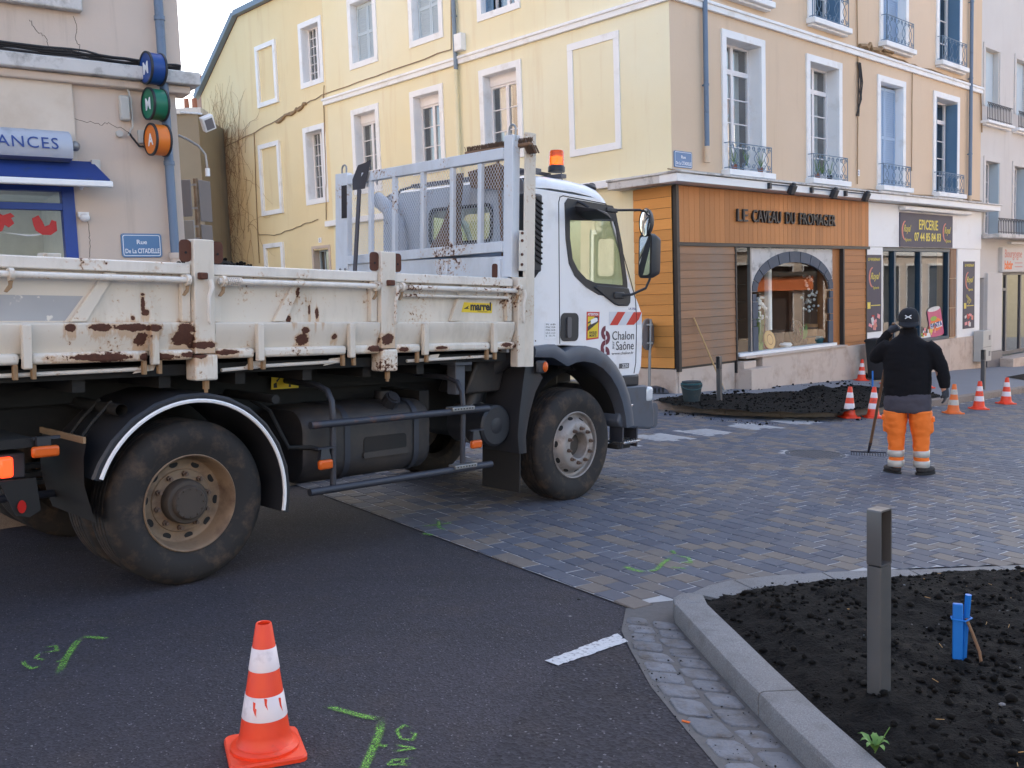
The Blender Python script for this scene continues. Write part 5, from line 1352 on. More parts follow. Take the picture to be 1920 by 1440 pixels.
word(FT, 'Bourgogne', 0.36, rx(16.25), 2.38, 0.122, 'letter_rose', sg, 'lettering', fit=1.42); word(FT, 'bâtir', 0.36, rx(16.25), 2.03, 0.122, 'orange_print', sg, 'lettering', bold=0.012, fit=0.68)
for y in (2.2, 2.08): bx(FT, 'small_print', MT['letter_rose'], sg, rx(17.1), rx(17.75), y, y+0.025, 0.1205, 0.122)
bx(FT, 'lamp_strip', MT['white_trim'], right, rx(16.8), rx(19.5), 2.80, 2.86, 0.0, 0.12)
fr = MB(FT)
for a, b, c, d in ((16.18, 16.28, -1.5, 1.92), (17.05, 17.15, -0.6, 1.92), (18.3, 18.4, -0.6, 1.92), (16.28, 21.4, 1.84, 1.92), (16.28, 17.05, 1.36, 1.44), (16.28, 21.4, -0.66, -0.55)): fr.box(rx(a), rx(b), c, d, -0.2, -0.12)
fr = fr.build('glazed_front', MT['badge'], right)
for a, b, c, d in ((16.28, 17.05, -0.55, 1.36), (16.28, 17.05, 1.44, 1.84), (17.15, 18.3, -0.55, 1.84), (18.4, 21.4, -0.55, 1.84)):
    MB(FT).add([(rx(a), c, -0.16), (rx(b), c, -0.16), (rx(b), d, -0.16), (rx(a), d, -0.16)], [(0, 1, 2, 3)]).build('pane', MT['glass'], fr, smooth=0, recalc=False)
MB(FT).add([(rx(16.1), -1.6, -0.3), (rx(21.6), -1.6, -0.3), (rx(21.6), 2, -0.3), (rx(16.1), 2, -0.3), (rx(16.1), -1.6, -3), (rx(21.6), -1.6, -3), (rx(21.6), 2, -3), (rx(16.1), 2, -3)], [(4, 5, 6, 7), (0, 1, 5, 4), (2, 3, 7, 6), (1, 2, 6, 5), (3, 0, 4, 7)]).build('office_room', MT['curtain'], right, smooth=0, recalc=False)
bx(FT, 'door_leaf', MT['dark_wood'], right, rx(14.66), rx(15.0), -1.5, 1.78, -0.26, -0.2)
for a, b in ((15.02, 15.6), ): bx(FT, 'pillar', MT['grey_wall'], right, rx(a), rx(16.16), -0.45, 1.92, -0.1, 0.10, bev=0.01)
bx(FT, 'pillar_base', MT['sign_back'], right, rx(15.0), rx(16.18), -1.6, -0.45, -0.1, 0.12)
bx(FT, 'door_step', MT['lime_stone'], right, rx(16.0), rx(21.6), -1.8, -0.70, -0.1, 0.5, bev=0.01)
MB(FT).add([(-0.1, 12.5, 0.4), (10.2, 12.5, 0.4), (10.2, 15.5, -5), (-0.1, 15.5, -5)], [(0, 1, 2, 3)]).build('roof', MT['roof_tile'], right, smooth=0, recalc=False)
MB(FT).add([(0.0, -1.8, -9.5), (10, -1.8, -9.5), (10, 12.5, -9.5), (0, 12.5, -9.5)], [(0, 1, 2, 3)]).build('rear_wall', MT['grey_wall'], right, smooth=0, recalc=False)
MB(FT).add([(10, -1.8, 0), (10, 12.5, 0), (10, 12.5, -9.5), (10, -1.8, -9.5)], [(0, 1, 2, 3)]).build('end_wall', MT['grey_wall'], right, smooth=0, recalc=False)

# ------------------------------------------------------------------ left house with the blue awning
FL = facade(R_(53.8)); OL = Vector((-4.13, 12.11, 0)); ZL = 2.34
left = thing('butcher_house', 'beige rendered house with blue awning and grey downpipe', 'building', Matrix.Translation(OL))
wall(FL, -9.0, 0.0, -0.6, ZL+2.15, [(-4.6, -1.34, -0.1, ZL+0.84)], 0.2, 'wall', MT['beige_wall'], left)
wall(FL, -9.0, 0.10, ZL+2.28, 11.0, [], 0.2, 'wall', MT['beige_wall'], left)
FLs = facade(R_(53.8-90))            # flank towards the side street
MB().add([FL @ Vector((0, -0.6, 0)), FL @ Vector((0, -0.6, -12)), FL @ Vector((0, ZL+2.2, -12)), FL @ Vector((0, ZL+2.2, 0))], [(0, 1, 2, 3)]).build('side_wall', MT['beige_wall'], left, smooth=0, recalc=False)
MB().add([FL @ Vector((0.1, ZL+2.2, 0)), FL @ Vector((0.1, ZL+2.2, -12)), FL @ Vector((0.1, 11, -12)), FL @ Vector((0.1, 11, 0))], [(0, 1, 2, 3)]).build('side_wall', MT['beige_wall'], left, smooth=0, recalc=False)
MB(FL).add([(-9, 11, 0.4), (0.5, 11, 0.4), (0.5, 13, -6), (-9, 13, -6)], [(0, 1, 2, 3)]).build('roof', MT['roof_tile'], left, smooth=0, recalc=False)
mb = MB(FL); mb.box(-9.0, 0.26, ZL+2.14, ZL+2.30, -0.3, 0.22); mb.build('ledge', MT['stone_trim'], left, bev=0.015)
mb = MB(FL); mb.box(-9.0, 0.16, ZL+2.04, ZL+2.138, -0.2, 0.12); mb.build('ledge', MT['beige_wall'], left, bev=0.02)
bx(FL, 'window_ledge', MT['stone_trim'], left, -3.4, -1.05, ZL+2.88, ZL+3.3, 0.0, 0.12, bev=0.02)
bx(FL, 'panel', MT['cream_panel'], left, -9, -1.22, ZL+1.10, ZL+2.13, 0.0, 0.05, bev=0.005)
fa = MB(FL); P = [(0.05, 1.10), (0.30, 1.13), (0.34, 1.2), (0.34, 1.3), (0.28, 1.4), (0.16, 1.46), (0.05, 1.47)]
fa.loft([[(x, ZL+y, z) for z, y in P] for x in (-9, -1.32)]); fa = fa.build('sign_box', MT['sign_grey'], left)
GS = FL @ Matrix.Translation((-1.47, ZL+1.22, 0.36)) @ Matrix.Rotation(R_(-12), 4, 'X')
tm = text_mb('ANCES', 0.19, GS, 0.002, 1.0, 'RIGHT', space=1.12)
tm.v = [v for v in tm.v]; tm.build('lettering', MT['letter_blue'], fa, smooth=0)
MB(FL).ell((-1.27, ZL+1.29, 0.2), (0.06, 0.06, 0.06)).build('end_knob', MT['galv'], fa)
aw = MB(FL); aw.add([(-9, ZL+1.14, 0.06), (-1.06, ZL+1.14, 0.06), (-0.98, ZL+0.88, 0.50), (-9, ZL+0.88, 0.50), (-9, ZL+1.12, 0.06), (-1.06, ZL+1.12, 0.06), (-0.98, ZL+0.865, 0.50), (-9, ZL+0.865, 0.50)], [(0,1,2,3),(7,6,5,4),(0,1,5,4),(1,2,6,5),(2,3,7,6)])
aw = aw.build('awning', MT['awning_blue'], left, smooth=0)
mb = MB(FL); mb.box(-9, -0.95, ZL+0.79, ZL+0.862, 0.45, 0.52); mb.build('front_bar', MT['white_trim'], aw, bev=0.015)
mb = MB(FL); mb.tube([(-1.2, ZL+0.82, 0.04), (-1.25, ZL+0.80, 0.25), (-1.25, ZL+0.82, 0.45)], 0.02); mb.build('folding_arm', MT['white_trim'], aw)
mb = MB(FL); mb.box(-1.08, -0.98, ZL+1.0, ZL+1.16, 0.0, 0.12); mb.build('end_bracket', MT['plastic_grey'], aw, bev=0.01)
sf = MB(FL); sf.box(-1.42, -1.28, -0.1, ZL+0.84, -0.1, 0.02); sf.box(-4.6, -1.42, ZL+0.56, ZL+0.64, -0.1, 0.018); sf.box(-4.6, -1.42, ZL+0.78, ZL+0.84, -0.1, 0.018); sf.box(-2.9, -2.8, -0.1, ZL+0.56, -0.1, 0.017)
sf = sf.build('shop_window', MT['frame_blue'], left, bev=0.004)
for a, b, c, d in ((-2.8, -1.42, 0.5, ZL+0.56), (-2.8, -1.42, ZL+0.64, ZL+0.78), (-4.6, -2.9, 0.5, ZL+0.56)):
    MB(FL).add([(a, c, -0.04), (b, c, -0.04), (b, d, -0.04), (a, d, -0.04)], [(0, 1, 2, 3)]).build('pane', MT['shop_glass'], sf, smooth=0, recalc=False)
MB(FL).add([(-4.6, -0.1, -0.2), (-1.3, -0.1, -0.2), (-1.3, 3.2, -0.2), (-4.6, 3.2, -0.2), (-4.6, -0.1, -2), (-1.3, -0.1, -2), (-1.3, 3.2, -2), (-4.6, 3.2, -2)], [(4, 5, 6, 7), (0, 1, 5, 4), (2, 3, 7, 6), (1, 2, 6, 5)]).build('shop_room', MT['curtain'], sf, smooth=0, recalc=False)
# printed bull's head and crest on the glass
em = MB(FL @ Matrix.Translation((-1.97, ZL+0.37, -0.036)))
em.prism([(-0.20, 0.02), (-0.12, 0.10), (-0.15, 0.16), (-0.08, 0.12), (0.0, 0.15), (0.04, 0.11), (0.0, 0.09), (0.03, 0.03), (-0.03, -0.02), (-0.07, 0.01), (-0.10, -0.06), (-0.16, -0.08), (-0.17, -0.02)], 0, 0.002)
em = em.build('printed_emblem', MT['letter_red'], sf, smooth=0)
MB(FL @ Matrix.Translation((-1.62, ZL+0.37, -0.036))).prism([(-0.13, 0.09), (-0.06, 0.13), (-0.02, 0.06), (0.0, 0.0), (0.05, 0.02), (0.08, 0.08), (0.13, 0.06), (0.13, -0.05), (0.06, -0.10), (-0.03, -0.10), (-0.10, -0.05), (-0.12, 0.01)], 0, 0.002).build('printed_emblem', MT['letter_red'], sf, smooth=0)
MB(FL @ Matrix.Translation((-1.80, ZL+0.30, -0.038))).prism([(-0.28, 0.0), (0.0, -0.05), (0.28, 0.0), (0.0, -0.03)], 0, 0.001).build('printed_ribbon', MT['silver'], sf, smooth=0)
# downpipe, cables, boxes
mb = MB(FL); mb.cyl((-0.17, ZL+0.02, 0.12), (-0.17, 11, 0.12), 0.055, n=14)
for y in (ZL+1.14, ZL+2.9): mb.cyl((-0.17, y, 0.12), (-0.17, y+0.05, 0.12), 0.066, n=14)
dp = mb.build('downpipe', MT['pipe_blue'], left)
mb = MB(FL); mb.cyl((-0.17, -0.2, 0.12), (-0.17, ZL+0.0, 0.12), 0.07, n=14); mb.cyl((-0.17, ZL-0.02, 0.12), (-0.17, ZL+0.05, 0.12), 0.085, n=14); mb.build('cast_shoe', MT['beige_wall'], dp)
for k in range(4): cable(FL, [(-9, ZL+2.36+0.02*k), (-3, ZL+2.37+0.015*k), (-1.2, ZL+2.36+0.02*k), (-0.3, ZL+2.345+0.012*k), (0.06, ZL+2.34+0.014*k)], 0.014, 'cable', left, wob=0.015, z=0.05+0.02*k)
cable(FL, [(-2.2, ZL+2.12), (-0.62, ZL+2.08), (-0.56, ZL+1.95), (-0.56, ZL+1.6), (-0.62, ZL+1.48)], 0.012, 'plastic_grey', left, z=0.06)
cable(FL, [(-0.62, ZL+1.52), (-0.5, ZL+1.36), (-0.42, ZL+1.36), (-0.32, ZL+1.42)], 0.013, 'cable', left, z=0.06, wob=0.004)
bx(FL, 'junction_box', MT['plastic_grey'], left, -0.70, -0.58, ZL+1.66, ZL+1.96, 0.0, 0.09, bev=0.02)
bx(FL, 'switch_box', MT['plastic_grey'], left, -0.50, -0.41, ZL+1.40, ZL+1.56, 0.0, 0.07, bev=0.008)
MB(FL).cyl((-0.72, ZL+1.5, 0), (-0.72, ZL+1.5, 0.06), 0.04).build('conduit_cap', MT['plastic_grey'], left)
MB(FL).box(-1.26, -1.14, ZL+0.48, ZL+0.54, 0, 0.06).ell((-1.2, ZL+0.47, 0.09), (0.06, 0.05, 0.07)).build('wall_camera', MT['white_trim'], left)
street_sign(Matrix.Translation(OL) @ FL @ Matrix.Translation((-0.785, ZL+0.0, 0.0)), 0.485, 0.295, 'blue street name plate on the beige wall beside the downpipe')
for y, m, ch, lb in ((2.26, 'disc_blue', 'M', 'round blue drum sign with letter M, topmost beside the downpipe'), (1.835, 'disc_green', 'M', 'round green drum sign with letter M beside the downpipe'), (1.41, 'disc_orange', 'A', 'round orange drum sign with letter A, lowest beside the downpipe')):
    t = thing('drum_sign', lb, 'sign', Matrix.Translation(OL) @ FL @ Matrix.Translation((-0.34, ZL+y, 0.30)) @ Matrix.Rotation(R_(-90+8), 4, 'Y') , 'drum signs beside the downpipe')
    MB().lathe([(0.0, 0.09), (0.17, 0.09), (0.178, 0.092)], 32).build('face', MT[m], t)
    MB().lathe([(0.178, -0.08), (0.184, -0.08), (0.184, 0.08), (0.178, 0.08)], 32).build('drum', MT[m], t)
    MB().lathe([(0.17, 0.075), (0.195, 0.075), (0.195, 0.10), (0.172, 0.10)], 32).build('rim', MT['plastic_dark'], t)
    MB().lathe([(0.0, -0.09), (0.195, -0.10), (0.195, -0.075), (0.17, -0.075)], 32).build('rim', MT['plastic_dark'], t)
    word(Matrix.Translation((0, -0.07, 0.095)), ch, 0.2, 0, 0, 0, 'letter_white', t, 'letter', align='CENTER', bold=0.004)
    MB().cyl((0.0, 0, 0), (-0.0, 0.0, -0.0001), 0.001) if False else None
    MB().box(-0.30, -0.17, -0.012, 0.012, -0.01, 0.01).build('bracket', MT['galv'], t)

for pts in ([(-1.14, ZL+2.85), (-1.10, ZL+2.72), (-1.13, ZL+2.6), (-1.09, ZL+2.5), (-1.12, ZL+2.38)], [(-1.62, ZL+2.75), (-1.55, ZL+2.62), (-1.45, ZL+2.55), (-1.42, ZL+2.4)], [(-1.2, ZL+1.64), (-0.95, ZL+1.6), (-0.8, ZL+1.62), (-0.6, ZL+1.53)], [(-1.15, ZL+0.45), (-1.14, ZL+0.2), (-1.16, ZL+0.0)]):
    cable(FL, pts, 0.003, 'hub', left, 'crack', wob=0.02, z=0.001)
# ------------------------------------------------------------------ seen through the gap of the side street
def pt(px, py, d): return CAM + cray(px, py) * d
def back_house(name, label, px0, px1, ptop, d, wallm, az, roof=True, chim=()):
    a = pt(px0, ptop, d); w = (px1-px0)/FPX*d; base = gz(a.x, a.y)
    t = thing(name, label, 'building', Matrix.Translation((a.x, a.y, 0)))
    MB().box(0, w, 0, 6, base-0.5, a.z).build('wall', MT[wallm], t)
    if roof: MB().add([(-0.3, -0.3, a.z), (w+0.3, -0.3, a.z), (w+0.3, 3, a.z+0.9), (-0.3, 3, a.z+0.9), (-0.3, 6.3, a.z), (w+0.3, 6.3, a.z)], [(0, 1, 2, 3), (3, 2, 5, 4)]).build('roof', MT['roof_tile'], t, smooth=0)
    return t, a, w
t, a, w = back_house('old_house', 'olive rendered house end seen down the side street', 322, 371, 215, 27, 'olive_wall', 0, False)
MB().box(-0.2, w+0.12, -0.1, 0.6, a.z, a.z+0.16).build('coping', MT['stone_trim'], t)
for x in (0.35, 0.58): MB().cyl((x, 0.3, a.z+0.16), (x, 0.3, a.z+0.5), 0.08, 0.07).build('chimney_pot', MT['terracotta'], t)
t, a, w = back_house('old_house', 'mauve rendered house with chimney stack beyond the olive house', 364, 402, 162, 33, 'mauve_wall', 0, False)
MB().box(-0.1, w+0.2, -0.1, 0.8, a.z, a.z+0.14).build('coping', MT['slate'], t)
for x in (0.12, 0.32): MB().cyl((x, 0.3, a.z+0.1), (x, 0.3, a.z+0.42), 0.10, 0.09).build('chimney_pot', MT['terracotta'], t)
ba, bb = pt(368, 272, 32.9), pt(389, 335, 32.9)
for r in range(9):
    for c in range(4):
        x = c*0.1 + (0.05 if r % 2 else 0); MB().box(ba.x-a.x+x, ba.x-a.x+x+0.09, -0.03, 0.05, bb.z+r*0.14, bb.z+r*0.14+0.12).build('brick', MT['brick'], t, smooth=0)
an = thing('roof_aerial', 'thin television aerial on the roof beyond the side street', 'aerial', Matrix.Translation(pt(377, 158, 33.3)))
MB().cyl((0, 0, -0.5), (0, 0, 1.1), 0.02, n=6).build('mast', MT['iron_dark'], an)
MB().cyl((-0.6, 0, 1.08), (0.5, 0, 1.12), 0.012, n=5).build('boom', MT['iron_dark'], an)
for i in range(8): MB().cyl((-0.5+i*0.13, -0.15, 1.085+i*.004), (-0.5+i*0.13, 0.15, 1.085+i*.004), 0.008, n=5).build('element', MT['iron_dark'], an)
sp = pt(372, 430, 15.5); sb = gz(sp.x, sp.y)+0.13
sg = thing('traffic_sign', 'post carrying rectangular road signs seen from behind in the side street', 'sign', Matrix.Translation((sp.x, sp.y, sb)))
zt = pt(372, 336, 15.5).z - sb
MB().cyl((0, 0, 0), (0, 0, zt), 0.04, n=12).build('post', MT['rim_tan'], sg)
MB().box(-0.33, -0.06, -0.07, -0.05, zt-0.62, zt-0.02).build('sign_plate', MT['sign_back'], sg, bev=0.008)
MB().box(-0.30, -0.04, -0.07, -0.05, zt-1.1, zt-0.68).build('sign_plate', MT['galv'], sg, bev=0.008)
G = Matrix.Rotation(R_(70), 4, 'Z'); MB(G).box(0.0, 0.3, -0.07, -0.05, zt-0.7, zt-0.02).build('sign_plate', MT['sign_back'], sg, bev=0.008); MB(G).box(0.0, 0.28, -0.07, -0.05, zt-1.2, zt-0.75).build('sign_plate', MT['sign_back'], sg, bev=0.008)
for z in (zt-0.12, zt-0.5, zt-0.8, zt-1.0): MB().box(-0.3, 0.02, -0.05, -0.035, z, z+0.035).build('rail', MT['galv'], sg)
fl = thing('flood_lamp', 'white square flood lamp on an arm from the beige house corner', 'lamp', Matrix.Translation(OL) @ FL @ Matrix.Translation((0.05, ZL+1.83, 0.0)))
MB().cyl((0, 0, 0), (0.27, 0.0, 0.02), 0.012, n=8).build('arm', MT['white_trim'], fl)
G = Matrix.Translation((0.33, -0.1, 0.03)) @ Matrix.Rotation(R_(25), 4, 'Z') @ Matrix.Rotation(R_(25), 4, 'X'); MB(G).box(-0.08, 0.08, -0.11, 0.08, -0.05, 0.04).build('housing', MT['white_trim'], fl, bev=0.01); MB(G).box(-0.055, 0.055, -0.085, 0.05, 0.041, 0.046).build('lens', MT['sign_back'], fl)
la = thing('wall_bracket', 'curved grey pipe bracket reaching out from the beige house corner', 'bracket', Matrix.Translation(OL) @ FL @ Matrix.Translation((0.02, ZL+1.55, -0.05)))
MB().tube([(0, 0, 0), (0.12, -0.05, 0), (0.25, -0.12, 0), (0.33, -0.22, 0), (0.345, -0.40, 0)], 0.016, 8).build('pipe', MT['galv'], la); MB().cyl((0.345, -0.40, 0), (0.345, -0.50, 0), 0.03).build('end_cap', MT['white_trim'], la)

# ------------------------------------------------------------------ the other side of the square, behind the photographer (unseen houses, put in for window reflections and bounced sun)
def opposite(label, O, az, w, h, mat, nwin, awn=None):
    F = facade(az); t = thing('facing_house', label, 'building', Matrix.Translation(O))
    hs = []; pitch = w/nwin
    for lv in range(3):
        for i in range(nwin): hs.append((i*pitch+pitch/2-(1.0 if lv == 0 else 0.55), i*pitch+pitch/2+(1.0 if lv == 0 else 0.55), (-0.6 if lv == 0 else 4.4+(lv-1)*3.1), (2.8 if lv == 0 else 6.4+(lv-1)*3.1)))
    wall(F, 0, w, -2.5, h, hs, 0.25, 'wall', MT[mat], t)
    for r in hs:
        w_ = surround(F, t, r[0]-0.12, r[1]+0.12, r[2], r[3]+0.12, 0.12, 0.03, 0, False)
        MB(F).add([(r[0], r[2], -0.2), (r[1], r[2], -0.2), (r[1], r[3], -0.2), (r[0], r[3], -0.2)], [(0, 1, 2, 3)]).build('pane', MT['dark_room'], w_, smooth=0, recalc=False)
    bx(F, 'string_course', MT['white_trim'], t, 0, w, 3.4, 3.7, 0, 0.15)
    if awn: bx(F, 'fascia', MT[awn], t, awn_x[0], awn_x[1], 1.55, 2.25, 0.05, 0.2); bx(F, 'fascia_lamp', MT['black_trim'], t, awn_x[0], awn_x[1], 2.3, 2.5, 0.05, 0.4)
    MB(F).add([(0, h, 0.4), (w, h, 0.4), (w, h+2.5, -5), (0, h+2.5, -5)], [(0, 1, 2, 3)]).build('roof', MT['roof_tile'], t, smooth=0, recalc=False)
    return t
nT = Vector((FT[0][2], FT[1][2], 0)); dT = Vector((FT[0][0], FT[1][0], 0))
awn_x = (23.8, 29.4)
P0 = OC + nT*15 + dT*55
opposite('cream terrace with an orange fascia facing the cheese shop across the street', Vector((P0.x, P0.y, 0)), R_(47.5+180), 50, 10.0, 'beige_wall', 16, 'orange_print')
awn_x = (0, 1)
opposite('cream house closing the square opposite the truck', Vector((8.5, -11.5, 0)), R_(-100), 34, 10.5, 'beige_wall', 10)

# ------------------------------------------------------------------ tipper truck: x forward, y away from the viewer, z up
TO = gpt(350, 1100); azt = R_(43.7)
th = Vector((math.sin(azt), math.cos(azt), 0)); th.z = GX*th.x + GY*th.y; th.normalize()
tu = NG.normalized(); tl = tu.cross(th)
TM = frame(TO, th, tl, tu)
truck = thing('tipper_truck', 'white municipal tipper truck with rusty dropside body loaded with soil', 'truck', TM)
I4 = Matrix()
def tb(name, mat, *b, bev=0.0, parent=None): return MB().box(*b).build(name, MT[mat], parent or truck, bev=bev)
def side(y):   # outlines drawn in (x, z) of the truck, thickness along -y
    return Matrix(((1, 0, 0, 0), (0, 0, -1, y), (0, 1, 0, 0), (0, 0, 0, 1)))
def back(x):   # outlines drawn in (y, z), facing rearwards
    return Matrix(((0, 0, -1, x), (1, 0, 0, 0), (0, 1, 0, 0), (0, 0, 0, 1)))
# --- wheels
tyre_p = [(0.285, -0.03), (0.30, -0.004), (0.33, 0.002), (0.36, 0.012), (0.40, 0.016), (0.44, 0.010), (0.462, 0.002), (0.468, -0.004), (0.488, -0.018), (0.497, -0.035)]
for h0 in (-0.045, -0.09, -0.135, -0.18):
    tyre_p += [(0.50, h0), (0.50, h0-0.033), (0.489, h0-0.035), (0.489, h0-0.043)]
tyre_p += [(0.50, -0.225), (0.50, -0.25), (0.497, -0.26), (0.488, -0.277), (0.46, -0.295), (0.40, -0.305), (0.33, -0.295), (0.285, -0.26)]
tyre_me = MB().lathe(tyre_p, 72).mesh('tyre', 28); tyre_me.materials.append(MT['tyre'])
rear_rim = [(0.292, -0.02), (0.298, -0.002), (0.292, 0.004), (0.284, -0.004), (0.279, -0.03), (0.270, -0.05), (0.268, -0.10), (0.255, -0.125), (0.225, -0.133), (0.195, -0.128), (0.19, -0.12), (0.14, -0.12), (0.137, -0.118)]
front_rim = [(0.292, -0.02), (0.298, -0.002), (0.292, 0.004), (0.284, -0.004), (0.278, -0.04), (0.262, -0.05), (0.25, -0.045), (0.228, -0.01), (0.212, 0.022), (0.198, 0.036), (0.18, 0.04), (0.125, 0.04), (0.117, 0.034), (0.113, -0.03), (0.108, -0.06), (0.0, -0.06)]
def wheel(name, x, y, out, prof, rimmat, front=False, plain=False, parent=truck):
    W = Matrix.Translation((x, y, 0.5)) @ (Matrix.Rotation(R_(90), 4, 'X') if out < 0 else Matrix.Rotation(R_(-90), 4, 'X'))
    w = bpy.data.objects.new(name, None); COL.objects.link(w); w.parent = parent; w.matrix_local = W
    link('tyre', tyre_me, None, w)
    MB().lathe(prof, 64).build('rim', MT[rimmat], w)
    if plain: return w
    if not front:
        MB().lathe([(0.137, -0.118), (0.134, -0.05), (0.128, -0.042), (0.105, -0.04), (0.10, -0.012), (0.094, -0.006), (0.0, -0.006)], 40).build('hub', MT['hub'], w)
        for i in range(12): MB().cyl((0.086*math.cos(i*.5236), 0.086*math.sin(i*.5236), -0.008), (0.086*math.cos(i*.5236), 0.086*math.sin(i*.5236), 0.002), 0.007, n=6).build('hub_bolt', MT['hub'], w)
    else:
        MB().lathe([(0.107, -0.058), (0.075, -0.055), (0.07, -0.03), (0.0, -0.03)], 32).build('hub', MT['hub'], w)
    for i in range(10):
        a = i*2*math.pi/10+0.2; r = 0.166 if not front else 0.152; h0 = -0.122 if not front else 0.038
        c, s = math.cos(a), math.sin(a)
        nb = MB(); nb.cyl((r*c, r*s, h0), (r*c, r*s, h0+0.022), 0.018, n=6); nb.cyl((r*c, r*s, h0+0.02), (r*c, r*s, h0+0.045), 0.010, n=8); nb.build('wheel_nut', MT['nut'], w)
        a += 0.314; r = 0.228 if not front else 0.240; c, s = math.cos(a), math.sin(a)
        if front: G = Matrix.Translation((r*c, r*s, -0.026)) @ Matrix.Rotation(a, 4, 'Z') @ Matrix.Rotation(R_(57), 4, 'Y')
        else: G = Matrix.Translation((r*c, r*s, -0.1315)) @ Matrix.Rotation(a, 4, 'Z')
        MB(G).prism([(0.019*math.cos(t*.5236), 0.028*math.sin(t*.5236)) for t in range(12)], -0.004, 0.0025).build('hand_hole_shade', MT['chassis'], w, smooth=0)  # dark disc laid on the rim for the shade inside the opening
    return w
wheel('wheel', 0.05, 0.02, -1, rear_rim, 'rim_tan')
wheel('wheel', 0.05, 0.36, -1, rear_rim, 'rim_tan', plain=True)
wheel('wheel', 0.05, 2.33, 1, rear_rim, 'rim_tan', plain=True); wheel('wheel', 0.05, 1.99, 1, rear_rim, 'rim_tan', plain=True)
wheel('wheel', 3.68, 0.02, -1, front_rim, 'rim_silver', True)
wheel('wheel', 3.68, 2.16, 1, front_rim, 'rim_silver', plain=True)
# --- chassis
for y in (0.78, 1.5): tb('chassis_rail', 'chassis', -1.1, 4.5, y, y+0.08, 0.82, 1.08)
for y in (0.66, 1.58): tb('subframe_rail', 'chassis', -1.1, 2.75, y, y+0.12, 1.085, 1.27)
MB().cyl((0.05, 0.5, 0.5), (0.05, 1.9, 0.5), 0.09).ell((0.05, 1.2, 0.5), 0.24).build('rear_axle', MT['chassis'], truck)
MB().cyl((3.68, 0.3, 0.48), (3.68, 1.9, 0.48), 0.06).build('front_axle', MT['chassis'], truck)
MB().box(3.0, 4.3, 0.75, 1.6, 0.55, 1.25).build('engine', MT['chassis'], truck, bev=0.05)
for k in range(3): MB().box(-0.95, 1.05, 0.6, 0.68, 0.62+k*0.05, 0.645+k*0.05).build('leaf_spring', MT['chassis'], truck)
MB().cyl((-0.95, 0.3, 0.62), (-0.3, 0.62, 0.55), 0.022).build('tie_bar', MT['guard'], truck)
MB().cyl((0.3, 1.2, 0.75), (2.6, 1.2, 0.8), 0.06).build('drive_shaft', MT['chassis'], truck)
tb('crossmember', 'chassis', 2.1, 2.2, 0.3, 2.0, 0.9, 1.05)
# --- tipping body
tb('body_floor', 'chassis', -1.4, 2.82, 0.06, 2.34, 1.275, 1.34)
for x in (-1.1, -0.6, -0.1, 0.4, 0.9, 1.4, 1.9, 2.4): tb('floor_bearer', 'chassis', x, x+0.07, 0.1, 2.3, 1.2, 1.272)
RIBS = (-0.89, -0.205, 0.475, 1.175, 1.835, 2.55)
def panel(xa, xb, name='dropside'):
    p = MB().box(xa, xb, 0.02, 0.05, 1.40, 1.90).build(name, MT['tip_white'], truck, bev=0.003)
    MB().box(xa, xb, -0.03, 0.055, 1.872, 1.938).build('top_rail', MT['tip_rail'], p, bev=0.008)
    prof = [(0.018, 1.592), (-0.045, 1.590), (-0.052, 1.582), (-0.052, 1.530), (-0.012, 1.43), (0.018, 1.428)]
    MB().loft([[(x, y, z) for y, z in prof] for x in (xa, xb)]).build('lower_fold', MT['tip_white'], p)
    for x in (xa, xb-0.055): MB().box(x, x+0.055, -0.022, 0.018, 1.593, 1.871).build('stile', MT['tip_white'], p, bev=0.004)
    return p
PA = panel(-1.35, 0.045); PB = panel(0.185, 1.435); PC = panel(1.575, 2.80)
def brace(p, x0, x1, w=0.085):   # slanting stiffener, foot at x0 and head at x1
    mb = MB(side(0.02)); mb.prism([(x0, 1.594), (x0+w, 1.594), (x1+w*0.75, 1.870), (x1, 1.870)], 0.0, 0.032); return mb.build('brace', MT['tip_white'], p, bev=0.006)
brace(PA, -0.645, -0.45); brace(PB, 0.61, 0.78); brace(PC, 2.14, 2.26)
mb = MB(side(0.02)); mb.prism([(-1.29, 1.60), (-0.66, 1.60), (-0.56, 1.735), (-1.29, 1.735)], 0.0005, 0.0015); mb.build('grey_patch', basic('grey_patch', (168, 168, 170), 0.5, var=0.08, dirt=(216, 210, 200), da=0.62, db=0.66, ds=9), PA)
MB().cyl((1.62, -0.03, 1.782), (2.74, -0.03, 1.782), 0.012).build('thin_rail', MT['tip_rail'], PC)
# torsion bar with springs and levers
for xa, xb in ((-1.35, 0.03), (0.21, 1.42), (1.6, 2.85)):
    mb = MB(); mb.cyl((xa, -0.055, 1.838), (xb, -0.055, 1.838), 0.0185, n=14); tbz = mb.build('locking_bar', MT['tip_rail'], truck)
    for x in (xa+0.03 if xa > -1 else xa+0.4, xb-0.02):
        MB().lathe([(0.02, -0.012), (0.034, -0.012), (0.034, 0.012), (0.02, 0.012)], 14, Matrix.Translation((x, -0.055, 1.838)) @ Matrix.Rotation(R_(90), 4, 'Y')).build('collar', MT['tip_worn'], tbz)
        MB(side(-0.05)).prism([(x-0.012, 1.83), (x+0.012, 1.83), (x+0.004, 1.77), (x-0.02, 1.745), (x-0.034, 1.75), (x-0.01, 1.785)], 0, 0.012).build('catch', MT['hook'], tbz)
mb = MB()
mb.tube([(0.245+0.0065*i/3, -0.055+0.027*math.cos(i*1.047), 1.838+0.027*math.sin(i*1.047)) for i in range(52)], 0.0042, 5); mb.build('coil_spring', MT['tip_rail'], truck)
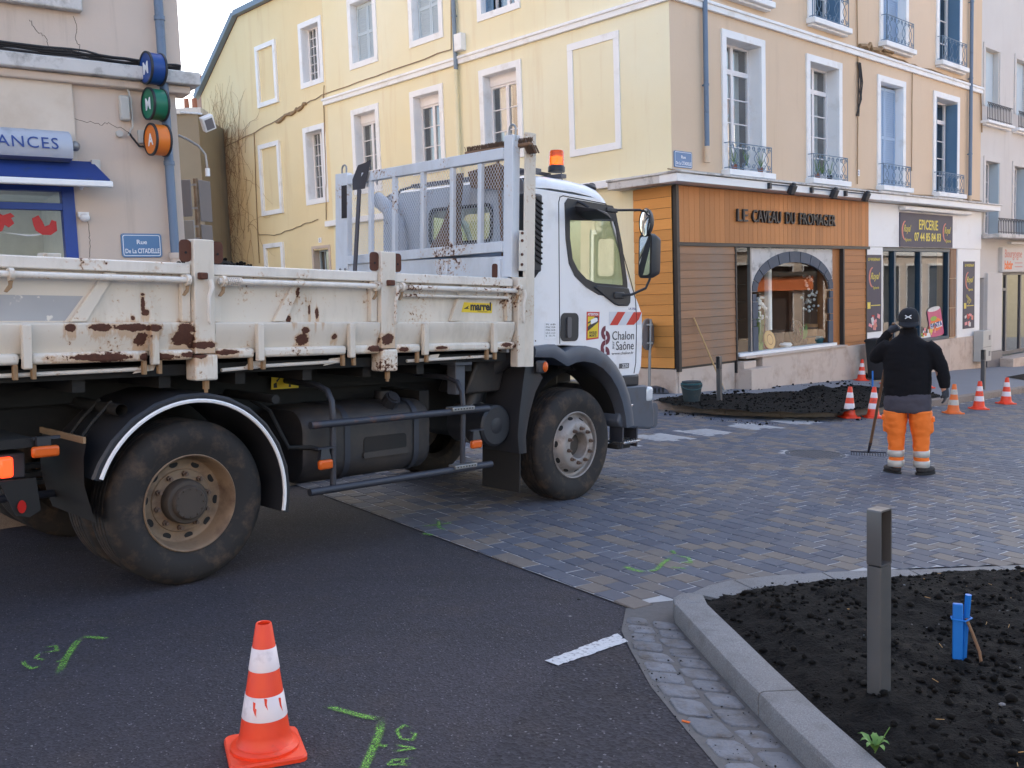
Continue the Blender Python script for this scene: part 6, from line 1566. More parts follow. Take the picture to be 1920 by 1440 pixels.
for x in (0.13, 1.545, 2.86):
    mb = MB(); mb.tube([(x, -0.095, 1.845), (x+0.012, -0.10, 1.80), (x-0.012, -0.105, 1.745), (x-0.012, -0.10, 1.60), (x, -0.095, 1.585)], [0.016, 0.015, 0.012, 0.011, 0.010], 8); mb.build('lever', MT['tip_rail'], truck)
    MB().box(x-0.06, x-0.01, -0.10, -0.03, 1.845, 1.885).build('latch', MT['rust' if x < 2 else 'tip_worn'], truck, bev=0.008)
# side posts
for x0, x1 in ((0.05, 0.18), (1.44, 1.57)):
    ps = MB().box(x0, x1, -0.06, 0.05, 1.405, 2.08).build('side_post', MT['tip_white'], truck, bev=0.006)
    MB().box(x0-0.008, x1+0.008, -0.075, 0.05, 1.245, 1.40).build('post_foot', MT['tip_worn'], ps, bev=0.012)
    MB().cyl(((x0+x1)/2+0.02, -0.02, 1.25), ((x0+x1)/2+0.02, -0.02, 1.19), 0.02, n=6).cyl(((x0+x1)/2+0.02, -0.02, 1.195), ((x0+x1)/2+0.02, -0.02, 1.17), 0.012, n=8).build('foot_bolt', MT['hook'], ps)
    for s in (-1, 1):
        xa = x0-0.072 if s < 0 else x1+0.002
        ou = [(xa, 1.945), (xa+0.07, 1.945), (xa+0.07, 2.082), (xa+(0.04 if s < 0 else 0.0), 2.082 if s > 0 else 2.075), (xa if s < 0 else xa, 2.04)]
        ou = rrect(xa, xa+0.07, 1.945, 2.075, 0.025)
        MB(side(-0.02)).prism(ou, 0, 0.012).build('stake_ear', MT['rust'], ps, smooth=20)
        MB().cyl((xa+0.035, -0.033, 2.0), (xa+0.035, -0.036, 2.0), 0.008, n=8).build('ear_hole_shade', MT['chassis'], ps)  # dark dot on the ear in place of a shaded hole
# ribs, bottom bar, hooks
xs_ = [-1.35] + [x for x in RIBS] + [2.80]
for a, b in zip(xs_, xs_[1:]):
    for (p, q) in [(a+(0.03 if a > -1.3 else 0), b-(0.03 if b < 2.7 else 0))]:
        segs = [(p, q)]
        for post in ((0.04, 0.19), (1.43, 1.58)):
            segs = [s for (u, v) in segs for s in ([(u, post[0]), (post[1], v)] if u < post[0] and v > post[1] else [(u, v)])]
        for u, v in segs: MB().box(u, v, -0.062, 0.03, 1.372, 1.432).build('bottom_bar', MT['tip_worn'], truck, bev=0.018)
for x in RIBS:
    r = MB(side(0.0)).prism([(x-0.022, 1.35), (x+0.022, 1.35), (x+0.022, 1.585), (x-0.022, 1.585)], 0.05, 0.088).build('hinge_rib', MT['tip_white'], truck, bev=0.008)
    for s in (-0.045, 0.045):
        MB().box(x+s-0.014, x+s+0.010, -0.05, -0.02, 1.295, 1.375).build('hinge_hook', MT['hook'], r, bev=0.004)
for a, b, z in ((-1.3, -0.25, 1.325), (0.25, 0.5, 1.31), (0.5, 1.15, 1.325), (1.72, 2.6, 1.32)): MB().cyl((a, 0.0, z-0.012), (b, 0.0, z), 0.012, n=8).build('release_rod', MT['tip_rail'], truck)
for x in (-0.3, 0.4, 1.0, 1.9): MB(side(0.01)).prism([(x, 1.30), (x+0.12, 1.315), (x+0.14, 1.35), (x+0.05, 1.345)], 0, 0.01).build('release_lever', MT['tip_worn'], truck)
# far side and tail of the body
MB().box(-1.35, 2.82, 2.30, 2.36, 1.34, 1.93).build('far_side', MT['tip_blue'], truck); MB().box(-1.40, -1.352, 0.05, 2.36, 1.34, 1.9).build('tailgate', MT['tip_white'], truck)
for x in (0.05, 1.44): MB().box(x, x+0.13, 2.25, 2.38, 1.3, 2.08).build('side_post', MT['tip_white'], truck, bev=0.006)
# badge: yellow plate with the maker's wording
pl_t = MB(side(0.02)).prism([(2.27, 1.665), (2.61, 1.658), (2.615, 1.735), (2.268, 1.742)], 0.0, 0.003).build('maker_plate', MT['sticker_yellow'], PC, smooth=0)
text_mb('marrel', 0.085, side(0.0165) @ Matrix.Translation((2.372, 1.682, 0)), 0.0005, 1.0, bold=0.004).build('lettering', MT['letter_black'], pl_t, smooth=0)
MB(side(0.0165)).prism([(2.30, 1.69), (2.365, 1.69), (2.345, 1.697), (2.355, 1.716), (2.335, 1.706)], 0, 0.001).build('emblem', MT['letter_black'], pl_t, smooth=0)
MB().box(2.45, 2.56, 0.0155, 0.0165, 1.668, 1.671).build('small_print', MT['letter_black'], pl_t)
# --- headboard with expanded metal
MB().box(2.815, 2.90, 0.0, 0.10, 1.95, 3.08).build('headboard_post', MT['tip_blue'], truck, bev=0.005)
mb = MB(); prof = [(2.905, -0.055), (2.94, -0.075), (3.005, -0.075), (3.005, 0.03), (2.995, 0.03), (2.995, -0.062), (2.945, -0.062), (2.905, -0.04)]
mb.loft([[(x, y, z) for x, y in prof] for z in (1.225, 3.10)]); mb.build('corner_channel', MT['tip_white'], truck)
MB().box(2.83, 2.935, -0.062, 0.02, 1.225, 1.95).build('front_post', MT['tip_white'], truck, bev=0.006)
MB().box(2.83, 2.94, -0.066, -0.061, 2.0, 2.32).build('fish_plate', MT['tip_worn'], truck, bev=0.003)
for z in (2.05, 2.13, 2.24, 2.30): MB().cyl((2.86, -0.066, z), (2.86, -0.076, z), 0.012, n=6).build('bolt', MT['rust'], truck)
fp = MB().box(2.80, 2.86, 2.17, 2.36, 1.95, 2.98).build('headboard_post', MT['tip_blue'], truck, bev=0.005)
MB().box(2.792, 2.799, 2.172, 2.25, 2.55, 2.86).build('soot_mark', basic('soot', (52, 48, 50), 0.9, var=0.5, vs_=6), fp)
for y, z in ((2.2, 2.06), (2.28, 2.06), (2.24, 2.0)): MB().cyl((2.80, y, z), (2.79, y, z), 0.014, n=6).build('bolt', MT['galv'], fp)
for (y, z) in ((0.04, 3.08), (2.28, 2.98)): MB().tube([(2.85, y-0.035, z-0.05), (2.85, y-0.035, z+0.05)] + [(2.85, y-0.035*math.cos(i*.52), z+0.05+0.035*math.sin(i*.52)) for i in range(1, 6)] + [(2.85, y+0.035, z+0.05), (2.85, y+0.035, z-0.05)], 0.009, 6).build('lashing_hoop', MT['galv'], truck)
def cross(name, z0a, z0b, h, th_=0.06, y0=0.10, y1=2.17, mat='tip_blue'):
    mb = MB(); mb.add([(2.80, y0, z0a), (2.80+th_, y0, z0a), (2.80+th_, y0, z0a+h), (2.80, y0, z0a+h), (2.80, y1, z0b), (2.80+th_, y1, z0b), (2.80+th_, y1, z0b+h), (2.80, y1, z0b+h)], [(0,1,2,3),(4,5,6,7),(0,1,5,4),(1,2,6,5),(2,3,7,6),(3,0,4,7)])
    return mb.build(name, MT[mat], truck, bev=0.005)
cross('top_rail', 2.895, 2.865, 0.09); cross('mid_rail', 2.155, 2.105, 0.085, 0.07)
MB().box(2.82, 2.85, 0.05, 2.34, 1.34, 2.12).build('headboard_panel', MT['tip_blue'], truck)
for y in (0.75, 1.4, 0.12): MB().box(2.795, 2.819, y, y+0.07, 1.6, 2.10).build('panel_rib', MT['tip_blue'], truck, bev=0.004)
MB(back(2.80)).prism(rrect(0.14, 0.20, 1.94, 2.06, 0.02), 0, 0.01).build('stake_ear', MT['rust'], truck)
for y in (1.83, 1.48, 1.09, 0.71, 0.37): MB().box(2.805, 2.845, y-0.022, y+0.022, 2.20, 2.885).build('headboard_bar', MT['tip_blue'], truck, bev=0.004)
mb = MB(); p_ = 0.032; k = 0; z0, z1, ya, yb = 2.19, 2.90, 0.10, 2.17; sl = 1.5
for sgn in (-1, 1):
    s = ya - (z1-z0)/sl
    while s < yb + (z1-z0)/sl:
        # line z = z0 + sgn*sl*(y - s')
        if sgn > 0: A, B = (s, z0), (s+(z1-z0)/sl, z1)
        else: A, B = (s, z1), (s+(z1-z0)/sl, z0)
        (a0, b0), (a1, b1) = A, B
        t0 = max(0, (ya-a0)/(a1-a0)); t1 = min(1, (yb-a0)/(a1-a0))
        if t1 > t0:
            q0 = (a0+(a1-a0)*t0, b0+(b1-b0)*t0); q1 = (a0+(a1-a0)*t1, b0+(b1-b0)*t1)
            mb.tube([(2.852+0.001*sgn, *q0), (2.852+0.001*sgn, *q1)], 0.0016, 4, cap=False)
        s += p_
mo = mb.build('expanded_metal', MT['tip_blue'], truck, smooth=0, recalc=False); mo['kind'] = 'stuff'
pk_ = thing('plywood_board', 'brown board propped behind the headboard mesh beside the sacking', 'board', TM)
MB(Matrix.Translation((2.95, 0, 0))).prism([(0.12, 2.66), (0.62, 2.72), (0.66, 2.86), (0.30, 2.90), (0.12, 2.80)], 0, 0.02, M=Matrix(((0, 0, 1, 0), (1, 0, 0, 0), (0, 1, 0, 0), (0, 0, 0, 1)))).build('board', MT['sacking'], pk_)
# --- cab
CY, CF = 0.03, 1.97
sidep = [(3.10, 1.385), (3.085, 2.0), (3.10, 2.66), (3.12, 2.69), (3.90, 2.685), (4.02, 2.66), (4.10, 2.60), (4.20, 2.42), (4.36, 2.12), (4.50, 1.88), (4.58, 1.76), (4.635, 1.66), (4.65, 1.4), (4.645, 1.16), (4.62, 1.10), (4.56, 1.08), (4.27, 1.08), (4.18, 1.14), (4.06, 1.24), (3.92, 1.32), (3.75, 1.37), (3.5, 1.385)]
winp = [(3.505, 2.60), (3.525, 2.30), (3.57, 2.10), (3.65, 2.00), (3.80, 1.91), (3.98, 1.845), (4.40, 1.80), (4.385, 1.95), (4.30, 2.28), (4.19, 2.58), (4.15, 2.615), (3.54, 2.625)]
cab = MB(side(CY)).prism(sidep, -0.03, 0.0, [winp[::-1]]).build('cab', MT['cab_white'], truck, bev=0.012)
MB(side(CF)).prism(sidep, 0.0, 0.03, [winp[::-1]]).build('cab_far_side', MT['cab_white'], cab)
def cabloft(curve, name, mat, r=0.11, inset=0.0):
    rings = []
    for (x, z) in curve:
        ring = []
        for i in range(6): a = R_(90*i/5); ring.append((x, CY+r-r*math.cos(a), z-r+r*math.sin(a)))
        for i in range(6): a = R_(90-90*i/5); ring.append((x, CF-r+r*math.cos(a), z-r+r*math.sin(a)))
        rings.append(ring)
    return MB().loft(rings, cap=False, closed=False).build(name, MT[mat], cab, smooth=50)
cabloft([(3.085, 2.78), (3.12, 2.803), (3.3, 2.815), (3.6, 2.815), (3.85, 2.80), (3.98, 2.775), (4.06, 2.73), (4.12, 2.67)], 'roof', 'cab_white')
# windscreen and nose
def across(pts, name, mat, y0=CY, y1=CF, parent=None, smooth=40):
    return MB().loft([[(x, y0, z) for x, z in pts], [(x, y0+0.3, z+0.0) for x, z in pts], [(x, y1, z) for x, z in pts]], cap=False, closed=False).build(name, MT[mat], parent or cab, smooth=smooth, recalc=False)
across([(4.14, 2.60), (4.24, 2.42), (4.40, 2.12), (4.54, 1.86)], 'windscreen', 'truck_glass', CY+0.03, CF-0.03)
MB().loft([[(x, y, z) for x, z in [(4.50, 1.88), (4.59, 1.76), (4.65, 1.66), (4.665, 1.4), (4.655, 1.16), (4.62, 1.09), (4.4, 1.08), (4.4, 1.88)]] for y in (CY+0.004, CF-0.004)]).build('nose', MT['cab_white'], cab, smooth=30)
MB(back(3.085)).prism([(CY+0.01, 1.39), (CF-0.01, 1.39), (CF-0.01, 2.60), (CF-0.07, 2.72), (CF-0.12, 2.775), (CY+0.12, 2.775), (CY+0.07, 2.72), (CY+0.01, 2.60)], -0.012, 0.012, [rrect(0.50, 1.26, 2.29, 2.57, 0.06)[::-1]]).build('rear_wall', MT['cab_grey'], cab, smooth=0)
MB(back(3.09)).prism(rrect(0.50, 1.26, 2.29, 2.57, 0.06), 0, 0.003).build('rear_pane', MT['truck_glass'], cab, smooth=0)
MB(back(3.072)).prism(rrect(0.47, 1.29, 2.26, 2.60, 0.07), 0, 0.012, [rrect(0.50, 1.26, 2.29, 2.57, 0.06)[::-1]]).build('rear_seal', MT['seam'], cab, smooth=0)
tb('cab_floor', 'plastic_dark', 3.1, 4.5, CY+0.04, CF-0.04, 1.38, 1.42, parent=cab)
# door: seams, glazing, trim
door = [(3.455, 1.40), (3.435, 2.0), (3.415, 2.60), (3.43, 2.645), (3.47, 2.66), (4.06, 2.645), (4.13, 2.59), (4.30, 2.28), (4.47, 1.95), (4.54, 1.80), (4.565, 1.6), (4.565, 1.2), (4.54, 1.10)]
MB().tube([(x, CY-0.0005, z) for x, z in door], 0.0045, 6).build('door_seam', MT['seam'], cab)
MB(side(CY+0.012)).prism(winp, 0, 0.004).build('side_pane', MT['truck_glass'], cab, smooth=0)
MB(side(CF-0.012)).prism(winp, 0, 0.004).build('side_pane', MT['truck_glass'], cab, smooth=0)
inner = [(3.56, 2.46), (3.565, 2.31), (3.605, 2.13), (3.68, 2.04), (3.80, 1.965), (3.93, 1.935), (4.335, 1.925), (4.33, 1.98), (4.265, 2.26), (4.19, 2.50)]
MB(side(CY-0.001)).prism([(3.49, 2.60), (3.51, 2.30), (3.558, 2.09), (3.64, 1.985), (3.795, 1.895), (3.975, 1.83), (4.42, 1.785), (4.40, 1.95), (4.312, 2.29), (4.20, 2.595), (4.155, 2.635), (3.53, 2.645)], 0.0, 0.006, [inner[::-1]]).build('window_seal', MT['plastic_dark'], cab, smooth=0)
MB(side(CY-0.003)).prism([(3.95, 1.915), (4.34, 1.905), (4.41, 1.90), (4.445, 1.84), (4.44, 1.765), (4.41, 1.735), (4.26, 1.735), (4.20, 1.75), (4.06, 1.815), (3.90, 1.895)], 0, 0.016).build('mirror_base', MT['plastic_dark'], cab, bev=0.008)
MB(side(CY-0.002)).prism(rrect(3.46, 3.70, 1.42, 1.665, 0.05), 0, 0.004).build('handle_recess', MT['plastic_dark'], cab, smooth=0)
MB(side(CY-0.006)).prism(rrect(3.535, 3.59, 1.45, 1.63, 0.02), 0, 0.014).build('door_handle', MT['badge'], cab, bev=0.004)
# louvred air intake and hose behind the cab
vn = MB().box(2.99, 3.16, -0.02, 0.26, 2.0, 2.64).build('air_intake', MT['plastic_dark'], truck, bev=0.02)
for i in range(12): MB(side(-0.02)).prism([(3.06, 2.10+i*0.045), (3.15, 2.06+i*0.045), (3.15, 2.072+i*0.045), (3.06, 2.112+i*0.045)], 0.0, 0.012).build('louvre', MT['chassis'], vn, smooth=0)
MB().loft([[(3.0, 0.0, 2.01), (3.15, 0.0, 2.01), (3.15, 0.22, 2.01), (3.0, 0.22, 2.01)], [(3.02, 0.08, 1.85), (3.11, 0.06, 1.9), (3.11, 0.2, 1.9), (3.02, 0.2, 1.85)], [(3.02, 0.08, 1.68), (3.09, 0.08, 1.68), (3.09, 0.2, 1.68), (3.02, 0.2, 1.68)]]).build('intake_neck', MT['plastic_dark'], vn)
MB().lathe([(0.055+0.008*(i % 2), 1.36+i*0.017) for i in range(20)], 20, Matrix.Translation((3.05, 0.12, 0))).build('bellows', MT['rubber'], truck)
MB().tube([(3.0, 1.97-0.36, 2.05), (3.0, 1.63, 2.30), (2.99, 1.66, 2.48), (2.98, 1.76, 2.62), (2.97, 1.93, 2.73)], [0.075, 0.075, 0.075, 0.072, 0.07], 16).build('exhaust_stack', MT['pipe_grey'], truck)
MB().tube([(3.07, 1.90, 2.5), (3.07, 1.86, 2.68), (3.07, 1.7, 2.80), (3.07, 1.45, 2.83)], 0.012, 6).build('air_line', MT['cable'], truck)
# interior
for yy in (0.35, 1.4):
    st = MB().box(3.55, 3.68, yy-0.05, yy+0.40, 1.6, 2.22).build('seat', MT['seat'], cab, bev=0.05, segs=3)
    MB().box(3.56, 3.66, yy+0.05, yy+0.31, 2.27, 2.47).build('headrest', MT['seat'], st, bev=0.04, segs=3); MB().box(3.6, 4.05, yy-0.05, yy+0.4, 1.5, 1.66).build('cushion', MT['seat'], st, bev=0.05)
MB().lathe([(0.19, -0.015), (0.22, 0.0), (0.19, 0.015), (0.18, 0), (0.19, -0.015)], 28, Matrix.Translation((4.12, 1.55, 1.85)) @ Matrix.Rotation(R_(-35), 4, 'Y')).build('steering_wheel', MT['plastic_dark'], cab)
MB().box(4.25, 4.5, CY+0.05, CF-0.05, 1.55, 1.82).build('dashboard', MT['plastic_dark'], cab, bev=0.05)
# mirrors
arm = MB(); arm.tube([(4.20, CY-0.01, 2.60), (4.28, CY-0.03, 2.605), (4.36, -0.13, 2.605), (4.43, -0.16, 2.58), (4.46, -0.17, 2.50)], 0.011, 8)
arm.tube([(4.46, -0.17, 2.46), (4.475, -0.18, 2.30), (4.48, -0.18, 2.1), (4.48, -0.17, 1.98), (4.45, -0.15, 1.90), (4.36, -0.06, 1.84), (4.29, CY-0.02, 1.83)], 0.012, 8); arm = arm.build('mirror_arm', MT['plastic_dark'], cab)
MB().box(4.06, 4.22, CY-0.02, CY+0.0, 2.575, 2.615).build('arm_bracket', MT['plastic_dark'], arm, bev=0.008); MB().box(4.18, 4.33, CY-0.035, CY-0.015, 1.80, 1.86).build('arm_bracket', MT['plastic_dark'], arm, bev=0.01)
def mirror(name, c, w, h, d, yaw, bev, round_=False):
    G = Matrix.Translation(c) @ Matrix.Rotation(R_(yaw), 4, 'Z')     # glass looks along local -x
    if round_:
        m = MB(G).lathe([(0.0, 0.06), (0.07, 0.055), (0.115, 0.03), (0.13, 0.0), (0.125, -0.012)], 28, Matrix.Rotation(R_(90), 4, 'Y') @ Matrix.Diagonal((1.0, 0.8, 1, 1))).build(name, MT['plastic_dark'], cab)
        MB(G).lathe([(0.0, -0.016), (0.08, -0.013), (0.122, -0.006)], 28, Matrix.Rotation(R_(90), 4, 'Y') @ Matrix.Diagonal((1.0, 0.8, 1, 1))).build('mirror_glass', MT['mirror'], m)
    else:
        m = MB(G).loft([[(x, y*s, z*s2) for y, z in rrect(-w/2, w/2, -h/2, h/2, bev)] for x, s, s2 in ((-0.02, 1.0, 1.0), (0.03, 1.0, 1.0), (d, 0.72, 0.85))]).build(name, MT['plastic_dark'], cab, smooth=45)
        MB(G).prism([(y, z) for y, z in rrect(-w/2+0.022, w/2-0.022, -h/2+0.025, h/2-0.025, bev*0.7)], 0.0, 0.003, M=Matrix(((0, 0, -1, -0.021), (1, 0, 0, 0), (0, 1, 0, 0), (0, 0, 0, 1)))).build('mirror_glass', MT['mirror'], m, smooth=0)
    return m
mirror('mirror', (4.40, -0.19, 2.19), 0.20, 0.40, 0.10, -18, 0.05)
mirror('mirror', (4.37, -0.19, 2.49), 0, 0, 0, -24, 0, True)
km = MB().loft([[(3.60, CY-0.02, 2.585), (3.60, CY-0.26, 2.545), (3.62, CY-0.27, 2.53), (3.62, CY-0.02, 2.53)], [(3.74, CY-0.02, 2.575), (3.74, CY-0.27, 2.525), (3.76, CY-0.27, 2.49), (3.76, CY-0.04, 2.47)], [(3.84, CY-0.04, 2.54), (3.84, CY-0.24, 2.49), (3.84, CY-0.24, 2.475), (3.84, CY-0.05, 2.49)]]).build('mirror', MT['plastic_dark'], cab, bev=0.02)
MB().tube([(3.66, CY, 2.63), (3.68, CY-0.06, 2.60), (3.7, CY-0.1, 2.57)], 0.012).build('mirror_stalk', MT['plastic_dark'], km)
# beacon on its bar, marker lamp, aerial
bar = MB().box(3.20, 3.27, 0.10, 1.7, 2.835, 2.87).build('beacon_bar', MT['badge'], cab, bev=0.004); MB().box(3.55, 3.62, 0.12, 1.7, 2.83, 2.865).build('beacon_bar', MT['badge'], cab, bev=0.004)
MB().box(3.2, 3.62, 0.30, 0.36, 2.872, 2.89).build('cross_bar', MT['badge'], bar)
bc = MB().lathe([(0.0, 2.892), (0.075, 2.892), (0.075, 2.93), (0.066, 2.945), (0.0, 2.945)], 24, Matrix.Translation((3.60, 0.22, 0))).build('beacon', MT['plastic_dark'], cab)
MB().lathe([(0.066, 2.945), (0.064, 3.06), (0.058, 3.075), (0.0, 3.08)], 24, Matrix.Translation((3.60, 0.22, 0))).build('dome', MT['beacon'], bc)
MB().lathe([(0.0, 2.95), (0.03, 2.96), (0.034, 3.02), (0.0, 3.03)], 12, Matrix.Translation((3.60, 0.22, 0))).build('bulb', MT['beacon_lit'], bc)
MB().ell((4.0, 0.18, 2.795), (0.09, 0.06, 0.035)).ell((4.03, 0.17, 2.81), (0.045, 0.035, 0.03)).build('marker_lamp', MT['plastic_dark'], cab)
MB().cyl((3.72, 0.25, 2.81), (3.70, 0.25, 2.90), 0.005, n=6).build('aerial', MT['plastic_dark'], cab)
# stickers and lettering on the door
def dec(name, poly, mat, lift=0.001, parent=None): return MB(side(CY-lift)).prism(poly, 0, 0.0008).build(name, MT[mat], parent or cab, smooth=0)
def dtext(s, size, x, z, fit, mat, parent, lift=0.0035, bold=0.0, rot=0, align='LEFT'):
    G = side(CY-lift) @ Matrix.Translation((x, z, 0)) @ Matrix.Rotation(R_(rot), 4, 'Z')
    m = text_mb(s, size, G, 0.0003, 1, align, bold); q = [(G.inverted() @ v).x for v in m.v]
    return text_mb(s, size, G, 0.0003, fit/(max(q)-min(q)), align, bold).build('lettering', MT[mat], parent, smooth=0)
at_ = dec('warning_sticker', [(3.815, 1.425), (3.99, 1.437), (3.998, 1.677), (3.815, 1.677)], 'sticker_red')
dec('yellow_field', [(3.832, 1.44), (3.978, 1.45), (3.983, 1.635), (3.832, 1.635)], 'sticker_yellow', 0.002, at_)
dec('dark_bar', [(3.832, 1.505), (3.98, 1.585), (3.982, 1.635), (3.93, 1.635), (3.90, 1.59), (3.832, 1.545)], 'letter_black', 0.003, at_); dec('dark_bar', [(3.834, 1.585), (3.834, 1.570), (3.90, 1.595), (3.89, 1.606)], 'letter_black', 0.003, at_)
dec('printed_truck', [(3.875, 1.565), (3.955, 1.588), (3.97, 1.60), (3.962, 1.622), (3.935, 1.625), (3.87, 1.605)], 'letter_white', 0.004, at_)
dtext('ATTENTION', 0.03, 3.828, 1.645, 0.15, 'letter_white', at_, bold=0.001); dtext('ANGLES', 0.03, 3.85, 1.482, 0.11, 'letter_black', at_, bold=0.001); dtext('MORTS', 0.03, 3.855, 1.455, 0.10, 'letter_black', at_, bold=0.001)
rs = dec('reflective_strip', [(4.14, 1.555), (4.64, 1.56), (4.645, 1.68), (4.14, 1.68)], 'sticker_grey')
dec('red_stripe', [(4.15, 1.557), (4.27, 1.557), (4.385, 1.679), (4.265, 1.679)], 'sticker_red', 0.002, rs); dec('red_stripe', [(4.40, 1.559), (4.52, 1.559), (4.60, 1.61), (4.642, 1.68), (4.515, 1.679)], 'sticker_red', 0.002, rs)
lg = bpy.data.objects.new('town_logo', None); COL.objects.link(lg); lg.parent = cab
def band(cx, cz, r0, r1, a0, a1): return arc(cx, cz, r1, a0, a1, 14) + arc(cx, cz, r0, a1, a0, 14)
LX = 4.092
for cx, cz, a0, a1 in ((LX-0.003, 1.487, 90, 270), (LX+0.003, 1.446, 90, -90), (LX-0.003, 1.358-0.0, 90, 180), (LX+0.003, 1.325, 90, 0)):
    pass
for poly in (band(LX-0.003, 1.485, 0.020, 0.066, 90, 270), band(LX+0.003, 1.440, 0.020, 0.066, 90, -90), band(LX-0.003, 1.352, 0.022, 0.068, 90, 180) + [(LX-0.071, 1.285), (LX-0.012, 1.285), (LX-0.025, 1.32)][0:2], band(LX+0.003, 1.305, 0.018, 0.062, 90, 0) + [(LX+0.065, 1.285), (LX+0.020, 1.285)][0:2]):
    pass
shapes = [band(LX-0.003, 1.487, 0.020, 0.064, 90, 270), band(LX+0.003, 1.443, 0.020, 0.064, 90, -90)]
lo = arc(LX-0.003, 1.355, 0.066, 90, 180, 12) + [(LX-0.069, 1.285), (LX-0.012, 1.285), (LX-0.018, 1.31)] + arc(LX-0.003, 1.355, 0.022, 230, 90, 8)
hi = arc(LX+0.003, 1.300, 0.062, 90, 0, 12) + [(LX+0.065, 1.285), (LX+0.018, 1.285)] + arc(LX+0.003, 1.300, 0.016, 0, 90, 6)
for poly in shapes + [lo, hi]: MB(side(CY-0.002)).prism(poly, 0, 0.0008).build('scroll', MT['claret'], lg, smooth=0)
dtext('Chalon', 0.115, 4.185, 1.422, 0.335, 'letter_black', lg); dtext('Saône', 0.115, 4.245, 1.328, 0.275, 'letter_black', lg); dtext('sur', 0.055, 4.222, 1.335, 0.075, 'letter_black', lg, rot=90); dtext('www.chalon.fr', 0.036, 4.185, 1.285, 0.335, 'letter_black', lg)
b2 = dec('badge', [(4.30, 1.153), (4.452, 1.153), (4.455, 1.20), (4.303, 1.20)], 'badge', 0.004); dtext('220', 0.045, 4.345, 1.162, 0.09, 'letter_white', b2, 0.006)
dtext('UA 5956', 0.03, 4.43, 1.70, 0.11, 'letter_blue', cab)
wp = dec('weight_plate', [(3.255, 1.445), (3.40, 1.45), (3.405, 1.585), (3.26, 1.585)], 'letter_white')
for i, s in enumerate(('PV  6-80', 'PTAC 13-00', 'PTRA 16-50', 'L2.5 x 6.5', 'S  15-75')): dtext(s, 0.02, 3.268, 1.56-i*0.024, 0.12, 'letter_black', wp)
MB().cyl((3.14, CY-0.002, 1.43), (3.14, CY-0.006, 1.43), 0.006, n=8).build('plug', MT['rust'], cab)
# --- front wing and bumper
cxw, czw = 3.68, 0.50
def wing(pts_o, pts_i, y0, y1, name, mat, parent=truck):
    mb = MB(); n = len(pts_o)
    rings = [[(*pts_o[i],), (*pts_i[i],)] for i in range(n)]
    for y in (0,): pass
    vs_ = []
    for (xo, zo), (xi, zi) in rings: vs_ += [(xo, y0+0.012, zo), (xo, y1, zo), (xi, y1, zi), (xi, y0+0.012, zi), (xi+(xo-xi)*0.3, y0, zi+(zo-zi)*0.3), (xi+(xo-xi)*0.75, y0, zi+(zo-zi)*0.75)]
    k = 6; fs = []
    for i in range(n-1):
        for j in range(k): fs.append((i*k+j, i*k+(j+1) % k, (i+1)*k+(j+1) % k, (i+1)*k+j))
    fs += [tuple(range(k)), tuple(range((n-1)*k, n*k))]
    return mb.add(vs_, fs).build(name, MT[mat], parent, smooth=40)
ao_ = [(3.05, 1.385), (3.3, 1.40)] + [(cxw+0.78*math.cos(R_(a)), czw+0.88*math.sin(R_(a))) for a in (108, 98, 88, 76, 64, 52, 40, 28, 16, 8)]
ai_ = [(3.05, 1.30), (3.28, 1.29)] + [(cxw+0.665*math.cos(R_(a)), czw+0.745*math.sin(R_(a))) for a in (108, 98, 88, 76, 64, 52, 40, 28, 16, 8)]
wing(ao_, ai_, -0.06, 0.34, 'front_wing', 'plastic_mid')
ro = [(2.98, 1.22), (2.93, 1.0), (2.90, 0.75), (2.95, 0.55), (3.06, 0.44)]; ri = [(3.14, 1.24), (3.08, 1.0), (3.02, 0.75), (3.05, 0.57), (3.10, 0.48)]
ro = [(3.02, 1.30), (2.98, 1.1), (2.94, 0.85), (2.92, 0.65), (2.94, 0.50)]; ri = [(3.22, 1.12), (3.13, 1.0), (3.06, 0.82), (3.02, 0.64), (3.03, 0.50)]
wing(ro, ri, 0.0, 0.42, 'rear_wing', 'plastic_dark')
MB().lathe([(0.66, 0.06), (0.66, 0.34)], 24, Matrix.Translation((cxw, 0, czw)) @ Matrix.Rotation(R_(-90), 4, 'X'), R_(-175), R_(-10)).build('wheel_liner', MT['chassis'], truck)
MB().box(2.955, 2.968, 0.02, 0.46, 0.17, 0.55).build('mud_flap', MT['rubber'], truck)
rp = MB().box(3.08, 3.20, -0.055, -0.02, 1.16, 1.27).build('side_repeater', MT['plastic_dark'], truck, bev=0.02); MB().ell((3.175, -0.055, 1.215), (0.03, 0.02, 0.045)).build('lens', MT['amber'], rp)
bp = [(4.30, 0.98), (4.72, 0.98), (4.80, 0.94), (4.83, 0.80), (4.86, 0.70), (4.86, 0.58), (4.80, 0.545), (4.32, 0.60), (4.27, 0.66), (4.30, 0.74), (4.45, 0.78), (4.45, 0.83), (4.30, 0.84)]
bump = MB(side(0.0)).prism(bp, -2.0, 0.0).build('bumper', MT['plastic_mid'], truck, bev=0.03, segs=3)
MB(side(-0.004)).prism(rrect(4.80, 4.93, 0.555, 0.80, 0.05), -2.0, -0.02).build('bumper_lip', MT['plastic_mid'], bump, bev=0.02)
MB().box(4.70, 4.815, -0.012, 0.30, 0.82, 0.965).build('headlamp', MT['headlamp'], bump, bev=0.03, segs=3)
for z in (0.85, 0.875, 0.90, 0.925): MB().box(4.805, 4.82, 0.0, 0.28, z, z+0.006).build('lamp_rib', MT['galv'], bump)
MB().box(4.36, 4.62, 0.02, 0.3, 0.98, 1.09).build('step_box', MT['plastic_dark'], bump, bev=0.02)
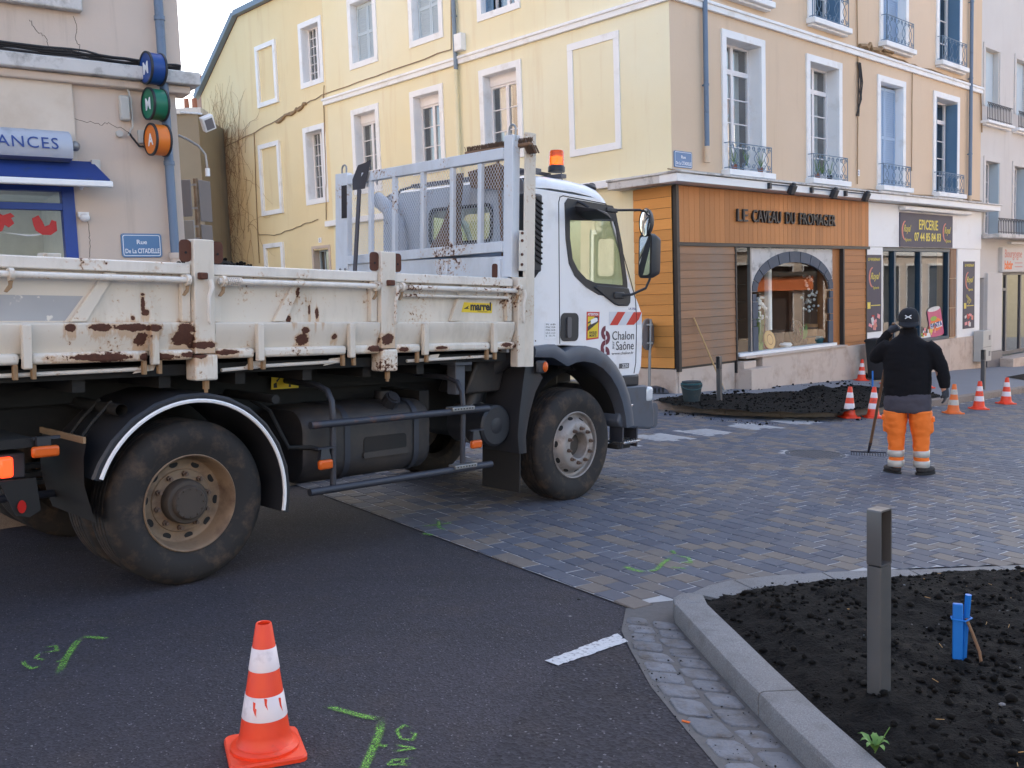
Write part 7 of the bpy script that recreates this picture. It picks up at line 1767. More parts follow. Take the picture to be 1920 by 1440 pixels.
for x0, x1, z, y0 in ((4.30, 4.46, 0.795, -0.03), (4.33, 4.58, 0.445, -0.03)):
    s_ = MB().box(x0, x1, y0, y0+0.2, z, z+0.022).build('step', MT['chrome'], truck, bev=0.004)
    for i in range(6): MB().box(x0+0.015+i*(x1-x0-0.03)/6, x0+0.015+(i+0.5)*(x1-x0-0.03)/6, y0+0.01, y0+0.18, z+0.022, z+0.034).build('tread_bar', MT['chrome'], s_)
for x in (4.335, 4.56): MB().box(x, x+0.02, 0.0, 0.15, 0.40, 0.60).build('step_hanger', MT['guard'], truck)
MB().box(4.30, 4.5, 0.02, 0.16, 0.395, 0.44).build('step_pad', MT['rubber'], truck, bev=0.01)
# --- things along the chassis
tk = rrect(0.16, 0.76, 0.46, 0.99, 0.16, 6)
tank = MB().loft([[(x, 0.46+(y-0.46)*s, 0.725+(z-0.725)*s) for y, z in tk] for x, s in ((0.95, 0.93), (0.98, 1.0), (2.06, 1.0), (2.10, 0.93))]).build('fuel_tank', MT['tank'], truck, smooth=50)
for x in (1.28, 1.92): MB().loft([[(xx, 0.46+(y-0.46)*1.025, 0.725+(z-0.725)*1.025) for y, z in tk] for xx in (x, x+0.05)], cap=False).build('tank_strap', MT['guard'], tank)
MB().cyl((1.75, 0.27, 0.95), (1.75, 0.19, 1.03), 0.06, n=10).cyl((1.75, 0.195, 1.025), (1.75, 0.18, 1.04), 0.045, n=10).build('filler_cap', MT['plastic_dark'], tank)
MB(side(0.158)).prism(rrect(1.45, 1.85, 0.64, 0.76, 0.03), 0, 0.004).build('tank_recess', MT['chassis'], tank, bev=0.002); MB(side(0.156)).prism(rrect(1.44, 1.86, 0.605, 0.65, 0.015), 0, 0.014).build('tank_rib', MT['tank'], tank, bev=0.006)
MB().cyl((1.9, 0.5, 0.99), (1.9, 0.5, 1.05), 0.07).build('sender_cap', MT['plastic_dark'], tank)
for z, xa, xb in ((0.455, 0.88, 2.60), (0.905, 0.89, 2.56)): MB().cyl((xa, 0.0, z), (xb, 0.0, z), 0.026, n=14).build('side_guard_rail', MT['guard'], truck)
for x in (1.09, 2.31): MB().tube([(x, 0.028, 0.44), (x, 0.028, 0.95), (x, 0.04, 1.05), (x, 0.09, 1.12), (x, 0.2, 1.15), (x, 0.6, 1.16)], 0.022, 10).build('side_guard_post', MT['guard'], truck)
for z, x in ((0.455, 2.18), (0.905, 2.15)):
    p = MB().box(x, x+0.23, -0.035, 0.05, z+0.005, z+0.035).build('foot_plate', MT['galv'], truck, bev=0.004)
    for i in range(7): MB().cyl((x+0.025+i*0.03, -0.0352, z+0.02), (x+0.025+i*0.03, -0.037, z+0.02), 0.006, n=8).build('punched_hole_shade', MT['chassis'], p)  # dark dots on the plate edge for the shade in its holes
for x in (1.00, 2.42):
    lm = MB().box(x-0.055, x+0.055, -0.03, 0.01, 0.60, 0.665).build('side_marker', MT['amber'], truck, bev=0.014)
    MB().loft([[(x-0.045, -0.02, 0.668), (x+0.045, -0.02, 0.668), (x+0.045, 0.02, 0.668), (x-0.045, 0.02, 0.668)], [(x-0.03, -0.01, 0.735), (x+0.03, -0.01, 0.735), (x+0.03, 0.02, 0.735), (x-0.03, 0.02, 0.735)]]).build('lamp_bracket', MT['plastic_dark'], lm)
    MB().box(x-0.055, x+0.09, -0.01, 0.03, 0.736, 0.746).build('lamp_arm', MT['guard'], lm)
ac = MB().lathe([(0.0, 0.0), (0.15, 0.0), (0.17, -0.015), (0.17, -0.42), (0.0, -0.43)], 36, Matrix.Translation((2.76, 0.10, 0.74)) @ Matrix.Rotation(R_(90), 4, 'X')).build('air_filter', MT['plastic_dark'], truck)
MB().lathe([(0.0, 0.004), (0.06, 0.004), (0.065, 0.001)], 24, Matrix.Translation((2.76, 0.10, 0.74)) @ Matrix.Rotation(R_(90), 4, 'X')).build('filter_boss', MT['plastic_dark'], ac); MB().lathe([(0.172, -0.22), (0.178, -0.22), (0.178, -0.25), (0.172, -0.25)], 30, Matrix.Translation((2.76, 0.10, 0.74)) @ Matrix.Rotation(R_(90), 4, 'X')).build('clamp_band', MT['galv'], ac)
MB().tube([(2.72, 0.4, 0.85), (2.8, 0.38, 1.05), (2.9, 0.3, 1.2), (3.03, 0.14, 1.36)], 0.085, 14).build('intake_duct', MT['plastic_dark'], truck)
MB().loft([[(2.55, 0.25, 1.0), (2.95, 0.25, 1.0), (2.95, 0.6, 1.0), (2.55, 0.6, 1.0)], [(2.66, 0.22, 1.28), (3.0, 0.22, 1.28), (3.0, 0.55, 1.28), (2.66, 0.55, 1.28)]]).build('battery_cover', MT['tank'], truck, bev=0.02)
MB().box(2.30, 2.40, 0.1, 0.2, 1.02, 1.25).box(2.26, 2.44, 0.06, 0.24, 1.25, 1.30).build('body_prop', MT['plastic_mid'], truck, bev=0.006)
yl = MB(side(0.62)).prism([(0.98, 1.10), (1.21, 1.10), (1.21, 1.19), (0.985, 1.19)], 0, 0.003).build('warning_plate', MT['sticker_yellow'], truck, smooth=0)
for poly, m in (([(1.0, 1.11), (1.03, 1.11), (1.025, 1.15), (1.0, 1.14)], 'letter_black'), ([(1.03, 1.15), (1.06, 1.185), (1.05, 1.187), (1.02, 1.16)], 'letter_black'), ([(1.125, 1.11), (1.145, 1.11), (1.14, 1.15), (1.13, 1.15)], 'letter_black'), ([(1.165, 1.15), (1.195, 1.18), (1.19, 1.185), (1.16, 1.155)], 'letter_red')): MB(side(0.616)).prism(poly, 0, 0.001).build('printed_symbol', MT[m], yl, smooth=0)
MB().tube([(0.75, 0.5, 1.05), (0.8, 0.35, 0.98), (0.83, 0.25, 0.82), (0.85, 0.2, 0.74), (1.0, 0.15, 0.73), (1.08, 0.06, 0.70)], 0.016, 8).build('air_hose', MT['rubber'], truck)
# --- rear mudguard with white edge, flap and lamps
ga = [-12, 0, 14, 28, 42, 56, 70, 84, 98, 112, 126, 140, 152, 160]
go = [(0.05+0.655*math.cos(R_(a)), 0.5+0.675*math.sin(R_(a))) for a in ga]; gi = [(0.05+0.60*math.cos(R_(a)), 0.5+0.62*math.sin(R_(a))) for a in ga]
mg = wing(go, gi, -0.05, 0.64, 'rear_mudguard', 'plastic_dark')
MB().tube([(0.05+0.607*math.cos(R_(a)), -0.052, 0.5+0.627*math.sin(R_(a))) for a in range(-11, 160, 5)], 0.0125, 6).build('white_edging', MT['letter_white'], mg)
MB().loft([[(x, y, z) for y in (-0.03, 0.0, 0.3, 0.6)] for x, z in ((-0.58, 0.955), (-0.60, 0.85), (-0.60, 0.7), (-0.565, 0.56), (-0.54, 0.48))], cap=False, closed=False).build('mud_flap', MT['plastic_mid'] if False else MT['rubber'], truck, smooth=60, recalc=False)
MB().box(-0.60, -0.585, -0.03, 0.6, 0.93, 0.965).build('flap_strip', MT['hook'], truck)
MB().cyl((-0.35, 0.05, 1.09), (-0.35, 0.75, 1.09), 0.035, n=14, cap=False).build('mudguard_stay', MT['chassis'], truck); MB().cyl((0.66, 0.05, 1.09), (0.66, 0.75, 1.09), 0.03, n=14).build('mudguard_stay', MT['chassis'], truck)
for y in (0.18, 0.34): MB().tube([(-0.35, y, 1.13), (-0.46, y, 1.02), (-0.53, y, 0.93)], 0.012, 6).build('stay_strap', MT['chassis'], truck)
tb('lamp_bracket', 'chassis', -1.25, -0.84, 0.02, 0.5, 0.93, 0.98); tb('lamp_arm', 'guard', -0.86, -0.70, 0.02, 0.05, 0.965, 0.98)
lm = MB().box(-0.86, -0.72, -0.03, 0.01, 0.875, 0.935).build('side_marker', MT['amber'], truck, bev=0.014)
MB().box(-0.83, -0.76, -0.01, 0.02, 0.936, 0.985).build('lamp_bracket', MT['plastic_dark'], lm)
tl_ = MB().box(-1.02, -0.86, 0.08, 0.42, 0.76, 0.90).build('tail_lamp', MT['plastic_dark'], truck, bev=0.01)
MB().loft([[(-1.02, y, z) for y, z in rrect(0.09, 0.24, 0.77, 0.89, 0.03)], [(-1.06, y, z) for y, z in rrect(0.10, 0.23, 0.78, 0.88, 0.03)]]).build('lens', MT['red_lit'], tl_)
MB().box(-1.0, -0.93, 0.04, 0.079, 0.775, 0.885).build('lens', MT['red_lit'], tl_, bev=0.015)
MB(side(0.05)).prism([(-1.0, 0.76), (-0.82, 0.76), (-0.80, 0.58), (-0.86, 0.55), (-0.93, 0.57)], -0.01, 0.0).build('lamp_carrier', MT['chassis'], truck); MB(side(0.038)).prism([(-0.90+0.022*math.cos(t*.5236), 0.615+0.035*math.sin(t*.5236)) for t in range(12)], 0, 0.004).build('reflector', MT['red_lens'], truck)
tb('rear_jack_leg', 'guard', -1.12, -1.0, 0.25, 0.37, 1.0, 1.27)
# --- load: earth in the body, tools behind the headboard
def hs(x, y):
    return 1.895 + 0.035*fbm(x*2, y*2, 1.3) + 0.02*fbm(x, y, 9) + 0.07*math.exp(-((x-0.35)/0.25)**2-((y-0.25)/0.3)**2) - 0.12*max(0, (x-2.2)/0.6)
mb = MB(); nx, ny = 100, 50
for i in range(nx+1):
    for j in range(ny+1):
        x, y = -1.34+4.15*i/nx, 0.055+2.24*j/ny; mb.v.append(Vector((x, y, hs(x, y))))
mb.f = [[i*(ny+1)+j, (i+1)*(ny+1)+j, (i+1)*(ny+1)+j+1, i*(ny+1)+j+1] for i in range(nx) for j in range(ny)]
so = mb.build('soil_load', MT['soil'], None, smooth=80, recalc=False); so.matrix_world = TM; tag(so, 'dark garden soil filling the tipper body of the truck', 'soil')
mb = MB()
for i in range(900):
    x, y = rnd.uniform(-1.3, 2.75), (rnd.uniform(0.06, 0.4) if i % 2 else rnd.uniform(0.06, 2.2)); r = rnd.uniform(0.006, 0.022)
    mb.ell((x, y, hs(x, y)+r*0.3), (r*rnd.uniform(.7, 1.3), r, r*.8), 5, 4)
o = mb.build('soil_clods', MT['clod'], so, smooth=0, recalc=False); o['kind'] = 'stuff'
sh = thing('shovel', 'dark steel shovel standing blade up against the truck headboard', 'shovel', TM)
MB().cyl((2.70, 1.93, 1.9), (2.79, 1.965, 2.80), 0.02, n=10).build('handle', MT['steel_dark'], sh)
MB().loft([[(2.775, 2.05, 2.80), (2.785, 1.95, 2.80), (2.775, 1.86, 2.80)], [(2.78, 2.06, 2.90), (2.80, 1.95, 2.92), (2.78, 1.82, 2.93)], [(2.80, 2.0, 3.03), (2.805, 1.9, 3.045), (2.80, 1.80, 3.06)]], cap=False, closed=False).build('blade', MT['steel_dark'], sh, smooth=60, recalc=False)
sh.children[1].modifiers.new('thick', 'SOLIDIFY').thickness = 0.004
br = thing('broom', 'worn brown bristle broom lying along the top of the truck headboard', 'broom', TM)
MB().box(2.87, 2.93, -0.12, 0.62, 2.985, 3.015).build('broom_head', MT['wood_old'], br, bev=0.008)
mb = MB()
for i in range(420): y = rnd.uniform(-0.115, 0.61); x = rnd.uniform(2.875, 2.925); mb.cyl((x, y, 3.01), (x+rnd.uniform(-.015, .015), y+rnd.uniform(-.015, .015), 3.055), 0.003, 0.002, n=4)
for i in range(120): y = rnd.uniform(-0.15, -0.06); x = rnd.uniform(2.875, 2.925); mb.cyl((x, y, 2.99), (x+0.02, y-0.02, 2.93), 0.004, 0.003, n=4)
o = mb.build('bristles', MT['bristle'], br, smooth=0, recalc=False); o['kind'] = 'stuff'
MB().cyl((2.90, 0.26, 3.0), (2.98, 0.24, 1.98), 0.016).build('handle', MT['wood_old'], br)
sk = thing('sack', 'crumpled brown sacking hanging behind the mesh of the headboard', 'sack', TM)
mb = MB(); rings = []
for k, (z, w, yc, d) in enumerate(((2.17, 0.42, 0.92, 0.12), (2.27, 0.36, 0.90, 0.11), (2.42, 0.22, 0.84, 0.08), (2.58, 0.14, 0.80, 0.06), (2.72, 0.11, 0.76, 0.05), (2.85, 0.08, 0.73, 0.04))):
    rings.append([(2.93+d*0.55*math.sin(t*.5236)*(1+0.2*math.sin(t*3+k)), yc+w*0.5*math.cos(t*.5236)*(1+0.15*math.cos(t*2+k)), z) for t in range(12)])
mb.loft(rings); mb.build('sacking', MT['sacking'], sk, smooth=70)

# ------------------------------------------------------------------ traffic cones
SLOPE = Vector((0, 0, 1)).rotation_difference(NG).to_matrix().to_4x4()
def cone(pos, label, rotz, orange='cone_orange', white='cone_white', text=None, torn=False, s=1.0, group='traffic cones'):
    t = thing('traffic_cone', label, 'cone', Matrix.Translation(pos) @ SLOPE @ Matrix.Rotation(R_(rotz), 4, 'Z') @ Matrix.Scale(s, 4), group)
    b = rrect(-0.14, 0.14, -0.14, 0.14, 0.03, 3)
    MB().loft([[(x*k, y*k, z) for x, y in b] for k, z in ((1.0, 0.0), (1.0, 0.014), (0.965, 0.022))]).build('base', MT[orange], t, smooth=30)
    MB().lathe([(0.128, 0.018), (0.128, 0.032), (0.12, 0.04), (0.107, 0.042), (0.100, 0.05), (0.092, 0.085), (0.030, 0.495), (0.027, 0.50), (0.023, 0.498), (0.027, 0.46), (0.05, 0.3)], 40).build('body', MT[orange], t, smooth=40)
    def rr(z): return 0.092 + (0.030-0.092)*(z-0.085)/0.41
    for z0, z1 in ((0.145, 0.235), (0.325, 0.410)):
        MB().lathe([(rr(z0)+0.0003, z0), (rr(z0)+0.0018, z0+0.001), (rr(z1)+0.0018, z1-0.001), (rr(z1)+0.0003, z1)], 40).build('reflective_band', MT[white], t, smooth=60)
    if torn:
        for k, (a, z0, z1, w) in enumerate(((-95, 0.19, 0.235, 0.10), (-128, 0.17, 0.222, 0.09), (-50, 0.168, 0.225, 0.11), (-122, 0.165, 0.20, 0.05))):
            mb = MB(); P = []
            for (f, zz) in ((-0.3, z1), (0.5, z1-0.004), (0.35, (z0+z1)/2), (0.6, z0), (-0.1, (z0+z1)/2-0.003)):
                r = rr(zz)+0.0024; P.append((r*math.cos(R_(a)+w*2.0*f), r*math.sin(R_(a)+w*2.0*f), zz))
            mb.add(P, [(0, 1, 2, 3, 4)]); mb.build('tear', MT[orange], t, smooth=0)
    if text:
        zc = 0.262
        for i, ch in enumerate(text):
            a = R_(-90 - rotz) + (i-1)*0.42 + R_(-20)
            n = Vector((math.cos(a), math.sin(a), 0.15)).normalized(); x_ = Vector((-math.sin(a), math.cos(a), 0)); y_ = n.cross(x_)
            G = frame(Vector((math.cos(a)*(rr(zc+0.012)+0.0012), math.sin(a)*(rr(zc+0.012)+0.0012), zc)), x_, y_, n)
            text_mb(ch, 0.045, G, 0.0004, 0.8, 'CENTER').build('lettering', MT['letter_black'], t, smooth=0)
    return t
def gp3(px, py, h=0.0): return gpt(px, py, h)
cone(gp3(497, 1408), 'clean orange cone with torn white band on dark asphalt beside sprayed letters', 22, torn=True)
cone(gp3(1592, 783, 0.014), 'orange cone with wide flared base on cobbles left of the lettered cone', 10, 'cone_orange')
cone(gp3(1637, 783, 0.014), 'orange cone with black SEV letters beside the worker on cobbles', 0, text='SEV')
cone(gp3(1787, 775, 0.014), 'faded orange cone with dirty grey bands in front of the kerb', 5, 'cone_faded', 'cone_grey')
cone(gp3(1835, 767, 0.014), 'orange cone with black SEV letters in front of the pavement bollard', 0, text='SEV')
cone(gp3(1886, 757, 0.014), 'bright orange cone past the end of the far flower bed', 12)
wc = OC + (FT @ Vector((6.45, 0, 0.48))); wc.z = gz(wc.x, wc.y) + 0.125
cone(wc, 'orange cone on the pavement against the pale stone shop base', 8)
cone(gp3(1664, 720, 0.125), 'orange cone on the pavement in front of the black wheelie bin', 5)
cone(gp3(1737, 727, 0.135), 'orange cone half hidden behind the worker on the far flower bed', 5)
cone(gp3(846, 852), 'orange cone beyond the truck, seen underneath its fuel tank', 5)

# ------------------------------------------------------------------ bollards
def bollard(pos, label, rotz, H=0.80, w=0.082, d=0.062, slot=0.22):
    t = thing('bollard', label, 'bollard', Matrix.Translation(pos) @ Matrix.Rotation(R_(rotz), 4, 'Z'), 'grey slotted bollards')
    MB().loft([[(x, y, z) for x, y in rrect(-w/2, w/2, -d/2, d/2, 0.006, 3)] for z in (-0.15, H-slot-0.012)]).build('shaft', MT['bollard'], t, smooth=30)
    # head: a flat loop open from side to side
    Mx = Matrix(((1, 0, 0, 0), (0, 0, -1, 0), (0, 1, 0, 0), (0, 0, 0, 1)))
    MB().prism(rrect(-w/2, w/2, H-slot-0.010, H, 0.008, 3), -d/2, d/2, [rrect(-w/2+0.006, w/2-0.006, H-slot-0.002, H-0.007, 0.006, 3)[::-1]], M=Mx).build('slotted_head', MT['bollard'], t, smooth=30)
    MB().box(-w/2+0.007, w/2-0.007, d/2-0.008, d/2-0.004, H-slot, H-0.008).build('head_back', MT['bollard'], t)
    return t
bollard(gp3(1648, 1312, 0.10), 'tall grey slotted bollard in dark soil behind the granite kerb', 38, 0.80)
bollard(gp3(1349, 752, 0.15), 'grey slotted bollard at the edge of the far bed beside the buckets', -50, 0.78)
bollard(gp3(1843, 730, 0.125), 'grey slotted bollard on the pavement near the glazed office door', -50, 0.84)

# ------------------------------------------------------------------ irrigation stakes
bs = gp3(1795, 1240, 0.11)
t = thing('blue_stake', 'bright blue plastic stake tied to a pipe in the near soil', 'stake', Matrix.Translation(bs) @ Matrix.Rotation(R_(-20), 4, 'Z'))
MB().box(-0.021, 0.021, -0.012, 0.012, -0.1, 0.27).build('stake', MT['blue_plastic'], t, bev=0.004)
MB().tube([(0.028, 0.035, -0.05), (0.034, 0.035, 0.12), (0.046, 0.03, 0.305)], [0.013, 0.013, 0.014], 10).build('blue_pipe', MT['blue_plastic'], t)
MB().tube([(0.035, 0.01, 0.20), (0.06, 0.0, 0.14), (0.088, -0.02, 0.06), (0.10, -0.03, -0.03)], 0.007, 8).build('brown_hose', MT['wood_old'], t)
MB().tube([(-0.026, -0.015, 0.20), (0.03, -0.016, 0.195), (0.06, 0.02, 0.20), (0.04, 0.05, 0.205), (-0.026, 0.02, 0.2)], 0.004, 6, closed=True).build('cable_tie', MT['blue_plastic'], t)
bs = gp3(1636, 727, 0.2)
t = thing('blue_stake', 'thin blue stake standing in the far bed beside the wheelie bin', 'stake', Matrix.Translation(bs))
MB().box(-0.016, 0.016, -0.012, 0.012, -0.12, 0.34).build('stake', MT['blue_plastic'], t, bev=0.003); MB().cyl((-0.02, 0, 0.14), (0.3, 0.1, 0.13), 0.006).build('tie', MT['wood_pole'], t)
# ------------------------------------------------------------------ buckets, broom against the wall, round sign, bin
bp_ = gp3(1297, 752, 0.16)
t = thing('bucket', 'stacked black rubber buckets standing on the far bed beside the bollard', 'bucket', Matrix.Translation(bp_))
MB().lathe([(0.0, 0.0), (0.135, 0.0), (0.18, 0.27), (0.187, 0.275), (0.187, 0.285), (0.172, 0.285), (0.13, 0.02), (0, 0.02)], 32).build('bucket_body', MT['bucket'], t)
MB().lathe([(0.17, 0.288), (0.182, 0.292), (0.184, 0.315), (0.172, 0.317), (0.16, 0.29)], 32).build('inner_bucket', MT['bucket_teal'], t)
MB().lathe([(0.0, 0.318), (0.15, 0.322), (0.165, 0.33), (0.163, 0.345), (0.14, 0.345), (0.12, 0.335), (0.0, 0.335)], 32).build('top_bucket', MT['bucket'], t)
MB().tube([(0.18*math.cos(R_(a)), 0.18*math.sin(R_(a))-0.01, 0.28-0.07*math.sin(R_(-a))) for a in range(-180, 1, 15)], 0.006, 6).build('handle', MT['bucket_teal'], t)
def fpt(F, O, px, py, out=0.0):
    n = Vector((F[0][2], F[1][2], 0)); d = cray(px, py); P = O + n*out
    return CAM + d * ((P-CAM).dot(n)/d.dot(n))
a_, b_ = OC + (FT @ Vector((0.98, 0, 0.42))), fpt(FT, OC, 1301, 596, 0.125)
a_.z = gz(a_.x, a_.y) + 0.15
t = thing('hoe', 'pale wooden handled hoe leaning on the shop planks above the far bed', 'hoe', Matrix.Translation(a_))
MB().cyl((0, 0, 0.03), b_-a_, 0.017, 0.015, n=10).build('handle', MT['wood_pole'], t)
MB().cyl((0.0, 0, 0.0), (b_-a_).normalized()*0.14, 0.024, 0.02, n=10).build('socket', MT['galv'], t); MB().box(-0.06, 0.06, -0.03, 0.03, -0.02, 0.012).build('blade', MT['galv'], t, bev=0.004)
rp = gp3(1217, 737, 0.125)
t = thing('round_sign', 'round road sign seen from behind on a grey post beside the planks', 'sign', Matrix.Translation(rp))
MB().cyl((0, 0, 0), (0.06, 0.02, 1.42), 0.028, n=12).build('post', MT['galv'], t)
G = Matrix.Translation((0.02, 0.05, 1.13)) @ Matrix.Rotation(R_(57), 4, 'Z') @ Matrix.Rotation(R_(90), 4, 'X')
MB(G).lathe([(0.0, 0.0), (0.29, 0.0), (0.30, -0.008), (0.30, -0.03), (0.29, -0.03)], 40).build('disc', MT['sign_back'], t); MB(G).lathe([(0.295, 0.004), (0.305, 0.0), (0.305, -0.03), (0.295, -0.034)], 40).build('rim', MT['galv'], t)
for z in (0.95, 1.3): MB().box(-0.09, 0.09, -0.01, 0.03, z, z+0.03).build('clamp', MT['galv'], t)
MB().loft([[(x-0.05, y, 0) for x, y in ((-0.2, -0.18), (0.42, -0.18), (0.42, 0.18), (-0.2, 0.18))], [(x-0.05, y, 0.07) for x, y in ((-0.2, -0.18), (0.38, -0.16), (0.38, 0.16), (-0.2, 0.18))], [(x-0.05, y, 0.13) for x, y in ((-0.18, -0.12), (0.22, -0.12), (0.22, 0.12), (-0.18, 0.12))]]).build('ballast_block', MT['steel_dark'], t, bev=0.01)
for k in range(4): MB().box(0.0+k*0.075, 0.035+k*0.075, -0.185, -0.12, 0.02, 0.11).build('grip_slot_shade', MT['chassis'], t)  # dark blocks standing for the shade in the slots
bn = gp3(1652, 712, 0.125)
t = thing('wheelie_bin', 'black wheelie bin standing against the white grocery pillar', 'bin', Matrix.Translation(bn) @ Matrix.Rotation(R_(-42), 4, 'Z'))
MB().loft([[(x*k, y*k, z) for x, y in rrect(-0.28, 0.28, -0.3, 0.3, 0.04, 3)] for k, z in ((0.82, 0.04), (0.84, 0.2), (1.0, 0.92))]).build('tub', MT['bin'], t, smooth=35)
MB().loft([[(x*k, y*k, z) for x, y in rrect(-0.3, 0.3, -0.33, 0.34, 0.05, 3)] for k, z in ((1.0, 0.92), (1.0, 0.95), (0.9, 0.99))]).build('lid', MT['bin'], t, smooth=35)
for s in (-1, 1): MB().cyl((s*0.25, 0.27, 0.1), (s*0.31, 0.27, 0.1), 0.1, n=24).build('wheel', MT['rubber'], t)
for s in (-1, 1): MB().cyl((s*0.26, -0.24, 0.09), (s*0.31, -0.24, 0.09), 0.09, n=24).build('wheel', MT['rubber'], t)
MB().cyl((-0.2, 0.36, 0.93), (0.2, 0.36, 0.93), 0.018).build('handle', MT['bin'], t)
# ------------------------------------------------------------------ weed by the kerb
w0 = gp3(1640, 1412, 0.10)
t = thing('weed', 'small green weed growing in soil against the granite kerb', 'plant', Matrix.Translation(w0))
for i in range(7):
    a = i*0.9+0.3; L = 0.05+0.012*(i % 3); n_ = 7; mb = MB(); vs_ = []
    for k in range(n_):
        f = k/(n_-1); w = 0.014*math.sin(f*math.pi*0.95+0.1)*(1 if k % 2 else 0.6); z = 0.045*math.sin(f*2.2)+0.01
        c = Vector((math.cos(a)*L*f, math.sin(a)*L*f, z)); s_ = Vector((-math.sin(a), math.cos(a), 0))
        vs_ += [c-s_*w, c+Vector((0, 0, -0.003)), c+s_*w]
    mb.add(vs_, [(3*k+j, 3*k+j+1, 3*k+4+j, 3*k+3+j) for k in range(n_-1) for j in range(2)]); mb.build('leaf', MT['leaf'], t, smooth=60, recalc=False)
MB().tube([(0, 0, 0), (0.02, -0.01, 0.05), (0.05, -0.01, 0.10)], 0.002, 5).build('stalk', MT['leaf'], t)

# ------------------------------------------------------------------ street worker seen from behind, and the rake he leans on
WP = Vector((4.12, 9.68, 0)); WP.z = gz(WP.x, WP.y) + 0.014
WM_ = Matrix.Translation(WP) @ Matrix.Rotation(R_(-23), 4, 'Z')
person = thing('person', 'person in black fleece, backwards cap and orange work trousers leaning on a rake', 'person', WM_)
def ering(c, rx, ry, n=20, tilt=0.0, sq=0.0):
    pts = []
    for i in range(n):
        a = 2*math.pi*i/n; ca, sa = math.cos(a), math.sin(a)
        if sq: e = 1-sq; ca = math.copysign(abs(ca)**e, ca); sa = math.copysign(abs(sa)**e, sa)
        pts.append(Vector((c[0]+rx*ca, c[1]+ry*sa, c[2]+tilt*ca)))
    return pts
def limb(mb, pts, rs, n=14):
    return mb.tube([Vector(p) for p in pts], rs, n)
def fused(mb, name, mat, parent, voxel, smooth_it=6, disp=0.0, dscale=9.0, seed=0.0):
    """one continuous skin over overlapping volumes"""
    me = mb.mesh('tmp', 0)
    ob = bpy.data.objects.new('tmp', me); COL.objects.link(ob)
    m = ob.modifiers.new('r', 'REMESH'); m.mode = 'VOXEL'; m.voxel_size = voxel
    s = ob.modifiers.new('s', 'SMOOTH'); s.factor = 0.6; s.iterations = smooth_it
    dg = bpy.context.evaluated_depsgraph_get(); out = bpy.data.meshes.new_from_object(ob.evaluated_get(dg))
    bpy.data.objects.remove(ob); bpy.data.meshes.remove(me)
    if disp:
        for v in out.vertices:
            p = Vector((v.co.x*dscale, v.co.y*dscale, v.co.z*dscale*1.9+seed)); v.co += v.normal * disp * noise.fractal(p, 0.8, 2.0, 3)
    out.polygons.foreach_set('use_smooth', [True]*len(out.polygons)); out.name = name
    out.materials.clear(); out.materials.append(MT[mat])
    o = bpy.data.objects.new(name, out); COL.objects.link(o); o.parent = parent
    return o
LH = Vector((-0.150, 0.17, 1.515))        # left hand on the rake, by the cheek
RH_ = Vector((0.36, -0.02, 0.865))
# body (skin) under the clothes
mb = MB()
mb.ell((0.012, 0.035, 1.605), (0.078, 0.098, 0.118), 18, 14); mb.ell((0.012, 0.09, 1.55), (0.058, 0.06, 0.07), 14, 10)
mb.cyl((0.012, 0.01, 1.42), (0.012, 0.025, 1.55), 0.058, n=14)
mb.loft([ering((0, 0.0, z), rx_, ry) for z, rx_, ry in ((0.80, 0.17, 0.12), (0.95, 0.175, 0.13), (1.15, 0.18, 0.12), (1.32, 0.19, 0.11), (1.42, 0.10, 0.07))])
limb(mb, [(-0.19, 0, 1.36), (-0.30, 0.08, 1.22), (-0.24, 0.17, 1.36), LH], [0.06, 0.05, 0.04, 0.03]); limb(mb, [(0.19, 0, 1.36), (0.30, -0.02, 1.12), RH_], [0.06, 0.05, 0.032])
limb(mb, [(-0.10, 0, 0.85), (-0.105, 0.0, 0.45), (-0.11, 0.0, 0.08)], [0.08, 0.06, 0.045]); limb(mb, [(0.11, 0, 0.85), (0.13, 0.0, 0.45), (0.14, 0.0, 0.08)], [0.08, 0.06, 0.045])
mb.ell((0.094, 0.028, 1.60), (0.012, 0.022, 0.034), 10, 8); mb.ell((-0.07, 0.028, 1.60), (0.012, 0.022, 0.034), 10, 8); mb.ell((0.012, 0.135, 1.59), (0.014, 0.025, 0.022), 8, 6)
body = fused(mb, 'body', 'skin', person, 0.010, 3)
for s in (-1, 1): MB().ell((0.012+s*0.032, 0.118, 1.62), 0.012, 10, 8).build('eye', MT['letter_white'], body)
MB().ell((0.012, 0.135, 1.545), (0.024, 0.008, 0.007), 10, 6).build('mouth', MT['pink'], body)
mb = MB(); mb.ell((0.012, 0.02, 1.61), (0.083, 0.093, 0.112), 18, 12); mb.v = [v if v.z < 1.66 and v.y < 0.06 else Vector((0.012, 0.02, 1.62)) + (v-Vector((0.012, 0.02, 1.62)))*0.9 for v in mb.v]; mb.build('hair', MT['hair'], person, smooth=80)
# fleece
mb = MB()
mb.loft([ering((0.0, 0.01, z), a, b, 24, 0, 0.12) for z, a, b in ((0.815, 0.226, 0.160), (0.85, 0.232, 0.165), (0.95, 0.234, 0.166), (1.08, 0.234, 0.162), (1.20, 0.240, 0.155), (1.30, 0.236, 0.145), (1.37, 0.215, 0.125), (1.42, 0.14, 0.10), (1.455, 0.095, 0.085))])
mb.loft([ering((0.010, 0.02, z), a, b, 20) for z, a, b in ((1.42, 0.095, 0.09), (1.47, 0.088, 0.084), (1.53, 0.086, 0.084))])
limb(mb, [(-0.17, 0.0, 1.345), (-0.245, 0.03, 1.29), (-0.305, 0.07, 1.225), (-0.315, 0.10, 1.215)], [0.092, 0.084, 0.075, 0.07])
limb(mb, [(-0.315, 0.10, 1.215), (-0.27, 0.14, 1.33), (-0.21, 0.165, 1.44), (-0.175, 0.17, 1.485)], [0.071, 0.062, 0.052, 0.046])
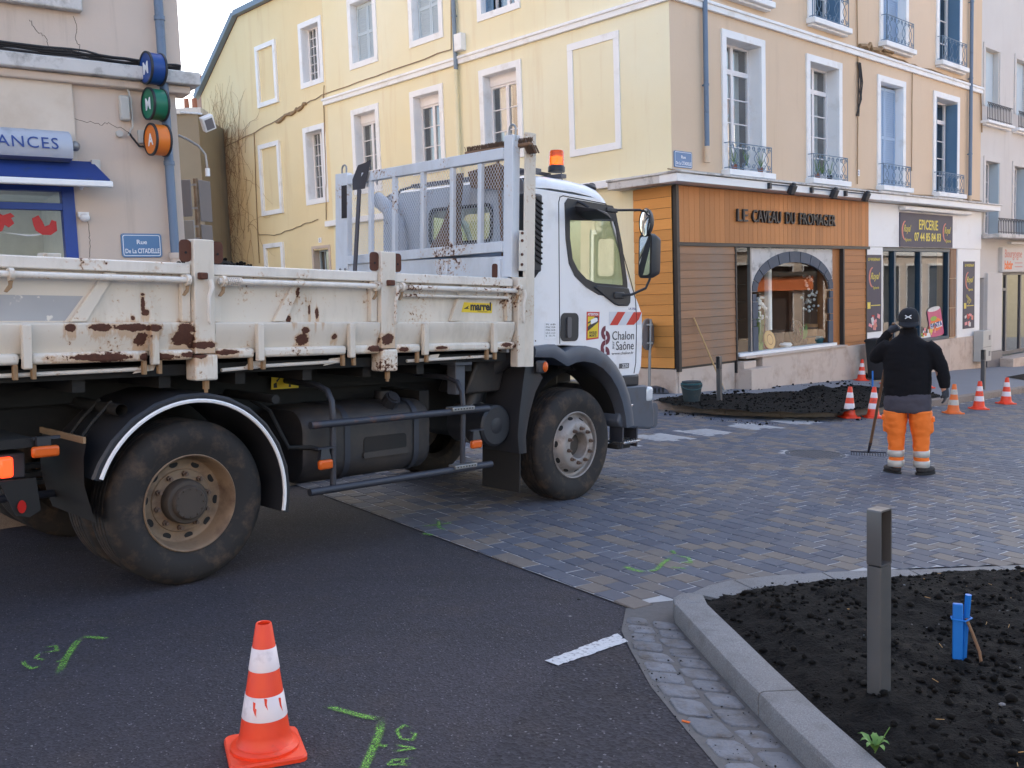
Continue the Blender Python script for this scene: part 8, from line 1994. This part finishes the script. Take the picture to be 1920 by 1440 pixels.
limb(mb, [(0.17, 0.0, 1.345), (0.255, -0.005, 1.27), (0.315, -0.01, 1.14), (0.345, -0.015, 1.02), (0.355, -0.018, 0.93), (0.358, -0.02, 0.905)], [0.092, 0.082, 0.072, 0.066, 0.057, 0.052])
fl_ = fused(mb, 'fleece', 'fleece', person, 0.013, 5, 0.007, 6.5, 3.1)
# trousers: grey seat and orange legs
mb = MB()
mb.loft([ering((0.005, 0.0, z), a, b, 24, 0, 0.15) for z, a, b in ((0.86, 0.215, 0.15), (0.80, 0.232, 0.165), (0.74, 0.234, 0.17), (0.69, 0.232, 0.165), (0.655, 0.225, 0.155))])
fused(mb, 'trouser_seat', 'trouser_grey', person, 0.013, 4, 0.008, 8, 1.2)
def leg(c0, c1, c2, c3, rr):
    mb = MB(); zs = [0.675, 0.60, 0.50, 0.40, 0.30, 0.20, 0.10, 0.075]
    rings = []
    for i, z in enumerate(zs):
        f = i/(len(zs)-1); x = c0+(c1-c0)*min(1, f*2) if f < 0.5 else c1+(c2-c1)*(f-0.5)*2
        rings.append(ering((x, c3, z), rr[i][0], rr[i][1], 20, 0, 0.1))
    return mb.loft(rings)
mb = leg(-0.112, -0.105, -0.108, 0.0, [(0.121, 0.15), (0.118, 0.14), (0.105, 0.12), (0.088, 0.10), (0.080, 0.092), (0.074, 0.086), (0.072, 0.084), (0.072, 0.084)])
mb.box(-0.232, -0.20, -0.05, 0.07, 0.45, 0.60)
lg1 = fused(mb, 'trouser_leg', 'hivis', person, 0.011, 5, 0.008, 7, 7.7)
mb = leg(0.122, 0.135, 0.142, 0.0, [(0.118, 0.15), (0.116, 0.14), (0.106, 0.12), (0.090, 0.10), (0.083, 0.092), (0.076, 0.086), (0.072, 0.084), (0.072, 0.084)])
mb.box(0.215, 0.252, -0.05, 0.07, 0.44, 0.585)
lg2 = fused(mb, 'trouser_leg', 'hivis', person, 0.011, 5, 0.008, 7, 2.4)
MB().box(-0.248, -0.215, -0.055, 0.075, 0.57, 0.62).build('pocket_flap', MT['hivis'], lg1, bev=0.012, segs=3); MB().box(0.232, 0.265, -0.055, 0.075, 0.555, 0.605).build('pocket_flap', MT['hivis'], lg2, bev=0.012, segs=3)
MB().tube([(0.006, -0.155, 0.67), (0.008, -0.135, 0.62), (0.009, -0.08, 0.60)], 0.006, 6).build('centre_seam', MT['trouser_grey'], lg1)
for (xa, xb, l) in ((-0.106, -0.108, lg1), (0.138, 0.141, lg2)):
    for z0, z1 in ((0.185, 0.255), (0.078, 0.148)):
        mb = MB(); mb.loft([ering((xa+(xb-xa)*(1-z/0.3), 0.0, z), r, r*1.16, 24, 0, 0.1) for z, r in ((z0, 0.0765), (z0+0.004, 0.081), (z1-0.004, 0.0825), (z1, 0.0775))]); mb.build('reflective_tape', MT['reflective'], l, smooth=60)
# shoes
for x, rot_ in ((-0.12, 40), (0.155, -46)):
    G = Matrix.Translation((x, 0.0, 0.0)) @ Matrix.Rotation(R_(rot_), 4, 'Z'); mb = MB(G)
    mb.ell((0, 0.075, 0.042), (0.046, 0.085, 0.042), 16, 10); mb.ell((0, -0.02, 0.055), (0.045, 0.06, 0.055), 16, 10); mb.loft([ering((0, -0.02, z), 0.05, 0.062, 16) for z in (0.03, 0.12)])
    s_ = fused(mb, 'shoe', 'shoe', person, 0.009, 3)
    MB(G).loft([[(xx, yy, z) for xx, yy in arc(0, 0.10, 0.050, 0, 180, 8)+arc(0, -0.04, 0.045, 180, 360, 8)] for z in (0.0, 0.022)]).build('sole', MT['rubber'], s_)
# hands in gloves
def hand(c, along, palm_n, curl, side_, name='glove'):
    """five fingers: 'along' runs from wrist to knuckles, fingers bend towards palm_n"""
    A = along.normalized(); N = (palm_n - A*palm_n.dot(A)).normalized(); S = A.cross(N)*side_
    mb = MB(); mb.tube([c-A*0.02, c+A*0.03, c+A*0.085], [0.03, 0.036, 0.034], 12)
    mb.tube([c+A*0.03-S*0.025, c+A*0.075-S*0.028], 0.018, 10); mb.tube([c+A*0.03+S*0.025, c+A*0.075+S*0.028], 0.018, 10)
    for k, (o_, L) in enumerate(((-0.033, 0.066), (-0.011, 0.074), (0.011, 0.070), (0.033, 0.055))):
        p = c+A*0.082+S*o_; d = A; pts = [p]
        for j, f in enumerate((0.45, 0.32, 0.23)):
            d = (Matrix.Rotation(R_(curl*(0.7+0.15*j)), 3, A.cross(N)) @ d); p = p + d*L*f; pts.append(p.copy())
        mb.tube(pts, [0.0115, 0.011, 0.010, 0.009], 8)
    q = c+A*0.02-S*0.034; mb.tube([q, q+A*0.03-S*0.018+N*0.012, q+A*0.055-S*0.008+N*0.03, q+A*0.068+S*0.008+N*0.036], [0.014, 0.013, 0.011, 0.010], 8)
    return fused(mb, name, 'glove', person, 0.006, 2)
hand(RH_+Vector((0, 0, 0.03)), Vector((0.03, 0.03, -1)), Vector((-1, 0.25, 0)), 22, 1)
hand(LH+Vector((-0.02, -0.01, -0.02)), Vector((0.75, 0.35, 0.42)), Vector((0.4, 0.8, -0.2)), 58, -1)
# cap worn backwards
mb = MB()
C0 = Vector((0.012, 0.02, 1.625))
rings = []
for z, a, b in ((1.585, 0.098, 0.112), (1.62, 0.101, 0.114), (1.66, 0.099, 0.110), (1.70, 0.086, 0.094), (1.728, 0.060, 0.064), (1.742, 0.022, 0.024)): rings.append(ering((C0.x, C0.y, z), a, b, 28))
cap = mb.loft(rings).build('cap', MT['cap'], person, smooth=70)
MB().ell((C0.x, C0.y, 1.744), (0.008, 0.008, 0.005), 8, 6).build('cap_button', MT['cap'], cap)
Gc = Matrix.Rotation(R_(-14), 4, 'Z')
vis = []
for k, f in enumerate((0.0, 0.35, 0.7, 1.0)):
    row = []
    for i in range(15):
        a = R_(198+144*i/14); r0x, r0y = 0.099, 0.112; ex = f*0.055*math.sin(math.pi*i/14)**0.6
        row.append(Vector((C0.x+(r0x+ex*0.5)*math.cos(a), C0.y+(r0y+ex)*math.sin(a), 1.592-0.052*f*math.sin(math.pi*i/14)**0.5)))
    vis.append(row)
o = MB().loft(vis, cap=False, closed=False).build('cap_peak', MT['cap'], cap, smooth=70, recalc=False); o.modifiers.new('t', 'SOLIDIFY').thickness = 0.004
for k in range(6):
    a = k*math.pi/3+0.5; MB().tube([(C0.x+r*1.0*math.cos(a)*s_, C0.y+r*1.12*math.sin(a)*s_, z) for z, r, s_ in ((1.60, 0.1, 1.005), (1.66, 0.099, 1.005), (1.70, 0.086, 1.005), (1.728, 0.06, 1.01))], 0.0015, 4).build('cap_seam', MT['cap'], cap)
# white interlocked emblem on the cap
lo_ = []
Gl = lambda x, z: Vector((C0.x-0.006+x, C0.y-math.sqrt(max(0, 1-((x-0.006)/0.103)**2))*0.1165, 1.648+z))
for sg in (-1, 1):
    mb = MB(); pts = [(-0.030, sg*0.0155), (-0.019, sg*0.010), (-0.009, sg*0.0045), (0.0, sg*0.003), (0.009, sg*0.0045), (0.019, sg*0.010), (0.030, sg*0.0155)]
    w = [0.0055, 0.006, 0.0042, 0.0026, 0.0042, 0.006, 0.0055]
    mb.v = [Gl(x, z-ww) for (x, z), ww in zip(pts, w)] + [Gl(x, z+ww) for (x, z), ww in zip(pts, w)]
    mb.f = [[i, i+1, 8+i, 7+i] for i in range(6)]
    e_ = mb.build('emblem', MT['letter_white'], cap, smooth=0, recalc=False); e_.modifiers.new('t', 'SOLIDIFY').thickness = 0.002
# rake
rk = gpt(1628, 853, 0.02)
hw = WM_ @ (LH + Vector((0.012, 0.035, 0.045)))
t = thing('garden_rake', 'steel toothed garden rake with worn wooden handle leaning by the person', 'rake', Matrix.Translation(rk))
top = hw - rk; dvec = top.normalized()
MB().cyl(dvec*0.16, top+dvec*0.02, 0.017, 0.016, n=10).build('handle', MT['wood_old'], t)
MB().cyl((0, 0, 0.03), dvec*0.2, 0.013, 0.02, n=10).build('socket', MT['steel_dark'], t)
xr = Vector((0.985, -0.17, gz(0.985, -0.17)))
MB().tube([xr*-0.20+Vector((0, 0, 0.035)), xr*0.2+Vector((0, 0, 0.035))], 0.010, 6).build('head_bar', MT['steel_dark'], t)
for i in range(14):
    q = xr*(-0.195+0.03*i)+Vector((0, 0, 0.035)); MB().tube([q, q+Vector((-0.004, -0.02, -0.015)), q+Vector((-0.006, -0.028, -0.045))], [0.006, 0.005, 0.003], 5).build('tooth', MT['steel_dark'], t)

# ------------------------------------------------------------------ no piece deeper than thing > part > sub-part
def depth(o):
    d = 1
    while o.parent: o = o.parent; d += 1
    return d
for o in sorted(scene.objects, key=depth):
    while depth(o) > 3:
        p = o.parent; m = p.matrix_local @ o.matrix_local
        o.parent = p.parent; o.matrix_local = m
for o in [o for o in scene.objects if o.type == 'EMPTY' and not o.children]: bpy.data.objects.remove(o)
